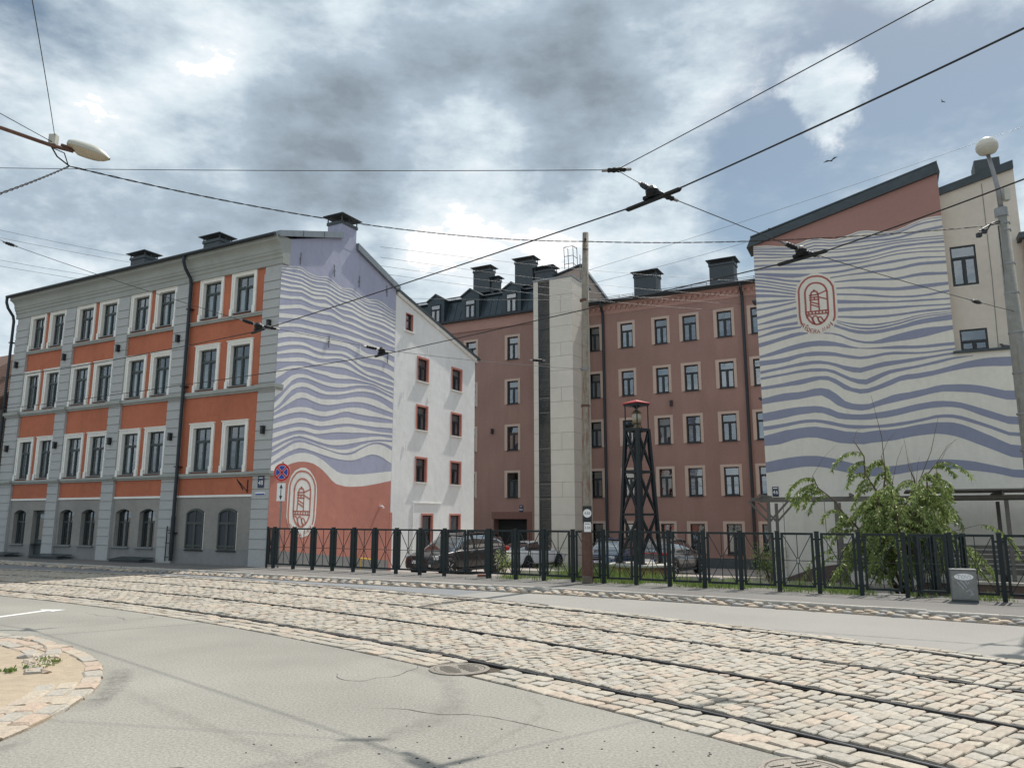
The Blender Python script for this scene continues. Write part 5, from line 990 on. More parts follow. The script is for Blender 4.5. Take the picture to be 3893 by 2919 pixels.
    # handrail near the wall
    m = MB(); m.tube([(.25, 4.55, .12), (.25, 5.4, .02)], .03, 8); m.tube([(.25, 4.6, .12), (.25, 4.6, -.4)], .02, 6); m.tube([(.25, 5.35, .02), (.25, 5.35, -.45)], .02, 6); m.build('barrier_rail', M_YELLOW, H)
    # roof
    m = MB()
    m.prism([(-LW - .25, -.46, 11.58), (-LW - .25, 3.4, 12.78), (-LW - .25, 3.4, 12.70), (-LW - .25, -.44, 11.50)], (LW + .12, 0, 0))
    m.prism([(-LW - .25, 3.4, 12.78), (-LW - .25, 6.85, 11.56), (-LW - .25, 6.85, 11.48), (-LW - .25, 3.4, 12.70)], (LW + .12, 0, 0)); rf = m.build('roof', M_SLATE, H)
    m = MB(); m.prism([(-9, 6.72, 11.48), (-9, 13.7, 9.63), (-9, 13.7, 9.53), (-9, 6.72, 11.38)], (9.14, 0, 0)); m.build('wing_roof', M_SLATE, H)
    m = MB(); m.prism([(-9, 6.80, 11.37), (-9, 13.45, 9.60), (-9, 13.45, 9.44), (-9, 6.80, 11.22)], (9.08, 0, 0)); m.build('eaves_board', M_CREAM, H)
    m = MB(); m.prism([(-.14, -.30, 11.50), (-.14, 3.06, 12.55), (-.14, 3.06, 12.80), (-.14, -.30, 11.72)], (.28, 0, 0)); cp = m.build('parapet_coping', M_ZINC, H)
    for y in (0.85, 1.95):
        s = MB(); z = 11.5 + (y + .3) * .3125; s.box(.135, .146, y - .012, y + .012, z + .01, z + .235); s.build('seam', M_SLATE, cp)
    m = MB(); m.box(.06, .15, -.30, 3.06, 0, .03); 
    m = MB(); m.prism([(-.14, 3.98, 12.36), (-.14, 6.86, 11.34), (-.14, 6.86, 11.60), (-.14, 3.98, 12.64)], (.26, 0, 0)); m.build('verge_flashing', M_ZINC, H)
    m = MB(); m.prism([(-.14, 3.1, 12.35), (-.14, 3.1, 12.80), (-.14, 3.4, 12.9), (-.14, 4.0, 12.66), (-.14, 4.0, 12.30)], (.13, 0, 0)); m.build('ridge_wall', M_LILAC, H)
    chimney(H, (-.36, 3.5, 12.2), .72, .90, 1.0, M_LILAC)
    for (x, z) in ((-10.45, 12.98), (-5.72, 12.92)): chimney(H, (x, 1.9, 11.9), .95, .62, z - 11.9, M_CHIM, .28)
    m = MB(); m.prism([(-6.5, 1.3, 12.1), (-6.5, 2.1, 12.6), (-6.5, 2.1, 12.2)], (.7, 0, 0)); 
    # gutter and downpipes
    m = MB(); m.tube([(-LW - .2, -.46, 11.56), (.05, -.46, 11.56)], .07, 8); m.build('gutter', M_PIPE, H)
    def pipe(x, loc2):
        m = MB(); m.tube([(x - .02, -.46, 11.5), (x - .02, -.46, 11.3), (x, -.38, 11.05), (x, -.12, 10.72), (x, -.07, 10.5), (x, -.07, .12)], .062, 8)
        m.tube([(x, -.07, .35), (x, -.07, 1.7)], .075, 8)
        m.build('downpipe', M_PIPE, H)
        for z in (1.1, 3.5, 6.5, 9.5):
            c = MB(); c.box(x - .09, x + .09, -.15, .10, z - .02, z + .02); c.build('pipe_clip', M_PIPE, H)
    pipe(-4.66, 0); pipe(-16.55, 0)
    m = MB(); m.tube([(-4.95, -.07, .1), (-4.95, -.07, 1.35)], .022, 6)
    for z in (.25, .75, 1.2): m.tube([(-4.98, -.09, z), (-4.52, -.09, z)], .016, 6)
    m.build('pipe_guard', M_BLACK, H)
    # wall lamps on the pilasters
    lm = MB(); lm.box(-.055, .055, -.13, 0, -.13, .13); lm.box(-.07, .07, -.145, -.0, .13, .15); lmm = lm.mesh('wall_lamp', M_BLACK)
    for x in (-.42, -5.20, -8.80, -12.42, -15.98):
        for z in (4.63, 8.40): inst('wall_lamp', lmm, H, (x, -.002, z))
    # number plate and sign bracket
    m = MB(); m.box(-.14, .14, -.02, 0, -.20, .20); pt = m.build('number_plate', M_PLATE, H, loc=(-.41, -.004, 2.86))
    inst('plate_number', text_mesh('48', .23, M_WHITE), pt, (0, -.023, -.04), (PI / 2, 0, 0)); m = MB(); m.box(-.10, .10, -.023, -.02, .12, .145); m.build('street_name_line', M_WHITE, pt)
    m = MB(); m.box(-.22, .22, -.02, 0, -.045, .045); sp = m.build('street_name_plate', M_WHITE, H, loc=(-.42, -.004, 2.46)); m = MB(); m.box(-.21, .21, -.022, -.02, -.04, .005); m.build('blue_band', M_SIGNB, sp)
    m = MB(); m.tube([(-1.15, RC - .02, 2.95), (-1.15, RC - .02, 2.5)], .02, 5); m.tube([(-1.15, RC - .02, 2.55), (-1.15, RC - .5, 2.95)], .014, 5); m.tube([(-1.15, RC - .5, 2.95), (-1.15, RC - .2, 2.6)], .02, 5); m.build('sign_bracket', M_BLACK, H)
    # back and far end, so that the house is solid
    m = MB(); m.prism([(-LW, .34, -.9), (-LW, .34, 11.5), (-LW, 3.4, 12.6), (-LW, 6.7, 11.3), (-LW, 6.7, -.9)], (LW - .35, 0, 0)); m.build('inner_body', M_ROOM, H)
    m = MB(); m.box(-9, -.35, 6.7, 13.38, -1, 9.3); m.build('wing_body', M_WHITEW, H)
    for (a, b) in ((-15.6, -14.15), (-12.45, -10.55), (-7.35, -5.62)):
        h = thing('basement_hatch', {-15.6: 'dark steel basement hatch farthest left by the doorway', -12.45: 'dark steel basement hatch between the first and second pilasters', -7.35: 'dark steel basement hatch nearest the black downpipe'}[a], 'hatch', H.matrix_basis @ Vector((a, -.62, .02)), R(-28.3), 'basement hatches along the orange facade')
        m = MB(); m.box(0, b - a, 0, .56, 0, .10); m.build('hatch_kerb', M_CHIM, h); m = MB(); m.prism([(-.04, -.05, .10), (b - a + .04, -.05, .10), (b - a + .04, .56, .17), (-.04, .56, .17)], (0, 0, .025)); m.build('hatch_lid', M_SLATE, h)
    return H
def arch_pts(a, b, z0, z1, rise=.13, n=10):
    c = (a + b) / 2; hw = (b - a) / 2; zs = z1 - rise; pts = [(a, z0), (b, z0)]
    for i in range(n + 1):
        t = i / n; x = b - (b - a) * t; pts.append((x, zs + rise * (1 - ((x - c) / hw) ** 2)))
    return pts
def arch_window(H, a, b, z0, z1, RC, dep, fm, gm, cur):
    # spandrels close the square hole to a segmental arch
    n = 10; c = (a + b) / 2; hw = (b - a) / 2; m = MB(); rise = .14
    top = [(a + (b - a) * i / n, z1 - rise + rise * (1 - ((a + (b - a) * i / n - c) / hw) ** 2)) for i in range(n + 1)]
    for (x0, q0), (x1, q1) in zip(top, top[1:]):
        m.poly([(x0, RC, q0), (x1, RC, q1), (x1, RC, z1 + .001), (x0, RC, z1 + .001)]); m.poly([(x0, RC, q0), (x0, RC + .26, q0), (x1, RC + .26, q1), (x1, RC, q1)])
    m.build('arch_head', M_DGREY, H)
    o = thing('window', parent=H)
    y = RC + dep
    fr = MB(); pts = arch_pts(a, b, z0, z1, rise)
    fr.tube([(p[0], y, p[1]) for p in pts] + [(pts[0][0], y, pts[0][1])], .05, 4)
    zt = z1 - .50
    fr.box(a, b, y - .04, y + .03, zt - .03, zt + .03); fr.box(c - .035, c + .035, y - .045, y + .03, z0, zt - .03); fr.box(c - .015, c + .015, y - .03, y + .03, zt + .03, z1 - .02)
    for s in (a + .06, c + .05): fr.box(s, s + .03, y - .03, y + .03, z0 + .05, zt - .03)
    fr.build('window_frame', fm, o)
    g = MB(); g.box(a + .03, c - .03, y - .003, y + .003, z0 + .03, zt - .02); g.build('pane', gm, o)
    g = MB(); g.box(c + .03, b - .03, y - .003, y + .003, z0 + .03, zt - .02); g.build('pane', gm, o)
    for s in (0, 1):
        q = [p for p in top if (p[0] <= c + 1e-6 if s == 0 else p[0] >= c - 1e-6)]
        g = MB(); g.prism([(q[0][0], y - .003, zt + .02), (q[-1][0], y - .003, zt + .02)] + [(p[0], y - .003, p[1]) for p in reversed(q)], (0, .006, 0)); g.build('pane', gm, o)
    g = MB(); g.poly([(a, y + .3, z0), (b, y + .3, z0), (b, y + .3, z1), (a, y + .3, z1)]); g.build('room_back', M_ROOM, o)
    m = MB(); m.box(a - .09, b + .04, RC - .10, RC + .16, z0 - .035, z0 - .003); m.build('window_sill', M_ZINC, H)
def blind_window(H, a, b, z0, z1, RC):
    o = thing('window', parent=H); c = (a + b) / 2
    m = MB(); m.prism([(p[0], RC - .004, p[1]) for p in arch_pts(a, b, z0, z1, .14)], (0, .0, 0)) if False else m.poly([(p[0], RC - .008, p[1]) for p in arch_pts(a, b, z0, z1, .14)])
    m.build('blind_panel', mat('blind_blue', (0.030, 0.040, 0.052), 0.55, .12, 9), o)
    m = MB(); zt = z1 - .52; y = RC - .02
    m.tube([(p[0], y, p[1]) for p in arch_pts(a + .04, b - .04, z0 + .04, z1 - .04, .13)] + [(a + .04, y, z0 + .04)], .045, 4)
    m.box(a + .06, b - .06, y - .02, RC - .004, zt - .04, zt + .04); m.box(c - .05, c + .05, y - .024, RC - .004, z0, zt - .04); m.box(c - .02, c + .02, y - .015, RC - .004, zt + .04, z1 - .03)
    m.box(a + .05, b - .05, y - .018, RC - .004, z0 + .10, z0 + .17)
    m.build('window_frame', mat('blind_green', (0.062, 0.072, 0.066), 0.6, .12, 9), o)
    m = MB()
    for x in (a - .012, b + .004): m.box(x, x + .012, RC - .03, RC - .003, z0, z1 - .14)
    m.build('light_edge', M_TRIM, o)
    m = MB(); m.box(a - .02, b + .02, RC - .05, RC, z0 - .05, z0 - .005); m.build('window_sill', M_BLACK, o)
def chimney(parent, loc, w, d, h, m_, cap=.42, posts=4):
    o = thing('chimney', loc=loc, parent=parent)
    m = MB(); m.box(-w / 2, w / 2, -d / 2, d / 2, 0, h); m.build('stack', m_, o)
    m = MB(); m.box(-w / 2 - .04, w / 2 + .04, -d / 2 - .04, d / 2 + .04, h, h + .12); m.box(-w / 2 + .05, w / 2 - .05, -d / 2 + .05, d / 2 - .05, h + .12, h + .15); m.build('collar', M_CHIM, o)
    z0, z1 = h + .12, h + .12 + cap * .55
    pm = MB(); pm.box(-.018, .018, -.018, .018, z0, z1); me = pm.mesh('cap_post', M_CHIM)
    for sx in (-1, 1):
        for sy in (-1, 0, 1) if d > .7 or w > .9 else (-1, 1): inst('cap_post', me, o, (sx * (w / 2), sy * d / 2, 0))
    m = MB(); W2, D2 = w / 2 + .16, d / 2 + .16; b = 0
    m.v = [(-W2, -D2, z1), (W2, -D2, z1), (W2, D2, z1), (-W2, D2, z1), (-W2, -D2, z1 + .03), (W2, -D2, z1 + .03), (W2, D2, z1 + .03), (-W2, D2, z1 + .03), (-W2 * .45, -D2 * .2, z1 + cap * .5), (W2 * .45, -D2 * .2, z1 + cap * .5), (W2 * .45, D2 * .2, z1 + cap * .5), (-W2 * .45, D2 * .2, z1 + cap * .5)]
    m.f = [(3, 2, 1, 0), (0, 1, 5, 4), (1, 2, 6, 5), (2, 3, 7, 6), (3, 0, 4, 7), (4, 5, 9, 8), (5, 6, 10, 9), (6, 7, 11, 10), (7, 4, 8, 11), (8, 9, 10, 11)]
    m.build('cap', M_CHIM, o)
    return o
H48 = house48()

# ------------------------------------------------------------------ rose courtyard house
def rose_house():
    H = thing('apartment_building', 'rose-brown courtyard house with beige stair tower, mansard roof and dark dormers', 'building', (0.024, 53.07, -0.363), R(-28.3))
    H.scale = (1.22, 1.22, 1.22)
    P = lambda a, d, z: (a, d, z)
    rows = [(-0.10, 1.48), (2.72, 4.25), (5.40, 6.90), (8.08, 9.56), (10.72, 12.20)]
    cols = [(4.62, 5.62), (6.53, 7.53), (8.45, 9.44), (9.96, 11.0), (11.75, 12.8), (13.44, 14.5)]
    lcols = [(-0.50, 0.52), (-3.36, -2.34), (-6.1, -5.1)]
    fr = []
    for r, (z0, z1) in enumerate(rows):
        for c in cols: fr.append((c[0], c[1], z0, z1, 'R', r))
        if r > 0:
            for c in lcols: fr.append((c[0], c[1], z0 + .05, z1 + .05, 'L', r))
    hole = lambda f: (f[0] + .17, f[1] - .14, f[2] - .0, f[3] - .13)
    m = MB(); wall(m, 4.0, 17.0, -1.3, lambda x: 12.70, [hole(f) for f in fr if f[4] == 'R'], P, .24)
    arch = (-1.22, 0.93, -1.3, 1.58)
    wall(m, -12.0, 4.0, -1.3, lambda x: 12.80, [hole(f) for f in fr if f[4] == 'L'] + [arch], P, .24); m.build('wall', M_ROSE, H)
    m = MB(); wall(m, -12.0, 4.0, 12.80, lambda x: 13.44, [], lambda a, d, z: (a, d - .03, z)); m.box(-12, 4.0, -.06, .0, 12.78, 12.80); m.build('frieze', M_ROSEL, H)
    m = MB(); wall(m, 4.0, 17.0, 12.70, lambda x: 13.30, [], lambda a, d, z: (a, d - .02, z)); m.build('frieze', M_ROSEL, H)
    rd = random.Random(8); sm = {}
    for f in fr:
        a, b, z0, z1 = f[:4]; w, h = round(b - a, 2), round(z1 - z0, 2)
        if (w, h) not in sm:
            t = MB(); t.box(0, .17, -.022, .01, 0, h); t.box(w - .14, w, -.022, .01, 0, h); t.box(.17, w - .14, -.022, .01, h - .13, h); sm[(w, h)] = t.mesh('window_band', M_BAND)
        inst('window_band', sm[(w, h)], H, (a, 0, z0))
        k = rd.random(); cu = 1 if k < .30 else 4 if k < .38 else 2 if k < .50 else 3 if k < .58 else 0
        if f[5] == 0: cu = 0
        hh = hole(f); window(H, P, hh[0], hh[1], hh[2], hh[3], .15, M_FRAMEB, M_GLASSB, 'T3', cu, split=.30)
        t = MB(); t.box(hh[0] - .03, hh[1] + .03, -.06, .12, hh[2] - .03, hh[2] - .002); t.build('window_sill', M_FRAMEB, H)
    # archway
    m = MB(); a, b, z0, z1 = arch
    m.box(a - .12, b + .30, -.02, .01, 1.585, 1.98); m.box(b + .002, b + .30, -.02, .01, -1.3, 1.583); m.build('archway_surround', mat('brown_rose', (0.20, 0.105, 0.088), .93, .05, 8), H)
    m = MB()
    for q in (((a, z0), (a, z1)), ((a, z1), (b, z1)), ((b, z1), (b, z0))):
        (p, s), (u, v) = q; m.poly([(p, .2, s), (u, .2, v), (u, 5, v), (p, 5, s)])
    m.poly([(a, 5, z0), (b, 5, z0), (b, 5, z1), (a, 5, z1)]); m.build('archway_passage', M_ROSE, H)
    m = MB(); m.box(-.12, .12, -.02, 0, -.19, .19); pt = m.build('number_plate', M_PLATE, H, loc=(.57, -.004, 2.15)); inst('plate_number', text_mesh('48A', .15, M_WHITE), pt, (0, -.023, -.05), (PI / 2, 0, 0)); m = MB(); m.box(-.08, .08, -.023, -.02, .10, .13); m.build('street_name_line', M_WHITE, pt)
    for z in (6.05, 6.95):
        pass
    lm = MB(); lm.box(-.06, .06, -.14, 0, -.15, .15); lmm = lm.mesh('wall_lamp', M_BLACK)
    for x, z in ((9.4, 7.5), (-1.3, 6.6)): inst('wall_lamp', lmm, H, (x, -.002, z))
    # dentil cornice and gutter of the right wing
    m = MB(); m.box(4.0, 17, -.09, .0, 13.10, 13.17); m.box(4.0, 17, -.16, .0, 13.17, 13.26); m.build('cornice', M_ROSEL, H)
    d = MB(); d.prism([(-.075, -.10, .0), (.075, -.10, 0), (.075, -.10, -.13), (.04, -.10, -.18), (-.04, -.10, -.18), (-.075, -.10, -.13)], (0, .085, 0)); dm = d.mesh('dentil', M_ROSEL)
    x = 4.9
    while x < 14.6: inst('dentil', dm, H, (x, 0, 13.10)); x += .30
    m = MB(); m.box(4.0, 17.2, -.34, .0, 13.265, 13.36); m.build('soffit', M_CHIM, H)
    m = MB(); m.prism([(4.0, -.40, 13.35), (4.0, 5.2, 14.7), (4.0, 5.2, 14.55), (4.0, -.38, 13.28)], (13.2, 0, 0)); m.build('roof', M_SLATE, H)
    m = MB(); m.tube([(4.0, -.40, 13.36), (17.2, -.40, 13.36)], .075, 8); m.build('gutter', M_PIPE, H)
    m = MB()
    for z, y in ((.16, -.1), (.26, -.06)): m.tube([(4.0, y, 13.42 + z), (17.2, y, 13.42 + z)], .013, 5)
    for i in range(16): m.tube([(4.3 + i * .8, -.12, 13.40), (4.3 + i * .8, -.06, 13.70)], .014, 5)
    m.build('snow_guard', M_WIREG, H)
    for x in (5.73, 13.26):
        m = MB(); m.tube([(x, -.40, 13.3), (x, -.40, 13.1), (x, -.14, 12.8), (x, -.10, 12.6), (x, -.10, -1.1)], .075, 8); m.build('downpipe', M_PIPE, H)
    m = MB(); m.box(8.0, 17, -.06, .0, -1.3, -.80); m.box(8, 17, -.03, 0, -.80, -.32); m.build('plinth', M_CHIM, H)
    for (x0, x1) in ((6.95, 8.25), (11.25, 12.55)): chimney(H, ((x0 + x1) / 2, 2.2, 13.8), x1 - x0, .9, 1.32, M_CHIM, .36)
    # left wing mansard with dormers
    m = MB(); m.prism([(-12, -.24, 13.44), (2.65, -.24, 13.44), (2.65, -.24, 13.55), (-12, -.24, 13.55)], (0, .3, 0)); m.build('eaves_gutter', M_PIPE, H)
    m = MB(); m.prism([(-12, -.12, 13.50), (-12, .46, 15.06), (-12, .8, 15.06), (-12, .8, 13.50)], (14.6, 0, 0)); m.build('mansard', M_MANS, H)
    sd_ = MB(); sd_.prism([(-.012, -.145, 13.50), (-.012, .43, 15.06), (-.012, .47, 15.06), (-.012, -.1, 13.50)], (.024, 0, 0)); sm_ = sd_.mesh('standing_seam', M_MANS)
    x = -7.0
    while x < 2.6: inst('standing_seam', sm_, H, (x, 0, 0)); x += .42
    m = MB(); m.prism([(-12, .30, 15.05), (-12, 4.5, 16.6), (-12, 4.5, 16.5), (-12, .30, 14.98)], (14.9, 0, 0)); m.build('upper_roof', M_TILE, H)
    m = MB(); m.box(-12, 2.8, 4.45, 4.55, 16.5, 16.66); m.build('ridge', M_SLATE, H)
    tl = MB(); tl.prism([(-.14, 0, 0), (.14, 0, .012), (.14, .30, .10), (-.14, .30, .088)], (0, 0, .035)); tlm = tl.mesh('roof_tile', M_TILE)
    for k, xc in enumerate((-5.33, -2.82, 0.03)):
        D = thing('dormer', parent=H); hw = .62
        m = MB(); m.prism([(xc - hw, -.16, 13.53), (xc + hw, -.16, 13.53), (xc + hw, -.16, 14.98), (xc, -.16, 15.36), (xc - hw, -.16, 14.98)], (0, 1.3, 0)); m.build('dormer_body', M_MANS, D)
        m = MB(); m.prism([(xc - hw - .06, -.24, 14.93), (xc, -.24, 15.33), (xc + hw + .06, -.24, 14.93), (xc + hw + .06, -.24, 15.03), (xc, -.24, 15.45), (xc - hw - .06, -.24, 15.03)], (0, 1.5, 0)); m.build('dormer_roof', M_SLATE, D)
        window(H, P, xc - .36, xc + .36, 13.55, 14.72, -.185, M_FRAMEB, M_GLASSB, 'T3', (1, 1, 2)[k], room=True, split=.28)
    for (x0, x1, z0, z1) in ((-4.09, -2.86, 15.9, 17.3), (-1.03, .22, 15.9, 17.4), (.39, 1.55, 15.9, 16.6)): chimney(H, ((x0 + x1) / 2, 2.6, z0), x1 - x0, .7, z1 - z0, M_CHIM, .36)
    chimney(H, (-2.5, 2.5, 15.9), .46, .46, .62, M_CHIM, .28)
    # beige stair tower
    d = 2.4; xl, xr, zt = 2.6, 4.9, 14.38
    m = MB(); m.box(xl + .03, xr - .03, -d + .03, -.01, -1.3, zt - .02); m.build('tower_core', mat('panel_joint', (0.30, 0.27, 0.23), .9, .05, 5), H)
    m = MB(); m.box(xl - .03, xr + .03, -d - .03, .4, zt, zt + .10); m.build('tower_coping', M_STEEL, H)
    zs = [zt, 13.46, 12.46, 11.73, 10.83, 10.10, 9.32, 8.41, 7.66, 6.78, 6.02, 5.12, 4.36, 3.46, 2.70, 1.80, 1.04, .14, -.62, -1.3]
    G = .007
    def panel(x0, x1, y0, y1, z0, z1):
        m = MB(); m.box(x0, x1, y0, y1, z0, z1); return m.build('cladding_panel', M_BEIGE, H)
    for i, (z1, z0) in enumerate(zip(zs, zs[1:])):
        panel(xl, 2.885 - G, -d, -d + .028, z0 + G, z1 - G)
        if i % 3 == 1: panel(3.565 + G, 4.22 - G, -d, -d + .028, z0 + G, z1 - G); panel(4.22 + G, xr - .0, -d, -d + .028, z0 + G, z1 - G)
        else: panel(3.565 + G, xr, -d, -d + .028, z0 + G, z1 - G)
        if i % 3 == 2: panel(xr - .028, xr, -d + .03 + G, -1.3 - G, z0 + G, z1 - G); panel(xr - .028, xr, -1.3 + G, -.02, z0 + G, z1 - G)
        else: panel(xr - .028, xr, -d + .03 + G, -.02, z0 + G, z1 - G)
    z = zt - .05; k = 0
    cg2 = mat('stair_glass', (0.035, 0.05, 0.065), 0.04, .05, 3)
    cg = mat('spandrel_glass', (0.018, 0.032, 0.048), 0.08, .05, 3)
    while z > -1.2:
        h = (1.85, .78, 1.90)[k % 3] if k else 1.9
        z0 = max(z - h, -1.25); m = MB(); m.box(2.905, 3.545, -d + .03, -d + .05, z0 + .012, z - .012); 
        m.build('glass_panel', cg if k % 3 != 1 else cg2, H); z = z0; k += 1
    m = MB(); m.box(2.885, 2.905, -d + .01, -d + .06, -1.3, zt - .03); m.box(3.545, 3.565, -d + .01, -d + .06, -1.3, zt - .03)
    for z in (12.45, 11.65, 8.0, 7.2, 3.5, 2.7): m.box(2.905, 3.545, -d + .012, -d + .05, z - .03, z + .03)
    m.build('glass_mullions', M_FRAMEB, H)
    # gable behind the tower
    m = MB(); m.prism([(.9, 2.8, 14.0), (.9, 2.8, 16.2), (3.25, 2.8, 16.75), (4.75, 2.8, 14.5), (4.75, 2.8, 13.4)], (0, .4, 0)); m.build('gable_wall', M_BEIGEP, H)
    m = MB(); m.prism([(.8, 2.7, 16.2), (3.25, 2.7, 16.78), (3.25, 2.7, 16.9), (.8, 2.7, 16.32)], (0, .6, 0)); m.prism([(3.25, 2.7, 16.78), (4.85, 2.7, 14.4), (4.95, 2.7, 14.45), (3.3, 2.7, 16.9)], (0, .6, 0)); m.build('gable_roof', M_SLATE, H)
    m = MB()
    for x in (2.35, 2.95):
        m.tube([(x, 2.4, 16.6), (x - .05, 2.4, 18.0), (x - .05, 3.0, 18.1), (x, 3.0, 16.8)], .025, 5)
    for z in (16.9, 17.4, 18.0): m.tube([(2.3, 2.4, z), (2.9, 2.4, z), (2.9, 3.0, z)], .022, 5)
    for x in (3.3, 3.62): m.tube([(x, 2.55, 14.5), (x, 2.55, 17.4)], .025, 5)
    for i in range(9): m.tube([(3.3, 2.55, 14.7 + i * .3), (3.62, 2.55, 14.7 + i * .3)], .016, 5)
    m.build('roof_ladder', M_STEEL, H)
    m = MB(); m.box(-12, 17, .6, 9, -1.2, 13.2); m.build('inner_body', M_ROOM, H)
    return H
rose_house()

# ------------------------------------------------------------------ house no. 46 with the second mural
def house46():
    H = thing('apartment_building', 'gabled house with a lilac and cream wave mural and red badge beside the shrub', 'building', (9.528, 28.8, 0), R(-26))
    zb = -1.0
    top = lambda x: 12.30 + (14.01 - 12.30) * x / 6.62
    Q = lambda a, d, z: (a, d, z)
    m = MB(); wall(m, 0.06, 6.62, zb, top, [], Q); wall(m, 6.62, 9.2, zb, lambda x: 7.28, [], Q); m.build('mural_wall', M_CREAMR, H)
    m = MB(); m.prism([(0.06, 0.01, zb), (6.62, .01, zb), (6.62, .01, 13.98), (.06, .01, 12.28)], (0, 9, 0)); m.build('side_walls', M_BEIGEP, H)
    V = lambda a, z: (a, -0.004, z)
    for (lo, hi, t, b) in MR:
        m = MB()
        n = len(t); us = [lo + (hi - lo) * i / (n - 1) for i in range(n)]
        if lo < .25: us[0] = .06
        if 6.35 < hi < 6.75: us[-1] = 6.618
        if hi > 7.9: us[-1] = 8.9
        ribbon(m, us, t, b, V); m.build('painted_wave', M_LILACR, H)
    us = [min(max(.06, 6.7 * i / 26), 6.618) for i in range(27)]
    m = MB(); ribbon(m, us, [top(u) - .01 for u in us], MR_B, V); m.build('mural_red_ground', M_SALMONR, H)
    emblem(H, lambda a, z, o: (a, -0.006 - o, z), EC[0], EC[1], 1.0, M_BADGE, M_CREAMR)
    # roof edge
    m = MB(); m.prism([(-.18, -.12, 12.20), (6.70, -.12, 13.99), (6.64, -.12, 14.36), (-.02, -.12, 12.56)], (0, 1.2, 0)); m.build('roof_fascia', M_SLATE, H)
    m = MB(); m.prism([(-.02, -.10, 12.60), (6.64, -.10, 14.38), (6.64, -.1, 14.44), (-.02, -.1, 12.66)], (0, 9.3, 0)); m.build('roof', M_SLATE, H)
    m = MB(); m.box(-.10, .06, -.05, .6, 10.0, 10.06); m.box(-.06, .06, -.02, .6, 6.15, 6.2); m.build('wall_bracket', M_CHIM, H)
    # set-back white part
    sb = .45
    t2 = lambda x: 13.30 + .245 * (x - 6.62)
    holes = [(6.80, 7.60, 9.80, 11.28), (6.84, 7.68, 7.42, 8.20)]
    m = MB(); wall(m, 6.62, 9.0, 7.30, t2, holes, lambda a, d, z: (a, sb + d, z), .2); m.build('set_back_wall', M_BEIGER, H)
    for i, h in enumerate(holes):
        window(H, lambda a, d, z: (a, sb + d, z), h[0], h[1], h[2], h[3], .06, M_FRAMEB, M_GLASSB, 'T3', 0, split=.30 if i == 0 else .55)
    m = MB(); m.prism([(6.6, sb - .1, 13.28), (9.0, sb - .1, 13.86), (9.0, sb - .1, 14.16), (6.6, sb - .1, 13.56)], (0, 1.2, 0)); m.build('roof_fascia', M_SLATE, H)
    m = MB(); m.box(7.9, 8.7, .9, 1.9, 13.6, 14.6); m.build('chimney', M_CHIM, H)
    m = MB(); m.box(6.55, 9.3, -.10, sb + .02, 7.285, 7.36); m.build('ledge', M_SLATE, H)
    m = MB(); m.tube([(7.95, sb - .01, 7.4), (8.0, sb - .01, 10), (8.0, sb - .01, 13.5)], .008, 5); m.build('wall_cable', M_WIREG, H)
    m = MB(); m.box(6.7, 9.0, sb + .3, 9, 7.3, 13.2); m.build('set_back_body', M_ROOM, H); m = MB(); m.box(6.63, 9.18, .02, 9, zb, 7.27); m.build('annex_body', M_BEIGEP, H)
    m = MB(); m.box(-.11, .11, -.02, 0, -.18, .18); pt = m.build('number_plate', M_PLATE, H, loc=(.36, -.004, 2.61)); inst('plate_number', text_mesh('46', .20, M_WHITE), pt, (0, -.023, -.03), (PI / 2, 0, 0)); m = MB(); m.box(-.08, .08, -.023, -.02, .11, .14); m.build('street_name_line', M_WHITE, pt)
    m = MB(); m.box(-.20, .20, -.02, 0, -.045, .045); sp = m.build('street_name_plate', M_WHITE, H, loc=(.40, -.004, 2.30)); m = MB(); m.box(-.19, .19, -.022, -.02, -.04, .0); m.build('blue_band', M_SIGNB, sp)
    m = MB(); m.box(.25, .6, -.16, 0, -.5, .6); m.build('meter_box', M_BEIGE, H)
    m = MB(); m.prism([(.6, -.02, zb), (2.6, -.02, zb), (2.6, -.02, .05), (1.6, -.02, -.1), (.6, -.02, -.5)], (0, -.02, 0)); m.build('damp_patch', M_DAMP, H)
    return H
M_CREAMR = mat('cream_paint_b', (0.74, 0.705, 0.625), 0.93, 0.05, 6, 0.25, 90, big=0.07, dirt=((0.52, 0.48, 0.42), 1.0, 0.5, 0.8, 0.4, (2.4, 2.4, .4)))
M_LILACR = mat('lilac_paint_b', (0.268, 0.285, 0.375), 0.93, 0.05, 6, 0.25, 90, big=0.06)
M_SALMONR = mat('salmon_paint_b', (0.36, 0.20, 0.175), 0.93, 0.05, 6, 0.25, 90, big=0.05)
M_BADGE = mat('badge_red', (0.38, 0.12, 0.105), 0.9, 0.08, 8)
M_BEIGER = mat('beige_render_b', (0.64, 0.58, 0.50), 0.93, 0.05, 5, 0.25, 80, big=0.08)
M_DAMP = mat('brown_sheeting', (0.135, 0.10, 0.088), 0.9, 0.12, 6)
house46()
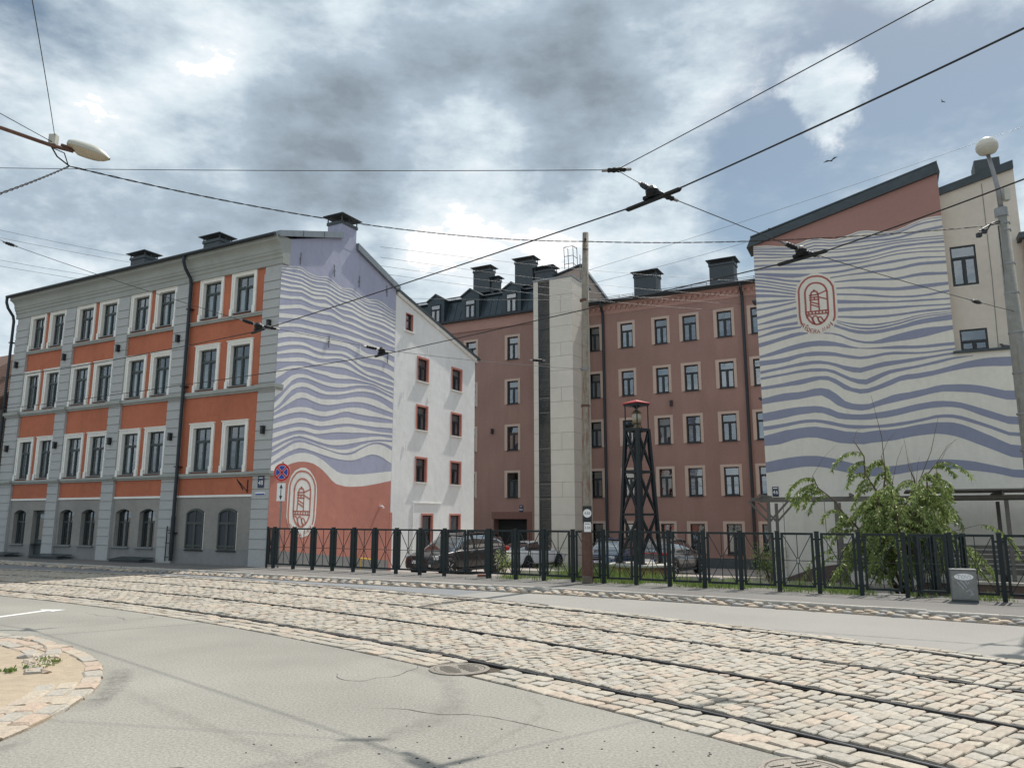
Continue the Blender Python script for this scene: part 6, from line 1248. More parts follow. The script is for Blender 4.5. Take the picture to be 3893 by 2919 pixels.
def neighbours():
    H = thing('apartment_building', 'beige-pink house at the right edge behind the lamp pole', 'building', (17.6, 24.9, 0), R(-26))
    m = MB(); m.box(0, 7, 0, 9, -1, 11.1); m.build('wall', M_BEIGEP, H); m = MB(); m.box(-.12, 7.1, -.2, 9.1, 11.1, 11.3); m.build('roof_edge', M_CHIM, H)
    m = MB(); m.box(-.02, .7, -.03, 0, -1, 11.08); m.build('corner_band', mat('taupe_render', (0.26, 0.225, 0.195), .93, .08, 4, big=.1), H)
    m = MB(); m.box(2, 6, 2, 6, 11.3, 12.0); m.build('roof', M_SLATE, H)
    H = thing('apartment_building', 'old low house with a brown tin roof at the far left edge', 'building', (-23.6, 34.0, 0), R(-28.3))
    m = MB(); m.box(-14, 0.3, 0, 9, -.5, 6.6); m.build('wall', mat('old_plaster', (0.33, 0.29, 0.24), .95, .18, 3, .4, 40, big=.2), H)
    m = MB(); m.prism([(-14, -.4, 6.5), (-14, 4.5, 10.6), (-14, 9.4, 6.5)], (14.4, 0, 0)); m.build('roof', M_ROOFBR, H)
    s = MB(); s.prism([(-.015, -.43, 6.52), (-.015, 4.5, 10.66), (-.015, 4.5, 10.62), (-.015, -.4, 6.49)], (.03, 0, 0)); me = s.mesh('roof_seam', M_ROOFBR)
    for i in range(14): inst('roof_seam', me, H, (-5.6 + i * .45, 0, 0))
    m = MB(); m.box(-2.6, -1.9, 3.0, 3.8, 9.0, 12.0); m.build('chimney', M_CHIM, H)
    m = MB(); m.box(-14, .4, -.45, -.05, 6.4, 6.55); m.build('eaves', M_CHIM, H)
neighbours()

# ------------------------------------------------------------------ fence
FZ = 0.012
def make_panel_meshes(w):
    t = .020; z0, z1 = .13, 1.31
    m = MB(); m.box(-w / 2, -w / 2 + .05, -t, t, z0, z1); m.box(w / 2 - .05, w / 2, -t, t, z0, z1); m.box(-w / 2 + .05, w / 2 - .05, -t, t, z1 - .05, z1); m.box(-w / 2 + .05, w / 2 - .05, -t, t, z0, z0 + .05)
    for z in (.22, 1.17):
        for s in (-1, 1): m.box(*sorted((s * w / 2, s * (w / 2 + .06))), -.012, .012, z - .02, z + .02)
    fr = m.mesh('panel', M_FENCE)
    hw = w / 2 - .04; cz = .70; r = .0105
    bars = []
    for sx in (-1, 1):
        for sz, ze in ((1, z1 - .04), (-1, z0 + .04)):
            b = MB(); b.tube([(sx * .026, 0, cz + sz * .055), (sx * hw, 0, ze)], r, 4); bars.append(('diagonal_bar', b.mesh('diagonal_bar', M_FENCE)))
        b = MB(); b.tube([(sx * .026, 0, cz), (sx * hw, 0, cz)], r, 4); bars.append(('cross_bar', b.mesh('cross_bar', M_FENCE)))
    for sz, ze in ((1, z1 - .04), (-1, z0 + .04)):
        b = MB(); b.tube([(0, 0, cz + sz * .055), (0, 0, ze)], r, 4); bars.append(('upright_bar', b.mesh('upright_bar', M_FENCE)))
    b = MB(); b.box(-.032, -.02, -.012, .012, cz - .06, cz + .06); b.box(.02, .032, -.012, .012, cz - .06, cz + .06); b.box(-.02, .02, -.012, .012, cz + .048, cz + .06); b.box(-.02, .02, -.012, .012, cz - .06, cz - .048)
    bars.append(('centre_ring', b.mesh('centre_ring', M_FENCE)))
    return fr, bars
PM = {}
def panel(parent, x, w, y=0.0, rz=0.0):
    if w not in PM: PM[w] = make_panel_meshes(w)
    fr, bars = PM[w]; o = inst('panel', fr, parent, (x, y, FZ), (0, 0, rz))
    for n, me in bars: inst(n, me, o)
pm_ = MB(); pm_.box(-.042, .042, -.042, .042, -.05, 1.33); pm_.box(-.047, .047, -.047, .047, 1.33, 1.345); POST = pm_.mesh('post', M_FENCE)
def fence():
    H = thing('fence', 'long dark green steel fence with crossed bars between the pavement and the yard', 'fence', F0, F_ROT)
    ps = [0, .90, 1.74, 2.58, 3.43, 4.25, 5.08, 5.95, 6.81, 8.29, 9.14, 9.99, 10.84, 11.69, 12.55, 13.40, 14.25, 15.10, 15.94, 16.78, 17.62, 18.48, 19.33, 20.18, 21.03, 21.88, 22.73, 23.58]
    inst('post', POST, H, (-.32, 0, FZ), sc=(.6, .6, 1))
    panel(H, -.165, .20)
    for s in ps: inst('post', POST, H, (s, 0, FZ), sc=(1.45, 1.2, 1) if abs(s - 8.29) < .01 else None)
    for a, b in zip(ps, ps[1:]):
        if b - a > 1.2:
            for c in ((a + (b - a) * .27), (a + (b - a) * .73)): panel(H, c, .64)
        else: panel(H, (a + b) / 2, .69)
    return H
fence()
def return_fence():
    o = F0 + FD * 18.48
    H = thing('fence', 'short dark green fence section running back from the street fence behind the shrub', 'fence', (o.x + FN.x * .1, o.y + FN.y * .1, -.05), F_ROT + R(62))
    for k in range(4): inst('post', POST, H, (.45 + k * .62, 0, FZ))
    for k in range(3): panel(H, .76 + k * .62, .44)
return_fence()
# ------------------------------------------------------------------ lighthouse-shaped steel tower on a brick drum
def tower():
    x, y = 3.85, 23.3; g = gz(x, y)
    B = thing('brick_plinth', 'round brick plinth with pale concrete top under the steel lighthouse tower', 'plinth', (x, y, g), .3)
    m = MB(); m.lathe([(.86, -.1), (.86, .50)], 40); m.build('core', M_MORTAR, B)
    bm = []
    for k in range(5):
        m = MB(); m.box(-.118, .118, -.03, .03, -.031, .031); m.c = [random.choice(((1, 1, 1), (1.25, 1.1, 1), (.75, .8, .85), (1.1, .9, .8), (1.3, 1.25, 1.2)))] * 8; bm.append(m.mesh('brick', M_BRICK))
    for r in range(7):
        for k in range(22):
            a = 2 * PI * (k + .5 * (r % 2)) / 22; inst('brick', random.choice(bm), B, (.868 * math.cos(a), .868 * math.sin(a), .035 + r * .073), (0, 0, a + PI / 2), (.99, 1, 1))
    m = MB(); m.lathe([(.93, .50), (.95, .515), (.95, .565), (.92, .585), (.01, .59)], 40); m.build('concrete_top', M_CONC, B)
    T = thing('lighthouse_tower', 'black latticed steel lighthouse model with a red cap and ship lantern', 'tower', (x, y, g + .59), R(38))
    b0, b1, hh = .42, .245, 3.98
    legs = [(sx, sy) for sx in (-1, 1) for sy in (-1, 1)]
    def at(sx, sy, t): w = b0 + (b1 - b0) * t; return Vector((sx * w, sy * w, hh * t))
    for sx, sy in legs:
        m = MB(); m.tube([at(sx, sy, 0), at(sx, sy, 1)], .070, 4); m.build('leg', M_TOWER, T); m = MB(); m.box(-.11, .11, -.11, .11, 0, .03); p = at(sx, sy, 0); m.build('foot_plate', M_TOWER, T, loc=p)
    for t in (.36, .68, 1.0):
        m = MB(); q = [at(*l, t) for l in ((-1, -1), (1, -1), (1, 1), (-1, 1))]
        for i in range(4): m.tube([q[i], q[(i + 1) % 4]], .048, 4)
        m.build('ring_beam', M_TOWER, T)
    for t0, t1 in ((0.05, .36), (.36, .68), (.68, 1.0)):
        for i, (a, b) in enumerate((((-1, -1), (1, -1)), ((1, -1), (1, 1)), ((1, 1), (-1, 1)), ((-1, 1), (-1, -1)))):
            m = MB(); m.tube([at(*a, t0), at(*b, t1)], .038, 4); m.build('brace', M_TOWER, T); m = MB(); m.tube([at(*b, t0), at(*a, t1)], .038, 4); m.build('brace', M_TOWER, T)
    m = MB(); m.tube([(0, 0, 0), (0, 0, hh)], .13, 8); m.build('centre_pipe', M_TOWER, T)
    m = MB(); m.box(-.29, .29, -.29, .29, hh, hh + .05); m.build('platform', M_TOWER, T)
    for sx, sy in legs:
        m = MB(); m.tube([(sx * .245, sy * .245, hh + .05), (sx * .245, sy * .245, hh + .80)], .020, 5); m.build('cap_post', M_TOWER, T)
    m = MB(); m.tube([(0, 0, hh + .6), (0, 0, hh + .82)], .02, 6); m.box(-.28, .28, -.28, .28, hh + .76, hh + .82); m.lathe([(.05, 0), (.14, .05), (.14, .08)], 10, (0, 0, hh + .69)); m.build('cap_frame', M_TOWER, T)
    W2 = .32; z = hh + .82; m = MB(); m.v = [(-W2, -W2, z), (W2, -W2, z), (W2, W2, z), (-W2, W2, z), (-W2, -W2, z + .03), (W2, -W2, z + .03), (W2, W2, z + .03), (-W2, W2, z + .03), (0, 0, z + .14)]
    m.f = [(3, 2, 1, 0), (0, 1, 5, 4), (1, 2, 6, 5), (2, 3, 7, 6), (3, 0, 4, 7), (4, 5, 8), (5, 6, 8), (6, 7, 8), (7, 4, 8)]; m.build('red_cap', M_RED, T)
    L_ = thing('lantern', parent=T, loc=(0, 0, hh + .05))
    m = MB(); m.lathe([(.13, .0), (.09, .10), (.09, .14), (.15, .17), (.15, .22)], 14); m.lathe([(.15, .48), (.16, .50), (.11, .54), (.05, .58), (.03, .62)], 14); m.build('lantern_body', M_BRASS, L_)
    m = MB(); m.lathe([(.125, .22), (.14, .35), (.125, .48)], 14); m.build('lantern_glass', M_LENS, L_, True)
    for k in range(3):
        m = MB(); a = k * 2.1; m.tube([(.26 * math.cos(a), .26 * math.sin(a), 0), (.12 * math.cos(a), .12 * math.sin(a), .2)], .012, 5); m.build('stay', M_TOWER, T, loc=(0, 0, hh + .05))
tower()
# ------------------------------------------------------------------ cars
def loft(m, secs):
    b = len(m.v); n = len(secs[0])
    for s in secs: m.v += s
    for i in range(len(secs) - 1):
        for k in range(n):
            k2 = (k + 1) % n; m.f.append((b + i * n + k, b + (i + 1) * n + k, b + (i + 1) * n + k2, b + i * n + k2))
    m.f.append(tuple(b + k for k in range(n))); m.f.append(tuple(b + (len(secs) - 1) * n + k for k in range(n - 1, -1, -1)))
def interp(tab, x):
    for (x0, *a), (x1, *b) in zip(tab, tab[1:]):
        if x0 <= x <= x1:
            t = (x - x0) / (x1 - x0); t = t * t * (3 - 2 * t) if False else t
            return [p + (q - p) * t for p, q in zip(a, b)]
    return list(tab[-1][1:]) if x > tab[-1][0] else list(tab[0][1:])
def car(name, label, loc, rz, paint, spec, plate, plate_end, extras=()):
    """x forward. spec: L, W, H, wheel radius, axle xs, shoulder [(x, z, halfwidth)], roof [(x, zroof, half width at roof)], base glass line"""
    C = thing(name, label, 'car', loc, rz, group='cars parked in the yard behind the fence')
    L_, W_, H_ = spec['L'], spec['W'], spec['H']; wr = spec['wr']; gc = spec.get('gc', .19)
    hw = W_ / 2
    secs = []; n = 34
    for i in range(n + 1):
        x = -L_ / 2 + L_ * i / n; zt, fw = interp(spec['sh'], x); w = hw * fw
        arch = 0.0
        for ax in spec['ax']:
            dd = abs(x - ax)
            if dd < wr + .05: arch = max(arch, math.sqrt(max(0, (wr + .05) ** 2 - dd * dd)) + wr - gc)
        zb = gc + arch * .0
        zs = max(gc + .02, gc + arch)        # the sill line rises over the wheels
        nose = min(1, (L_ / 2 - abs(x)) / .35); zb2 = zs + (1 - nose) * .10
        half = [(0, zb2 if arch == 0 else gc + .05), (w * .80, zb2 if arch == 0 else gc + .05), (w * .97, min(zb2 + .02, zt - .1)), (w, min(max(zs + .12, gc + .30), zt - .06)), (w * .985, max(zt - .17, zs + .12)), (w * .94, zt - .03), (w * .84, zt), (0, zt + .025)]
        sec = [(x, y, z) for y, z in half] + [(x, -y, z) for y, z in half[-2:0:-1]]
        secs.append(sec)
    m = MB(); loft(m, secs); bo = m.build('body', paint, C, True)
    ss = bo.modifiers.new('s', 'SUBSURF'); ss.levels = 1; ss.render_levels = 1
    # glasshouse
    g = spec['gh']; secs = []
    for (x, z, wtop) in g:
        zt, fw = interp(spec['sh'], x); wb = hw * fw * .90; zb = zt - .03
        z = max(z, zb + .012); t = (z - zb) / .5
        wt = wb + (wtop * hw - wb) * min(1, t)
        half = [(0, zb), (wb, zb), (wb * .5 + wt * .5 + .012, (zb + z) / 2), (wt, z - .02 * min(1, t)), (wt * .8, z), (0, z + .03 * min(1, t))]
        secs.append([(x, y, q) for y, q in half] + [(x, -y, q) for y, q in half[-2:0:-1]])
    m = MB(); loft(m, secs); gl = m.build('windows', M_CARGL, C, True)
    m = MB(); loft(m, [[(p[0] * .97, p[1] * .93, p[2] - .03) for p in s] for s in secs]); m.build('cabin', M_ROOM, C)
    # roof skin and pillars
    rs = [s for s, q in zip(secs, g) if q[3:]] if False else None
    x0, x1 = spec['roof']; m = MB(); rows = []
    k = 10
    for i in range(k + 1):
        x = x0 + (x1 - x0) * i / k; z, wt = interp([(a, b, c) for a, b, c in g], x); wt *= hw
        rows.append([(x, y * wt * 1.02, z + .022 - (.022 if abs(y) == 1 else 0) + .03 * (1 - abs(y) ** 2)) for y in (-1, -.8, -.4, 0, .4, .8, 1)])
    for r_ in rows: m.v += r_
    for i in range(k):
        for j in range(6): m.f.append((i * 7 + j, i * 7 + j + 1, i * 7 + 8 + j, i * 7 + 7 + j))
    m.build('roof', paint, C, True)
    def side(x, t, sgn):
        z, wt = interp([(a, b, c) for a, b, c in g], x); zt, fw = interp(spec['sh'], x); wb = hw * fw * .90; wt *= hw; zb = zt - .03
        return Vector((x, sgn * (wb + (wt - wb) * t + .012 + .012 * math.sin(t * PI)), zb + (z - .02 - zb) * t))
    for s in (-1, 1):
        for (xb, xt, w_) in spec['pil']:
            m = MB(); pr = []
            for q in range(5):
                t = q / 4; x = xb + (xt - xb) * t; a = side(x - w_ / 2, t, s); b = side(x + w_ / 2, t, s); a.x = x - w_ / 2; b.x = x + w_ / 2; m.v += [tuple(a), tuple(b)]
            m.f = [(2 * q, 2 * q + 1, 2 * q + 3, 2 * q + 2) for q in range(4)]; m.build('pillar', paint, C, True)
    # wheels
    tm = MB(); tw = .20; tm.lathe([(wr * .62, -tw / 2), (wr * .93, -tw / 2), (wr, -tw / 2 + .03), (wr, tw / 2 - .03), (wr * .93, tw / 2), (wr * .62, tw / 2)], 24); tme = tm.mesh('tyre', M_TYRE, True)
    rm = MB(); rm.lathe([(wr * .64, .0), (wr * .64, .075), (wr * .58, .085), (wr * .55, .05), (.05, .05), (.05, .07), (.005, .075)], 20)
    for k in range(5):
        a = k * 2 * PI / 5; rm.tube([(.04 * math.cos(a), .04 * math.sin(a), .065), (wr * .58 * math.cos(a), wr * .58 * math.sin(a), .075)], .028, 4)
    rme = rm.mesh('rim', M_RIM)
    wl = MB(); wl.lathe([(wr + .055, -.11), (wr + .055, .11)], 24); wlm = wl.mesh('wheel_housing', M_BLACK)
    for ax in spec['ax']:
        for s in (-1, 1):
            wh = thing('wheel', parent=C, loc=(ax, s * (hw - .11), wr)); wh.rotation_euler = (-s * PI / 2, 0, 0)
            inst('tyre', tme, wh); inst('rim', rme, wh, (0, 0, .015))
            inst('wheel_housing', wlm, C, (ax, s * (hw - .16), wr + .01), (PI / 2, 0, 0))
    xf, xr = L_ / 2, -L_ / 2
    def bit(nm, x, y, z, dx, dy, dz, m_, both=True, rzz=0.0):
        for s in ((-1, 1) if both else (1,)):
            q = MB(); q.box(-dx, dx, -dy, dy, -dz, dz); o = q.build(nm, m_, C, False, (x, s * y, z), s * rzz); bevel(o, min(dx, dy, dz) * .6, 2)
    f = spec['face']
    bit('headlight', xf - f['hx'], hw * .70, f['hz'], .10, hw * .22, f.get('hd', .075), M_LAMPC, rzz=-.42)
    bit('bumper_intake', xf - .012, 0, gc + .18, .03, hw * .62, .075, M_BLACK, False)
    if f['grille'] == 'twin': bit('grille', xf - .035, hw * .16, f['hz'] - .02, .04, hw * .13, .085, M_BLACK); bit('grille_rim', xf - .03, hw * .16, f['hz'] + .07, .042, hw * .14, .012, M_RIM)
    else: bit('grille', xf - .035, 0, f['hz'] - .03, .04, hw * .36, .07, M_BLACK, False); bit('grille_rim', xf - .02, 0, f['hz'] - .03, .04, hw * .34, .012, M_RIM, False)
    bit('fog_lamp', xf - .07, hw * .66, gc + .22, .03, .07, .05, M_LAMPC)
    bit('tail_lamp', xr + f['tx'], hw * .72, f['tz'], .09, hw * .24, f.get('td', .09), M_LAMPR, rzz=.35)
    if f.get('bar'): bit('lamp_bar', xr + .03, 0, f['tz'] + .02, .03, hw * .62, .018, M_LAMPR, False)
    bit('rear_bumper', xr + .02, 0, gc + .16, .05, hw * .74, .07, M_BLACK, False)
    bit('lower_grille', xr + .02, 0, gc + .1, .03, hw * .5, .03, M_BLACK, False)
    xm, zm = spec['mir']; bit('mirror', xm, hw + .07, zm, .055, .10, .065, paint)
    bit('sill_trim', 0, hw - .03, gc + .03, (spec['ax'][0] - spec['ax'][1]) / 2 - wr - .08, .02, .05, M_BLACK)
    for hx, hz in spec['hnd']: bit('door_handle', hx, hw * .995, hz, .085, .018, .014, M_RIM if paint is M_PAINTBK else paint)
    for dx_, z0, z1 in spec['seam']:
        bit('door_seam', dx_, hw * .985 + .008, (z0 + z1) / 2, .004, .006, (z1 - z0) / 2, M_BLACK)
    if 'rails' in extras:
        for s in (-1, 1):
            q = MB(); xs = [x0 + .1 + (x1 - x0 - .2) * i / 6 for i in range(7)]
            q.tube([(x, s * hw * .66, interp([(a, b, c) for a, b, c in g], x)[0] + .05) for x in xs], .017, 5); q.build('roof_rail', M_BLACK if 'dark' in extras else M_RIM, C)
    if 'bars' in extras:
        for x in (x0 + .45, x1 - .55):
            q = MB(); q.tube([(x, -hw * .82, H_ + .06), (x, hw * .82, H_ + .06)], .022, 5); q.build('roof_bar', M_BLACK, C)
    px = (xf + .012) if plate_end == 'F' else (xr - .034)
    q = MB(); q.box(-.012, .012, -.26, .26, -.055, .055); pz = gc + .34 if plate_end == 'F' else spec.get('pz', gc + .45)
    po = q.build('number_plate', M_WHITE, C, False, (px, 0, pz)); q = MB(); q.box(-.013, .013, -.26, -.21, -.053, .053)
    b_ = q.build('plate_band', M_SIGNB, po)
    if plate: inst('plate_text', text_mesh(plate, .105, M_BLACK), po, (.0145 if plate_end == 'F' else -.0145, .02, 0), (PI / 2, 0, PI / 2 if plate_end == 'F' else -PI / 2))
    return C
SUV = dict(L=4.46, W=1.80, H=1.55, wr=.345, gc=.20, ax=(1.36, -1.40), sh=[(-2.23, .80, .80), (-2.12, 1.00, .90), (-1.8, 1.03, .96), (-.5, .99, 1.0), (.62, .97, 1.0), (1.0, .945, .985), (1.75, .85, .93), (2.08, .74, .86), (2.23, .58, .72)],
           gh=[(-2.10, 1.0, .80), (-1.86, 1.40, .72), (-1.55, 1.50, .70), (-.6, 1.545, .72), (.15, 1.52, .72), (.45, 1.42, .74), (1.10, .93, .86)], roof=(-1.95, .40), pil=[(-1.98, -1.80, .14), (-1.15, -1.10, .09), (-.12, -.10, .09), (1.02, .42, .07)],
           mir=(.62, 1.02), hnd=[(.18, .86), (-.85, .88)], seam=[(.92, .32, .88), (-.12, .28, .9), (-1.08, .5, .9)], face=dict(hx=.30, hz=.70, tx=.10, tz=.92, grille='twin'))
SEDAN = dict(L=4.85, W=1.86, H=1.44, wr=.34, gc=.17, ax=(1.45, -1.42), sh=[(-2.42, .72, .80), (-2.30, .99, .90), (-1.9, 1.02, .95), (-.6, .96, 1.0), (.7, .925, 1.0), (1.1, .90, .985), (1.9, .79, .93), (2.25, .68, .85), (2.42, .54, .72)],
             gh=[(-1.98, 1.0, .76), (-1.55, 1.20, .70), (-1.05, 1.37, .66), (-.3, 1.435, .67), (.25, 1.40, .68), (.60, 1.27, .70), (1.22, .90, .84)], roof=(-1.10, .30), pil=[(-1.75, -1.12, .16), (-.22, -.2, .09), (1.12, .35, .07)],
             mir=(.68, .98), hnd=[(.2, .80), (-.85, .83)], seam=[(.95, .3, .82), (-.2, .28, .85), (-1.12, .5, .88)], face=dict(hx=.30, hz=.62, tx=.10, tz=.86, grille='bar', td=.055, bar=True), pz=.72)
WAGON = dict(SUV); WAGON.update(W=1.78, H=1.66, gh=[(-2.12, 1.0, .82), (-1.95, 1.42, .76), (-1.6, 1.60, .74), (-.6, 1.655, .75), (.15, 1.63, .75), (.40, 1.55, .76), (1.05, .95, .86)], face=dict(hx=.26, hz=.74, tx=.10, tz=.92, grille='bar', hd=.09))
CROSS = dict(SUV); CROSS.update(L=4.35, W=1.82, H=1.60, gh=[(-2.10, 1.0, .80), (-1.78, 1.38, .72), (-1.45, 1.53, .70), (-.6, 1.595, .72), (.15, 1.57, .72), (.45, 1.46, .74), (1.10, .95, .86)], face=dict(hx=.3, hz=.70, tx=.08, tz=1.00, grille='bar', td=.05, bar=True), pz=.70)
def heading(dx, dy): return math.atan2(dy, dx)
def place(x, y): return (x, y, gz(x, y))
car('parked_car', 'black estate-style SUV with roof bars parked nose towards the street', place(-2.15, 30.6), heading(-.62, -.78), M_PAINTBK, SUV, 'KG-16', 'F', ('rails', 'dark', 'bars'))
car('parked_car', 'white saloon seen from behind beside the beige stair tower', place(1.1, 44.0), heading(.62, .78), M_PAINTW, SEDAN, 'W   78', 'R')
car('parked_car', 'blue estate car facing the street behind the wooden pole', place(5.35, 42.0), heading(-.42, -.90), M_PAINTBL, WAGON, 'MW-3', 'F', ('rails',))
car('parked_car', 'dark grey crossover seen from behind beside the steel lighthouse', place(7.6, 37.2), heading(.60, .80), M_PAINTG, CROSS, '', 'R', ('rails',))

# ------------------------------------------------------------------ poles, lamps, signs
def wood_pole():
    x, y = 1.90, 19.62
    H = thing('utility_pole', 'rust-streaked wooden utility pole standing on the pavement before the fence', 'pole', (x, y, 0.02))
    m = MB(); m.tube([(0, 0, -.1), (0, 0, 1.3), (.02, 0, 4.0), (.05, 0, 7.3), (.10, .01, 9.25)], [.135, .125, .108, .092, .082], 14); m.build('shaft', M_POLEW, H, True)
    m = MB(); m.tube([(0, 0, .2), (0, 0, 1.32)], [.142, .136], 14); m.build('base_sleeve', M_RUST, H)
    for z in (4.5, 5.48, 7.35):
        c = MB(); c.tube([(.02, 0, z - .03), (.02, 0, z + .03)], .118 if z < 6 else .108, 12); c.build('steel_band', M_STEEL if z > 5 and z < 6 else M_RUST, H)
    m = MB(); m.tube([(.08, -.09, 9.0), (.08, -.09, 9.06)], .03, 8); m.tube([(.0, -.10, 8.75), (.16, -.10, 8.75)], .015, 5); m.build('cable_clamp', M_BLACK, H)
    m = MB(); m.box(-.115, .115, -.165, -.13, 1.48, 1.92); bd = m.build('sign_board', M_BLACK, H)
    m = MB(); m.lathe([(.105, 0), (.105, .006)], 24); d = m.build('round_sign', M_WHITE, H, loc=(0, -.168, 1.74)); d.rotation_euler = (PI / 2, 0, 0)
    inst('sign_number', text_mesh('4,50', .085, M_BLACK), d, (0, 0, .0075))
    m = MB(); m.box(-.085, .085, -.172, -.166, -.12, .12); d = m.build('height_sign', M_WHITE, H, loc=(.0, 0, 1.40)); inst('sign_number', text_mesh('3.50', .085, M_BLACK), d, (0, -.1735, -.02), (PI / 2, 0, 0))
    m = MB(); m.box(-.06, .06, -.174, -.1725, .07, .085); m.build('sign_line', M_BLACK, d)
wood_pole()
def lamp_pole():
    x, y = 9.93, 14.5
    H = thing('street_lamp', 'stained concrete lamp pole with a round globe lamp at the right edge', 'street lamp', (x, y, 0.02))
    m = MB(); m.tube([(0, 0, -.1), (0, 0, 3.9), (-.03, 0, 3.95), (-.05, 0, 7.7)], [.185, .155, .14, .105], 14); m.build('shaft', M_POLEC, H, True)
    m = MB(); m.tube([(-.05, 0, 7.6), (-.05, 0, 7.78)], .118, 14); m.build('top_sleeve', M_STEEL, H)
    for z in (2.2, 2.9, 3.6, 4.4, 5.2, 6.0, 6.6, 7.3, 7.45):
        c = MB(); r = .185 + (.105 - .185) * z / 7.7; c.tube([(-.03, 0, z - .015), (-.03, 0, z + .015)], r + .012, 12); c.build('steel_band', M_STEEL, H)
    m = MB(); m.tube([(-.15, -.02, .5), (-.14, -.02, 4), (-.15, -.02, 7.4)], .014, 5); m.build('riser_cable', M_BLACK, H)
    m = MB(); m.tube([(-.04, 0, 7.7), (-.06, 0, 8.2), (-.12, 0, 8.6), (-.20, -.02, 8.95)], [.05, .045, .04, .036], 8); m.build('lamp_arm', M_STEEL, H, True)
    m = MB(); m.box(.02, .14, -.06, .06, 7.95, 8.2); m.build('control_box', M_LAMPW, H)
    m = MB(); m.lathe([(.05, -.02), (.16, .03), (.20, .10), (.205, .13)], 20, (-.20, -.02, 8.95)); m.build('globe_base', M_LAMPW, H, True)
    m = MB(); m.lathe([(.205, .13), (.20, .20), (.165, .28), (.10, .33), (.01, .345)], 20, (-.20, -.02, 8.95)); m.build('globe', M_GLOBE, H, True)
    m = MB(); m.tube([(-.12, -.04, 7.5), (-.35, -.1, 7.42), (-.5, -.12, 7.2)], .014, 5); m.tube([(-.15, -.04, 7.45), (-.4, -.1, 7.38), (-.62, -.14, 7.25)], .016, 5); m.box(-.68, -.60, -.18, -.1, 7.12, 7.2); m.box(-.56, -.49, -.18, -.1, 7.2, 7.27); m.build('cable_fittings', M_BLACK, H)
lamp_pole()
def arm_lamp():
    H = thing('street_lamp', 'cream arm lantern on a rusty pipe hanging in at the upper left', 'street lamp', (-11.2, 10.6, 0))
    B = Vector((-11.2, 10.6, 0)); A = lambda x, y, z: (x - B.x, y - B.y, z)
    m = MB(); m.tube([(0, 0, -.1), (0, 0, 8.6)], [.15, .09], 12); m.build('pole', M_POLEC, H, True)
    m = MB(); m.tube([(0, 0, 8.25), A(-9.6, 11.4, 8.22), A(-8.59, 11.83, 8.10), A(-7.98, 12.25, 8.0), A(-7.70, 12.42, 7.98)], .035, 8); m.build('arm', M_RUST, H, True)
    d = Vector((.56, .2, -.13)).normalized(); c = Vector(A(-7.80, 12.40, 8.04)); u = Vector((0, 0, 1)); s = d.cross(u).normalized(); u2 = s.cross(d)
    def shell(top):
        m = MB(); n = 14; L_ = .68
        rows = []
        for i in range(9):
            t = i / 8; r = [.115, .145, .155, .16, .16, .155, .135, .095, .03][i]
            ring = []
            for k in range(n + 1):
                a = PI * k / n if top else PI + PI * k / n
                f = .95 if top else (.62 if 2 <= i <= 7 else .25)
                q = c + d * (L_ * t) + s * (r * 1.05 * math.cos(a)) + u2 * (r * f * math.sin(a) + (.035 if top else 0.035))
                ring.append(tuple(q))
            rows.append(ring)
        for r_ in rows: m.v += r_
        for i in range(8):
            for k in range(n): m.f.append((i * (n + 1) + k, i * (n + 1) + k + 1, (i + 1) * (n + 1) + k + 1, (i + 1) * (n + 1) + k))
        if top: m.f.append(tuple(range(n, -1, -1)))
        return m
    shell(True).build('lamp_shell', M_LAMPW, H, True); shell(False).build('lamp_lens', M_LENS, H, True)
    m = MB(); m.tube([c - d * .1, c + d * .12], .04, 8); m.build('socket', M_RUST, H)
    m = MB(); m.box(-.06, .06, -.05, .05, -.02, .16); m.build('junction_box', M_LAMPW, H, loc=A(-7.98, 12.28, 8.05))
    m = MB(); m.tube([A(-7.98, 12.25, 7.97), A(-7.9, 12.3, 7.82), A(-7.73, 12.4, 7.69)], .014, 5); m.tube([A(-7.95, 12.25, 7.95), A(-7.8, 12.33, 7.9), A(-7.75, 12.38, 7.72)], .010, 5); m.build('hanger_cable', M_BLACK, H)
arm_lamp()
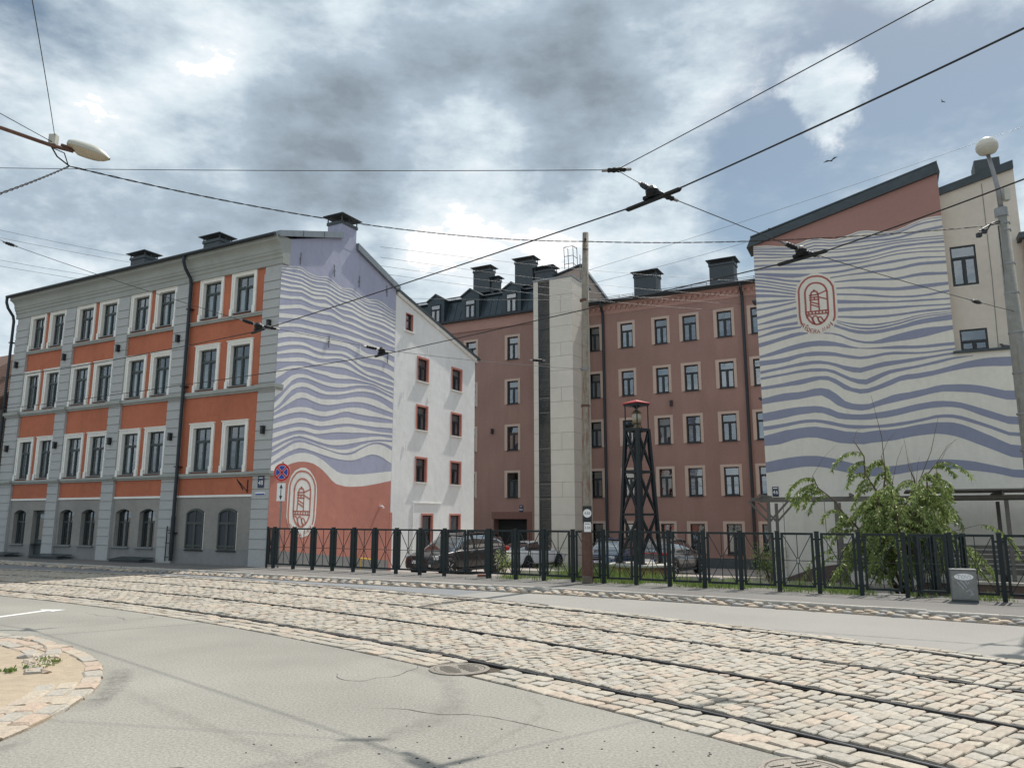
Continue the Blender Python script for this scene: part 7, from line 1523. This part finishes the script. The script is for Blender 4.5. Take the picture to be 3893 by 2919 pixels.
def no_stop_sign():
    H = thing('traffic_sign', 'round red and blue no-stopping sign on a thin post before the mural', 'traffic sign', (-7.72, 25.62, 0.0), R(-14))
    m = MB(); m.tube([(0, .03, 0), (0, .03, 3.5)], .03, 8); m.build('post', M_STEEL, H)
    def disc(nm, r, y, m_, z=3.15):
        q = MB(); n = 40; q.prism([(r * math.cos(2 * PI * k / n), y, z + r * math.sin(2 * PI * k / n)) for k in range(n)], (0, .004, 0)); return q.build(nm, m_, H)
    disc('rim', .305, -.006, M_WHITE); disc('red_disc', .30, -.011, M_SIGNR); disc('white_ring', .228, -.016, M_WHITE); 
    # four blue sectors between the red cross
    for k in range(4):
        a0 = PI / 2 * k; r = .218; q = MB(); pts = []
        w = .036; c0 = PI / 4
        for i in range(13):
            a = a0 - c0 + .20 + (PI / 2 - .40) * i / 12; pts.append((r * math.cos(a), -.021, 3.15 + r * math.sin(a)))
        pts.append((.055 * math.cos(a0), -.021, 3.15 + .055 * math.sin(a0)))
        q.prism(pts, (0, .004, 0)); q.build('blue_sector', M_SIGNB, H)
    for s in (1, -1):
        q = MB(); a = s * PI / 4; dx, dz = math.cos(a), math.sin(a); nx, nz = -dz, dx; w = .027; L_ = .245
        q.prism([(dx * L_ + nx * w, -.024, 3.15 + dz * L_ + nz * w), (-dx * L_ + nx * w, -.024, 3.15 - dz * L_ + nz * w), (-dx * L_ - nx * w, -.024, 3.15 - dz * L_ - nz * w), (dx * L_ - nx * w, -.024, 3.15 + dz * L_ - nz * w)], (0, .002 if s > 0 else .0025, 0)); q.build('red_cross_bar', M_SIGNR, H)
    m = MB(); m.box(-.15, .15, -.012, .0, 2.20, 2.79); pl = m.build('arrow_plate', M_WHITE, H)
    m = MB(); y = -.014; m.box(-.014, .014, y, y + .001, 2.36, 2.63)
    m.poly([(-.06, y, 2.62), (.06, y, 2.62), (0, y, 2.76)]); m.poly([(-.06, y, 2.37), (0, y, 2.23), (.06, y, 2.37)]); m.build('double_arrow', M_BLACK, pl)
no_stop_sign()
# ------------------------------------------------------------------ overhead wires
def cat(a, b, sag=.0, n=14):
    a, b = Vector(a), Vector(b); return [a.lerp(b, i / n) - Vector((0, 0, sag * 4 * (i / n) * (1 - i / n))) for i in range(n + 1)]
def wire(pts, r, label, m_=None, name='overhead_wire', group='overhead wires'):
    m = MB(); m.tube(pts, r, 5, True); return tag(m.build(name, m_ or M_WIRE, None, True), label, 'wire', group)
def contact(r0, z, label):
    pts = []
    for i in range(60): pts.append(tp(r0, R(20 + 60 * i / 59), z))
    # straight between suspensions
    return pts
def wires():
    G_ = None
    # tram contact wires: chords hung over the track centres
    def chords_unused(r0, angs, z): 
        P_ = []
        for a, b in zip(angs, angs[1:]):
            P_ += cat(tp(r0, R(a), z), tp(r0, R(b), z), .03, 8)[:-1]
        return P_ + [tp(r0, R(angs[-1]), z)]
    def plan(pl, z):
        P_ = []
        for a, b in zip(pl, pl[1:]): P_ += cat(a + (z,), b + (z,), .02, 8)[:-1]
        return P_ + [Vector(pl[-1] + (z,))]
    wire(plan([(7, .8), (3.88, 5.2), (1.64, 8.36), (-5.05, 14.68), (-10.9, 18.4), (-22, 24)], 5.30), .0095, 'thick tram contact wire above the near track')
    wire(plan([(8.5, 2.5), (5.47, 7.61), (4.05, 10.15), (-2.9, 16.5), (-9.0, 20.4), (-16.7, 24.9), (-26, 30)], 5.21), .0095, 'thick tram contact wire above the far track')
    # cross span at the right: lamp pole - two clamps - joint
    c1, c2 = Vector(tp(-1.50, R(43.0), 5.42)), Vector(tp(1.55, R(43.3), 5.34)); pr = Vector((9.83, 14.4, 5.63)); jt = Vector((1.39, 9.45, 6.20))
    c2 = Vector((4.05, 10.15, 5.34)); c1 = Vector((1.64, 8.36, 5.42))
    wire(cat(pr, c2, .03), .006, 'thin cross-span wire from the concrete lamp pole to the tram clamp')
    wire(cat(c2, c1, .0, 4), .006, 'thin span wire between the two large tram wire clamps')
    wire(cat(c1, jt, .0, 4), .006, 'short wire from the upper tram clamp up to its wire joint')
    wire(cat(jt, (-11.1, 13.1, 8.03), .04), .0055, 'thin level wire running left from the wire joint across the sky')
    wire(cat(jt, (4.6, 3.2, 5.55), .02), .006, 'thin wire rising from the wire joint to the upper right')
    wire(cat(jt, (10.5, 13.8, 6.9), .0), .0001, 'x') if False else None
    # cross span at the left: wooden pole - two clamps - insulator
    l2, l1 = Vector((-2.9, 16.5, 5.33)), Vector((-5.05, 14.68, 5.42)); wp = Vector((1.80, 19.58, 5.50)); il = Vector((-11.1, 16.0, 7.6))
    wire(cat(wp, l2, .05), .006, 'thin cross-span wire from the wooden pole to the left tram clamp', M_WIREG)
    wire(cat(l2, l1, .0, 5), .006, 'thin span wire between the two left tram wire clamps')
    wire(cat(l1, il, .04), .006, 'thin wire from the left clamp up to the brown insulator')
    wire(cat(il, (-13.5, 15.2, 8.6), .0, 4), .006, 'short wire leading left out of view from the brown insulator')
    def clamp(c, ang, label, ln=.41):
        H = thing('wire_clamp', label, 'wire clamp', c, ang, 'tram wire clamps')
        m = MB(); m.prism([(-ln, -.014, -.115), (-ln + .03, -.014, -.095), (ln - .03, -.014, -.095), (ln, -.014, -.115), (ln - .03, -.014, -.14), (-ln + .03, -.014, -.14)], (0, .032, 0)); m.build('splice_bar', M_RAIL, H)
        m = MB(); m.lathe([(.05, -.09), (.075, -.05), (.08, .0), (.05, .04), (.02, .06)], 10); m.box(-.12, .12, -.03, .03, -.09, -.05); m.build('hanger', M_RAIL, H)
        return H
    a1 = math.atan2(-1.0, .86); sp = math.atan2(c2.y - c1.y, c2.x - c1.x)
    def insulator(p, d, label):
        H = thing('insulator', label, 'insulator', p, 0, 'wire insulators')
        d = Vector(d).normalized(); m = MB()
        pts = [d * (-.14 + .28 * i / 8) for i in range(9)]; m.tube(pts, [.012, .035, .028, .04, .03, .04, .028, .035, .012], 8); m.build('insulator_body', M_RAIL, H, True)
        m = MB(); m.tube([d * -.2, d * -.12], .02, 6); m.tube([d * .12, d * .2], .02, 6); m.build('shackle', M_STEEL, H)
    clamp(c1, a1, 'large slotted clamp where two wires cross high in the sky right of centre'); clamp(c2, math.atan2(-1.0, .78), 'large slotted clamp on the far tram wire in front of the right mural', .39)
    clamp(l2, math.atan2(-.74, .67), 'slotted clamp on the far tram wire in front of the left mural', .28); clamp(l1, math.atan2(-.70, .72), 'slotted clamp on the near tram wire before the orange facade', .27)
    dd = (c2 - c1)
    insulator(c1 + dd.normalized() * .24, dd, 'insulator right of the upper crossing clamp'); insulator(c1 + (jt - c1).normalized() * .24, jt - c1, 'insulator left of the upper crossing clamp')
    insulator(c2 + dd.normalized() * .24, pr - c2, 'insulator right of the clamp before the right mural'); insulator(c2 - dd.normalized() * .24, dd, 'insulator left of the clamp before the right mural')
    insulator(l2 + (l1 - l2).normalized() * .26, l1 - l2, 'insulator left of the clamp before the left mural'); insulator(l1 + (l2 - l1).normalized() * .24, l1 - l2, 'insulator right of the clamp before the orange facade'); insulator(l1 + (il - l1).normalized() * .24, il - l1, 'insulator left of the clamp before the orange facade')
    insulator(il, il - l1, 'brown insulator in the sky at the far left above the roof'); insulator(jt, (1, .1, .1), 'small rusty joint where three thin wires meet in the sky')
    insulator((.62, 18.1, 5.42), (1, .35, .05), 'small square insulator on the span wire left of the wooden pole'); insulator((8.55, 13.5, 5.56), (1, .72, .05), 'small insulator on the span wire left of the lamp pole')
    # twisted cables
    def twisted(a, b, sag, label, r=.0095, n=None):
        P_ = cat(a, b, sag, 60); H = thing('twisted_cable', label, 'cable', (0, 0, 0), 0, 'twisted supply cables')
        for ph in (0, PI):
            q = [];
            for i in range(241):
                t = i / 240 * 60; k = min(int(t), 59); p = P_[k].lerp(P_[k + 1], t - k)
                an = ph + i / 240 * 2 * PI * ((Vector(b) - Vector(a)).length / .55); q.append(p + Vector((0, math.cos(an), math.sin(an))) * r)
            m = MB(); m.tube(q, r * .85, 4); m.build('strand', M_WIRE, H)
    twisted((-7.73, 12.4, 7.69), (1.98, 19.55, 9.0), .35, 'black twisted cable from the cream lantern to the top of the wooden pole')
    twisted((1.98, 19.55, 9.0), (9.4, 14.4, 7.38), .15, 'black twisted cable from the wooden pole to the concrete lamp pole')
    twisted((-7.73, 12.4, 7.69), (-5.6, 7.2, 4.7), .03, 'black twisted cable dropping from the cream lantern to the lower left')
    wire(cat((-7.98, 12.3, 8.2), (-5.1, 7.0, 7.5), -.05), .006, 'thin wire rising from the lantern box to the top edge'); wire(cat((-7.95, 12.25, 8.05), (-9.6, 10.9, 8.75), .0, 4), .007, 'thin stay wire beside the rusty lamp arm')
    # distant service wires strung between the roofs
    far = [((-26, 33, 15.2), (-12, 40, 14.4)), ((-26, 33, 14.8), (-11, 40, 14.0)), ((-26, 33, 13.7), (-12, 40, 13.3)), ((-26, 33, 13.4), (-12, 40, 13.1)), ((-6, 33, 13.8), (16, 44, 15.6)), ((-6, 33, 13.3), (15, 45, 15.0)), ((-6, 33, 12.9), (15, 46, 14.8)), ((-6, 33.5, 12.7), (15, 47, 14.6)), ((-7, 36, 12.3), (14, 49, 16.4)), ((3.5, 36, 13.6), (28, 25, 19.0)), ((3.5, 37, 13.2), (17, 29.5, 15.2))]
    for i, (a, b) in enumerate(far): wire(cat(a, b, .25), .008, ['faint service wire high left above the brown roof, topmost', 'faint service wire high left, second from the top', 'faint service wire high left, third from the top', 'faint service wire high left, lowest of the four', 'faint wire above the dormers, topmost of the bundle', 'faint wire above the dormers, second of the bundle', 'faint wire above the dormers, third of the bundle', 'faint wire above the dormers, lowest of the bundle', 'faint wire slanting behind the dark chimneys', 'faint wire rising over the right gable', 'faint wire from the wooden pole side to the right eaves'][i], M_WIREG, group='distant service wires')
wires()
# ------------------------------------------------------------------ yard furniture
def yard_edge():
    H = tag(MB().build('kerb_wall', M_CONC), 'low pale concrete kerb wall crossing the yard behind the fence', 'kerb wall')
    m = MB()
    for (s0, d0, s1, d1) in ((6.4, 4.6, 10.6, 8.8), (10.6, 5.4, 13.0, 5.9)):
        a, b = Vector(fp(s0, d0)), Vector(fp(s1, d1)); dr = (b - a); dr.z = 0; n = Vector((-dr.y, dr.x, 0)).normalized() * .11
        q = [a - n, b - n, b + n, a + n]; m.prism([(p.x, p.y, p.z - .05) for p in q], (0, 0, .30))
    H.data = m.mesh('kerb_wall', M_CONC)
yard_edge()
def brick_bit():
    m = MB(); m.box(-.16, .16, -.09, .09, 0, .10); o = m.build('loose_brick', M_BRICKL, None, False, fp(7.9, .35, 0.0), .2); tag(o, 'single loose brick lying under the fence near the black SUV', 'brick')
M_BRICKL = mat('loose_brick', (.30, .16, .12), .95, .2, 8)
brick_bit()
def pergola():
    H = thing('pergola', 'weathered timber pergola with diagonal braces in front of the right mural', 'pergola', (9.528, 28.8, 0), R(-26))
    g = -.55; zt = 2.35
    xs = [.55, 2.6, 4.9, 7.2, 9.4]; ys = [-3.6, -1.6]
    pm2 = MB(); pm2.box(-.05, .05, -.05, .05, g - .1, zt - .20); me = pm2.mesh('post', M_WOOD)
    for x in xs:
        for y in ys: inst('post', me, H, (x, y, 0))
    for y in ys: m = MB(); m.box(.0, 10.4, y - .04, y + .04, zt - .16, zt - .04); m.build('beam', M_WOOD, H)
    r_ = MB(); r_.box(-.03, .03, -4.0, -1.2, zt - .038, zt + .06); rm = r_.mesh('rafter', M_WOOD)
    for k in range(8): inst('rafter', rm, H, (.35 + k * 1.35, 0, 0))
    b_ = MB(); b_.tube([(0, 0, zt - .85), (.62, 0, zt - .17)], .045, 4); bm_ = b_.mesh('brace', M_WOOD)
    for x in (.55, 9.4):
        for y in ys:
            inst('brace', bm_, H, (x, y, 0)); inst('brace', bm_, H, (x, y, 0), sc=(-1, 1, 1))
    r2 = MB(); r2.box(4.6, 10.4, -4.1, -1.1, zt + .085, zt + .13); r2.build('roof_boards', M_WOOD, H)
    sw = thing('slatted_bench', 'long dark slatted timber bench under the pergola behind the shrub', 'bench', (9.528, 28.8, 0), R(-26))
    for k in range(4): m = MB(); m.box(2.7, 10.3, -3.2 + k * .11, -3.11 + k * .11, .0, .03); m.build('seat_slat', M_WOOD, sw)
    for k in range(6): m = MB(); m.box(2.7, 10.3, -2.72, -2.69, .02 + k * .14, .13 + k * .14); m.build('back_slat', M_WOOD, sw)
    for x in (2.8, 5.3, 7.8, 10.2):
        m = MB(); m.box(x - .04, x + .04, -3.25, -2.68, -.5, -.0); m.build('bench_leg', M_WOOD, sw); m = MB(); m.box(x - .03, x + .03, -2.69, -2.63, -.5, .75); m.build('back_post', M_WOOD, sw)
    m = MB(); 
    for x in (.9, 2.2):
        m = MB(); m.tube([(x, -2.6, zt - .04), (x, -2.6, .3)], .012, 5); m.build('swing_chain', M_STEEL, H)
pergola()
def raised_bed():
    H = thing('raised_bed', 'long brown raised planting bed with a pale rim behind the right fence', 'planter', fp(18.6, 2.6), F_ROT)
    m = MB(); m.box(0, 6, 0, 1.1, -.1, .32); m.build('bed_wall', M_DAMP, H); m = MB(); m.box(-.05, 6.05, -.05, .12, .32, .38); m.build('bed_rim', M_CONC, H)
raised_bed()
def cabinet():
    p = Vector((8.83, 15.30, .02)); H = thing('utility_cabinet', 'small grey steel utility cabinet with white graffiti standing before the fence', 'cabinet', p, F_ROT + R(6))
    m = MB(); m.box(-.22, .22, -.12, .12, 0, .06); m.build('base', M_CHIM, H)
    m = MB(); m.box(-.22, .22, -.14, .14, .06, .62); o = m.build('body', M_CAB, H); bevel(o, .008)
    m = MB(); m.box(-.23, .23, -.15, .15, .62, .645); o = m.build('lid', M_CAB, H); bevel(o, .006)
    m = MB(); m.box(-.205, .205, -.146, -.141, .09, .60); d = m.build('door', M_CAB, H)
    m = MB(); Pq = lambda a, z: (a, -.1475, z)
    n = 24; m.poly([(.165 * math.cos(2 * PI * k / n) - .0, -.147, .50 + .062 * math.sin(2 * PI * k / n)) for k in range(n)]); m.build('graffiti_cloud', M_WHITE, d)
    m = MB(); Pq = lambda a, z: (a, -.1495, z)
    for l in ([(-.12, .53), (-.05, .53)], [(-.085, .53), (-.085, .465)], [(-.04, .50), (-.02, .53), (.01, .52), (.012, .485), (-.015, .465), (-.04, .48), (-.04, .50)], [(.03, .53), (.05, .465), (.08, .53)], [(.09, .53), (.12, .50), (.10, .47)]): stroke(m, l, .014, Pq)
    for l in ([(-.12, .40), (-.06, .33), (-.02, .27)], [(-.06, .42), (-.01, .36), (.03, .30)], [(.02, .42), (.05, .36), (.08, .40)], [(.02, .22), (.08, .26), (.12, .20), (.08, .15), (.14, .18)]): stroke(m, l, .011, Pq)
    m.build('graffiti_tag', mat('pale_spray', (.50, .52, .55), .8, .1, 6), d)
    m = MB(); m.build
cabinet()
# ------------------------------------------------------------------ vegetation
def leaf(m, p, d, l, w, rd, up):
    s = d.cross(up); s = s.normalized() if s.length > 1e-4 else Vector((1, 0, 0)); n = d.cross(s)
    b = len(m.v); q = p + d * (l * .5) + n * (l * .08 * rd.uniform(-1, 1)); e = p + d * l
    m.v += [tuple(p), tuple(q + s * w), tuple(e), tuple(q - s * w)]; m.f.append((b, b + 1, b + 2, b + 3))
    c = rd.random(); m.c += [(c, c, c)] * 4
def shrub():
    rd = random.Random(31); bx, by = 9.55, 19.0; H = thing('willow_shrub', 'bushy weeping willow shrub with bright green drooping leaves behind the fence', 'shrub', (bx, by, gz(bx, by)))
    lv = MB(); lv.c = []; tw = MB(); st = MB()
    for k in range(13):
        a = k * 2 * PI / 13 + rd.uniform(-.25, .25); lean = rd.uniform(.35, 1.2) if k % 4 else .2; hgt = rd.uniform(2.5, 4.0) - lean * .45
        base = Vector((rd.uniform(-.15, .15), rd.uniform(-.15, .15), 0)); tip = Vector((math.cos(a) * lean * hgt * .62, math.sin(a) * lean * hgt * .5, hgt))
        pts = [base]
        for i in range(1, 9):
            t = i / 8; q = base.lerp(tip, t) + Vector((rd.gauss(0, .05), rd.gauss(0, .05), .15 * math.sin(t * PI))); pts.append(q)
        st.tube(pts, [.040 * (1 - .8 * i / 8) + .004 for i in range(9)], 6)
        # bare whips at the top
        for _ in range(1):
            q = pts[-1]; e = q + Vector((rd.gauss(0, .35), rd.gauss(0, .3), rd.uniform(.3, 1.0))); mid = q.lerp(e, .5) + Vector((0, 0, .1)); tw.tube([q, mid, e], [.006, .004, .002], 4)
        for j in range(20):
            t = rd.uniform(.25, 1.0); f = t * 8; i = min(int(f), 7); p = pts[i].lerp(pts[i + 1], f - i)
            aa = a + rd.gauss(0, 1.0); ln = rd.uniform(.55, 1.35) * (1.15 - .35 * t)
            # arching and hanging branchlet
            br = [p]; d = Vector((math.cos(aa), math.sin(aa) * .9, rd.uniform(.15, .7))).normalized(); q = p.copy(); seg = 9
            for s in range(seg):
                d = (d + Vector((0, 0, -.24)) + Vector((rd.gauss(0, .07), rd.gauss(0, .07), 0))).normalized(); q = q + d * (ln / seg); br.append(q.copy())
            tw.tube(br, [.007 * (1 - s / (seg + 1)) + .0015 for s in range(seg + 1)], 4, False)
            for s in range(1, seg + 1):
                for _ in range(12):
                    o = br[s - 1].lerp(br[s], rd.random()); dd = (d * .5 + Vector((rd.gauss(0, .55), rd.gauss(0, .55), rd.uniform(-.9, .15)))).normalized()
                    leaf(lv, o, dd, rd.uniform(.08, .16), rd.uniform(.012, .020), rd, Vector((rd.gauss(0, 1), rd.gauss(0, 1), 1)))
    # skirts near the ground on the left side
    for _ in range(24):
        a = rd.uniform(PI * .6, PI * 2.3); r = rd.uniform(.5, 2.1); p = Vector((math.cos(a) * r, math.sin(a) * r * .5, rd.uniform(.7, 1.7))); q = p.copy(); br = [p.copy()]; d = Vector((math.cos(a) * .5, math.sin(a) * .5, .1)).normalized()
        for s in range(9):
            d = (d + Vector((rd.gauss(0, .06), rd.gauss(0, .06), -.26))).normalized(); q = q + d * .13; br.append(q.copy())
        tw.tube([Vector((p.x * .35, p.y * .35, max(0.2, p.z - .3)))] + br, [.010] + [.006 * (1 - s / 11) for s in range(10)], 4, False)
        for s in range(1, 10):
            for _ in range(12):
                o = br[s - 1].lerp(br[s], rd.random()); dd = (d * .5 + Vector((rd.gauss(0, .55), rd.gauss(0, .55), rd.uniform(-.9, .15)))).normalized(); leaf(lv, o, dd, rd.uniform(.08, .16), rd.uniform(.012, .020), rd, Vector((rd.gauss(0, 1), rd.gauss(0, 1), 1)))
    st.build('trunk', M_BARK, H, True); tw.build('twigs', M_BARK, H); lv.build('crown', M_LEAF, H)
    # three tall bare shoots
    m = MB()
    for (x, y, z0, x1, z1) in ((-.25, 0, 2.8, -.45, 4.9), (.5, 0, 2.6, 1.2, 4.35)): m.tube([(x, y, z0), ((x + x1) / 2 + .08, y, (z0 + z1) / 2), (x1, y, z1)], [.014, .008, .003], 5)
    m.build('bare_shoot', M_BARK, H)
shrub()
def bush(x, y, r, h, seed, label, n=900):
    rd = random.Random(seed); H = thing('shrub', label, 'shrub', (x, y, gz(x, y))); lv = MB(); lv.c = []; st = MB()
    for k in range(7):
        a = rd.uniform(0, 6.28); e = Vector((math.cos(a) * r * .8, math.sin(a) * r * .8, h * rd.uniform(.6, 1))); st.tube([(0, 0, 0), e * .5 + Vector((0, 0, .1)), e], [.015, .01, .004], 5)
        for _ in range(n // 7):
            t = rd.uniform(.3, 1.05); o = e * t + Vector((rd.gauss(0, r * .28), rd.gauss(0, r * .28), rd.gauss(0, h * .10))); leaf(lv, o, Vector((rd.gauss(0, 1), rd.gauss(0, 1), rd.gauss(.2, .6))).normalized(), rd.uniform(.05, .10), .02, rd, Vector((0, 0, 1)))
    st.build('stems', M_BARK, H); lv.build('leaves', M_LEAF, H)
bush(8.05, 24.3, .55, 1.3, 5, 'rounded yellow-green bush at the foot of the right house corner', 1500)
q_ = fp(5.3, 5.9); bush(q_[0], q_[1], .35, .9, 6, 'small leafy bush behind the bonnet of the black SUV', 600)
def grass():
    m = MB(); m.c = []; rd = random.Random(14)
    def tuft(s, d, h, n):
        for _ in range(n):
            ss, dd = s + rd.gauss(0, .10), d + rd.gauss(0, .09); x, y, z = fp(ss, dd); a = rd.uniform(0, 6.28); hh = h * rd.uniform(.5, 1.2); w = rd.uniform(.004, .008); le = rd.uniform(.1, .6) * hh
            dx, dy = math.cos(a), math.sin(a); b = len(m.v)
            m.v += [(x - dy * w, y + dx * w, z), (x + dy * w, y - dx * w, z), (x + dx * le * .35 + dy * w * .8, y + dy * le * .35 - dx * w * .8, z + hh * .6), (x + dx * le * .35 - dy * w * .8, y + dy * le * .35 + dx * w * .8, z + hh * .6), (x + dx * le, y + dy * le, z + hh)]
            m.f += [(b, b + 1, b + 2, b + 3), (b + 3, b + 2, b + 4)]; c = rd.random(); m.c += [(c, c, c)] * 5
    for _ in range(900):
        s = rd.uniform(8.5, 24); d = abs(rd.gauss(.25, .45)) + .04
        if math.sin(s * 2.3) + math.sin(s * 5.1 + 1) + rd.gauss(0, .5) < .1: continue
        tuft(s, d, rd.uniform(.08, .26), 14)
    for _ in range(190):
        tuft(rd.gauss(10.6, .8), rd.uniform(.8, 4.2), rd.uniform(.25, .55), 18)
    for _ in range(230): tuft(rd.uniform(10.2, 17.5), rd.uniform(.4, 3.6), rd.uniform(.14, .36), 14)
    tag(m.build('grass', M_GRASS), 'tufts of long grass growing along the fence and round the brick plinth', 'grass', kind='stuff')
grass()
def soil_strip():
    m = MB()
    for s in (8.4, 26):
        for d in (.12, .9, 2, 4, 5.2): m.v.append(fp(s, d, yz(d) + (.008 if d > .5 else .016)))
    m.f = [(i, i + 1, i + 6, i + 5) for i in range(4)]
    structure(m.build('lawn_soil', mat('grass_soil', (0.16, 0.14, 0.10), .97, .35, 6, .5, 40, big=.2)))
soil_strip()
# ------------------------------------------------------------------ birds
def bird(loc, rz, s, label, sit=False):
    H = thing('bird', label, 'bird', loc, rz)
    m = MB(); m.tube([(-.17 * s, 0, 0), (-.08 * s, 0, .01 * s), (.04 * s, 0, .02 * s), (.13 * s, 0, .035 * s if not sit else .12 * s), (.19 * s, 0, .03 * s if not sit else .13 * s)], [.012 * s, .05 * s, .062 * s, .035 * s, .008 * s], 8); m.build('body', M_BIRD, H, True)
    for k in (-1, 1):
        w = MB()
        if sit: w.prism([(.05 * s, k * .055 * s, .05 * s), (-.12 * s, k * .04 * s, .0), (-.03 * s, k * .06 * s, -.03 * s)], (0, k * .008, 0))
        else: w.prism([(.06 * s, k * .03 * s, .03 * s), (-.05 * s, k * .03 * s, .03 * s), (-.06 * s, k * .30 * s, .16 * s), (-.10 * s, k * .62 * s, .06 * s), (.0, k * .34 * s, .17 * s)], (0, 0, .008))
        w.build('wing', M_BIRD, H)
M_BIRD = mat('bird_grey', (.10, .10, .11), .8, .2, 10)
bird((13.5, 30.0, 16.5), .6, .55, 'gull gliding above the right gable')
bird((19.1, 31.0, 19.8), 2.2, .35, 'tiny bird in the sky near the round lamp')
bird((17.0, 25.55, 7.45), 2.4, .9, 'pigeon perched on the dark ledge beside the lamp pole', True)
bird((10.15, 28.45, 12.85), 1.2, .7, 'small bird perched on the left end of the right roof', True)
for o in bpy.data.objects:
    if o.type == 'MESH' and o.parent is None and not o.get('label') and not o.get('kind'): o['kind'] = 'structure'
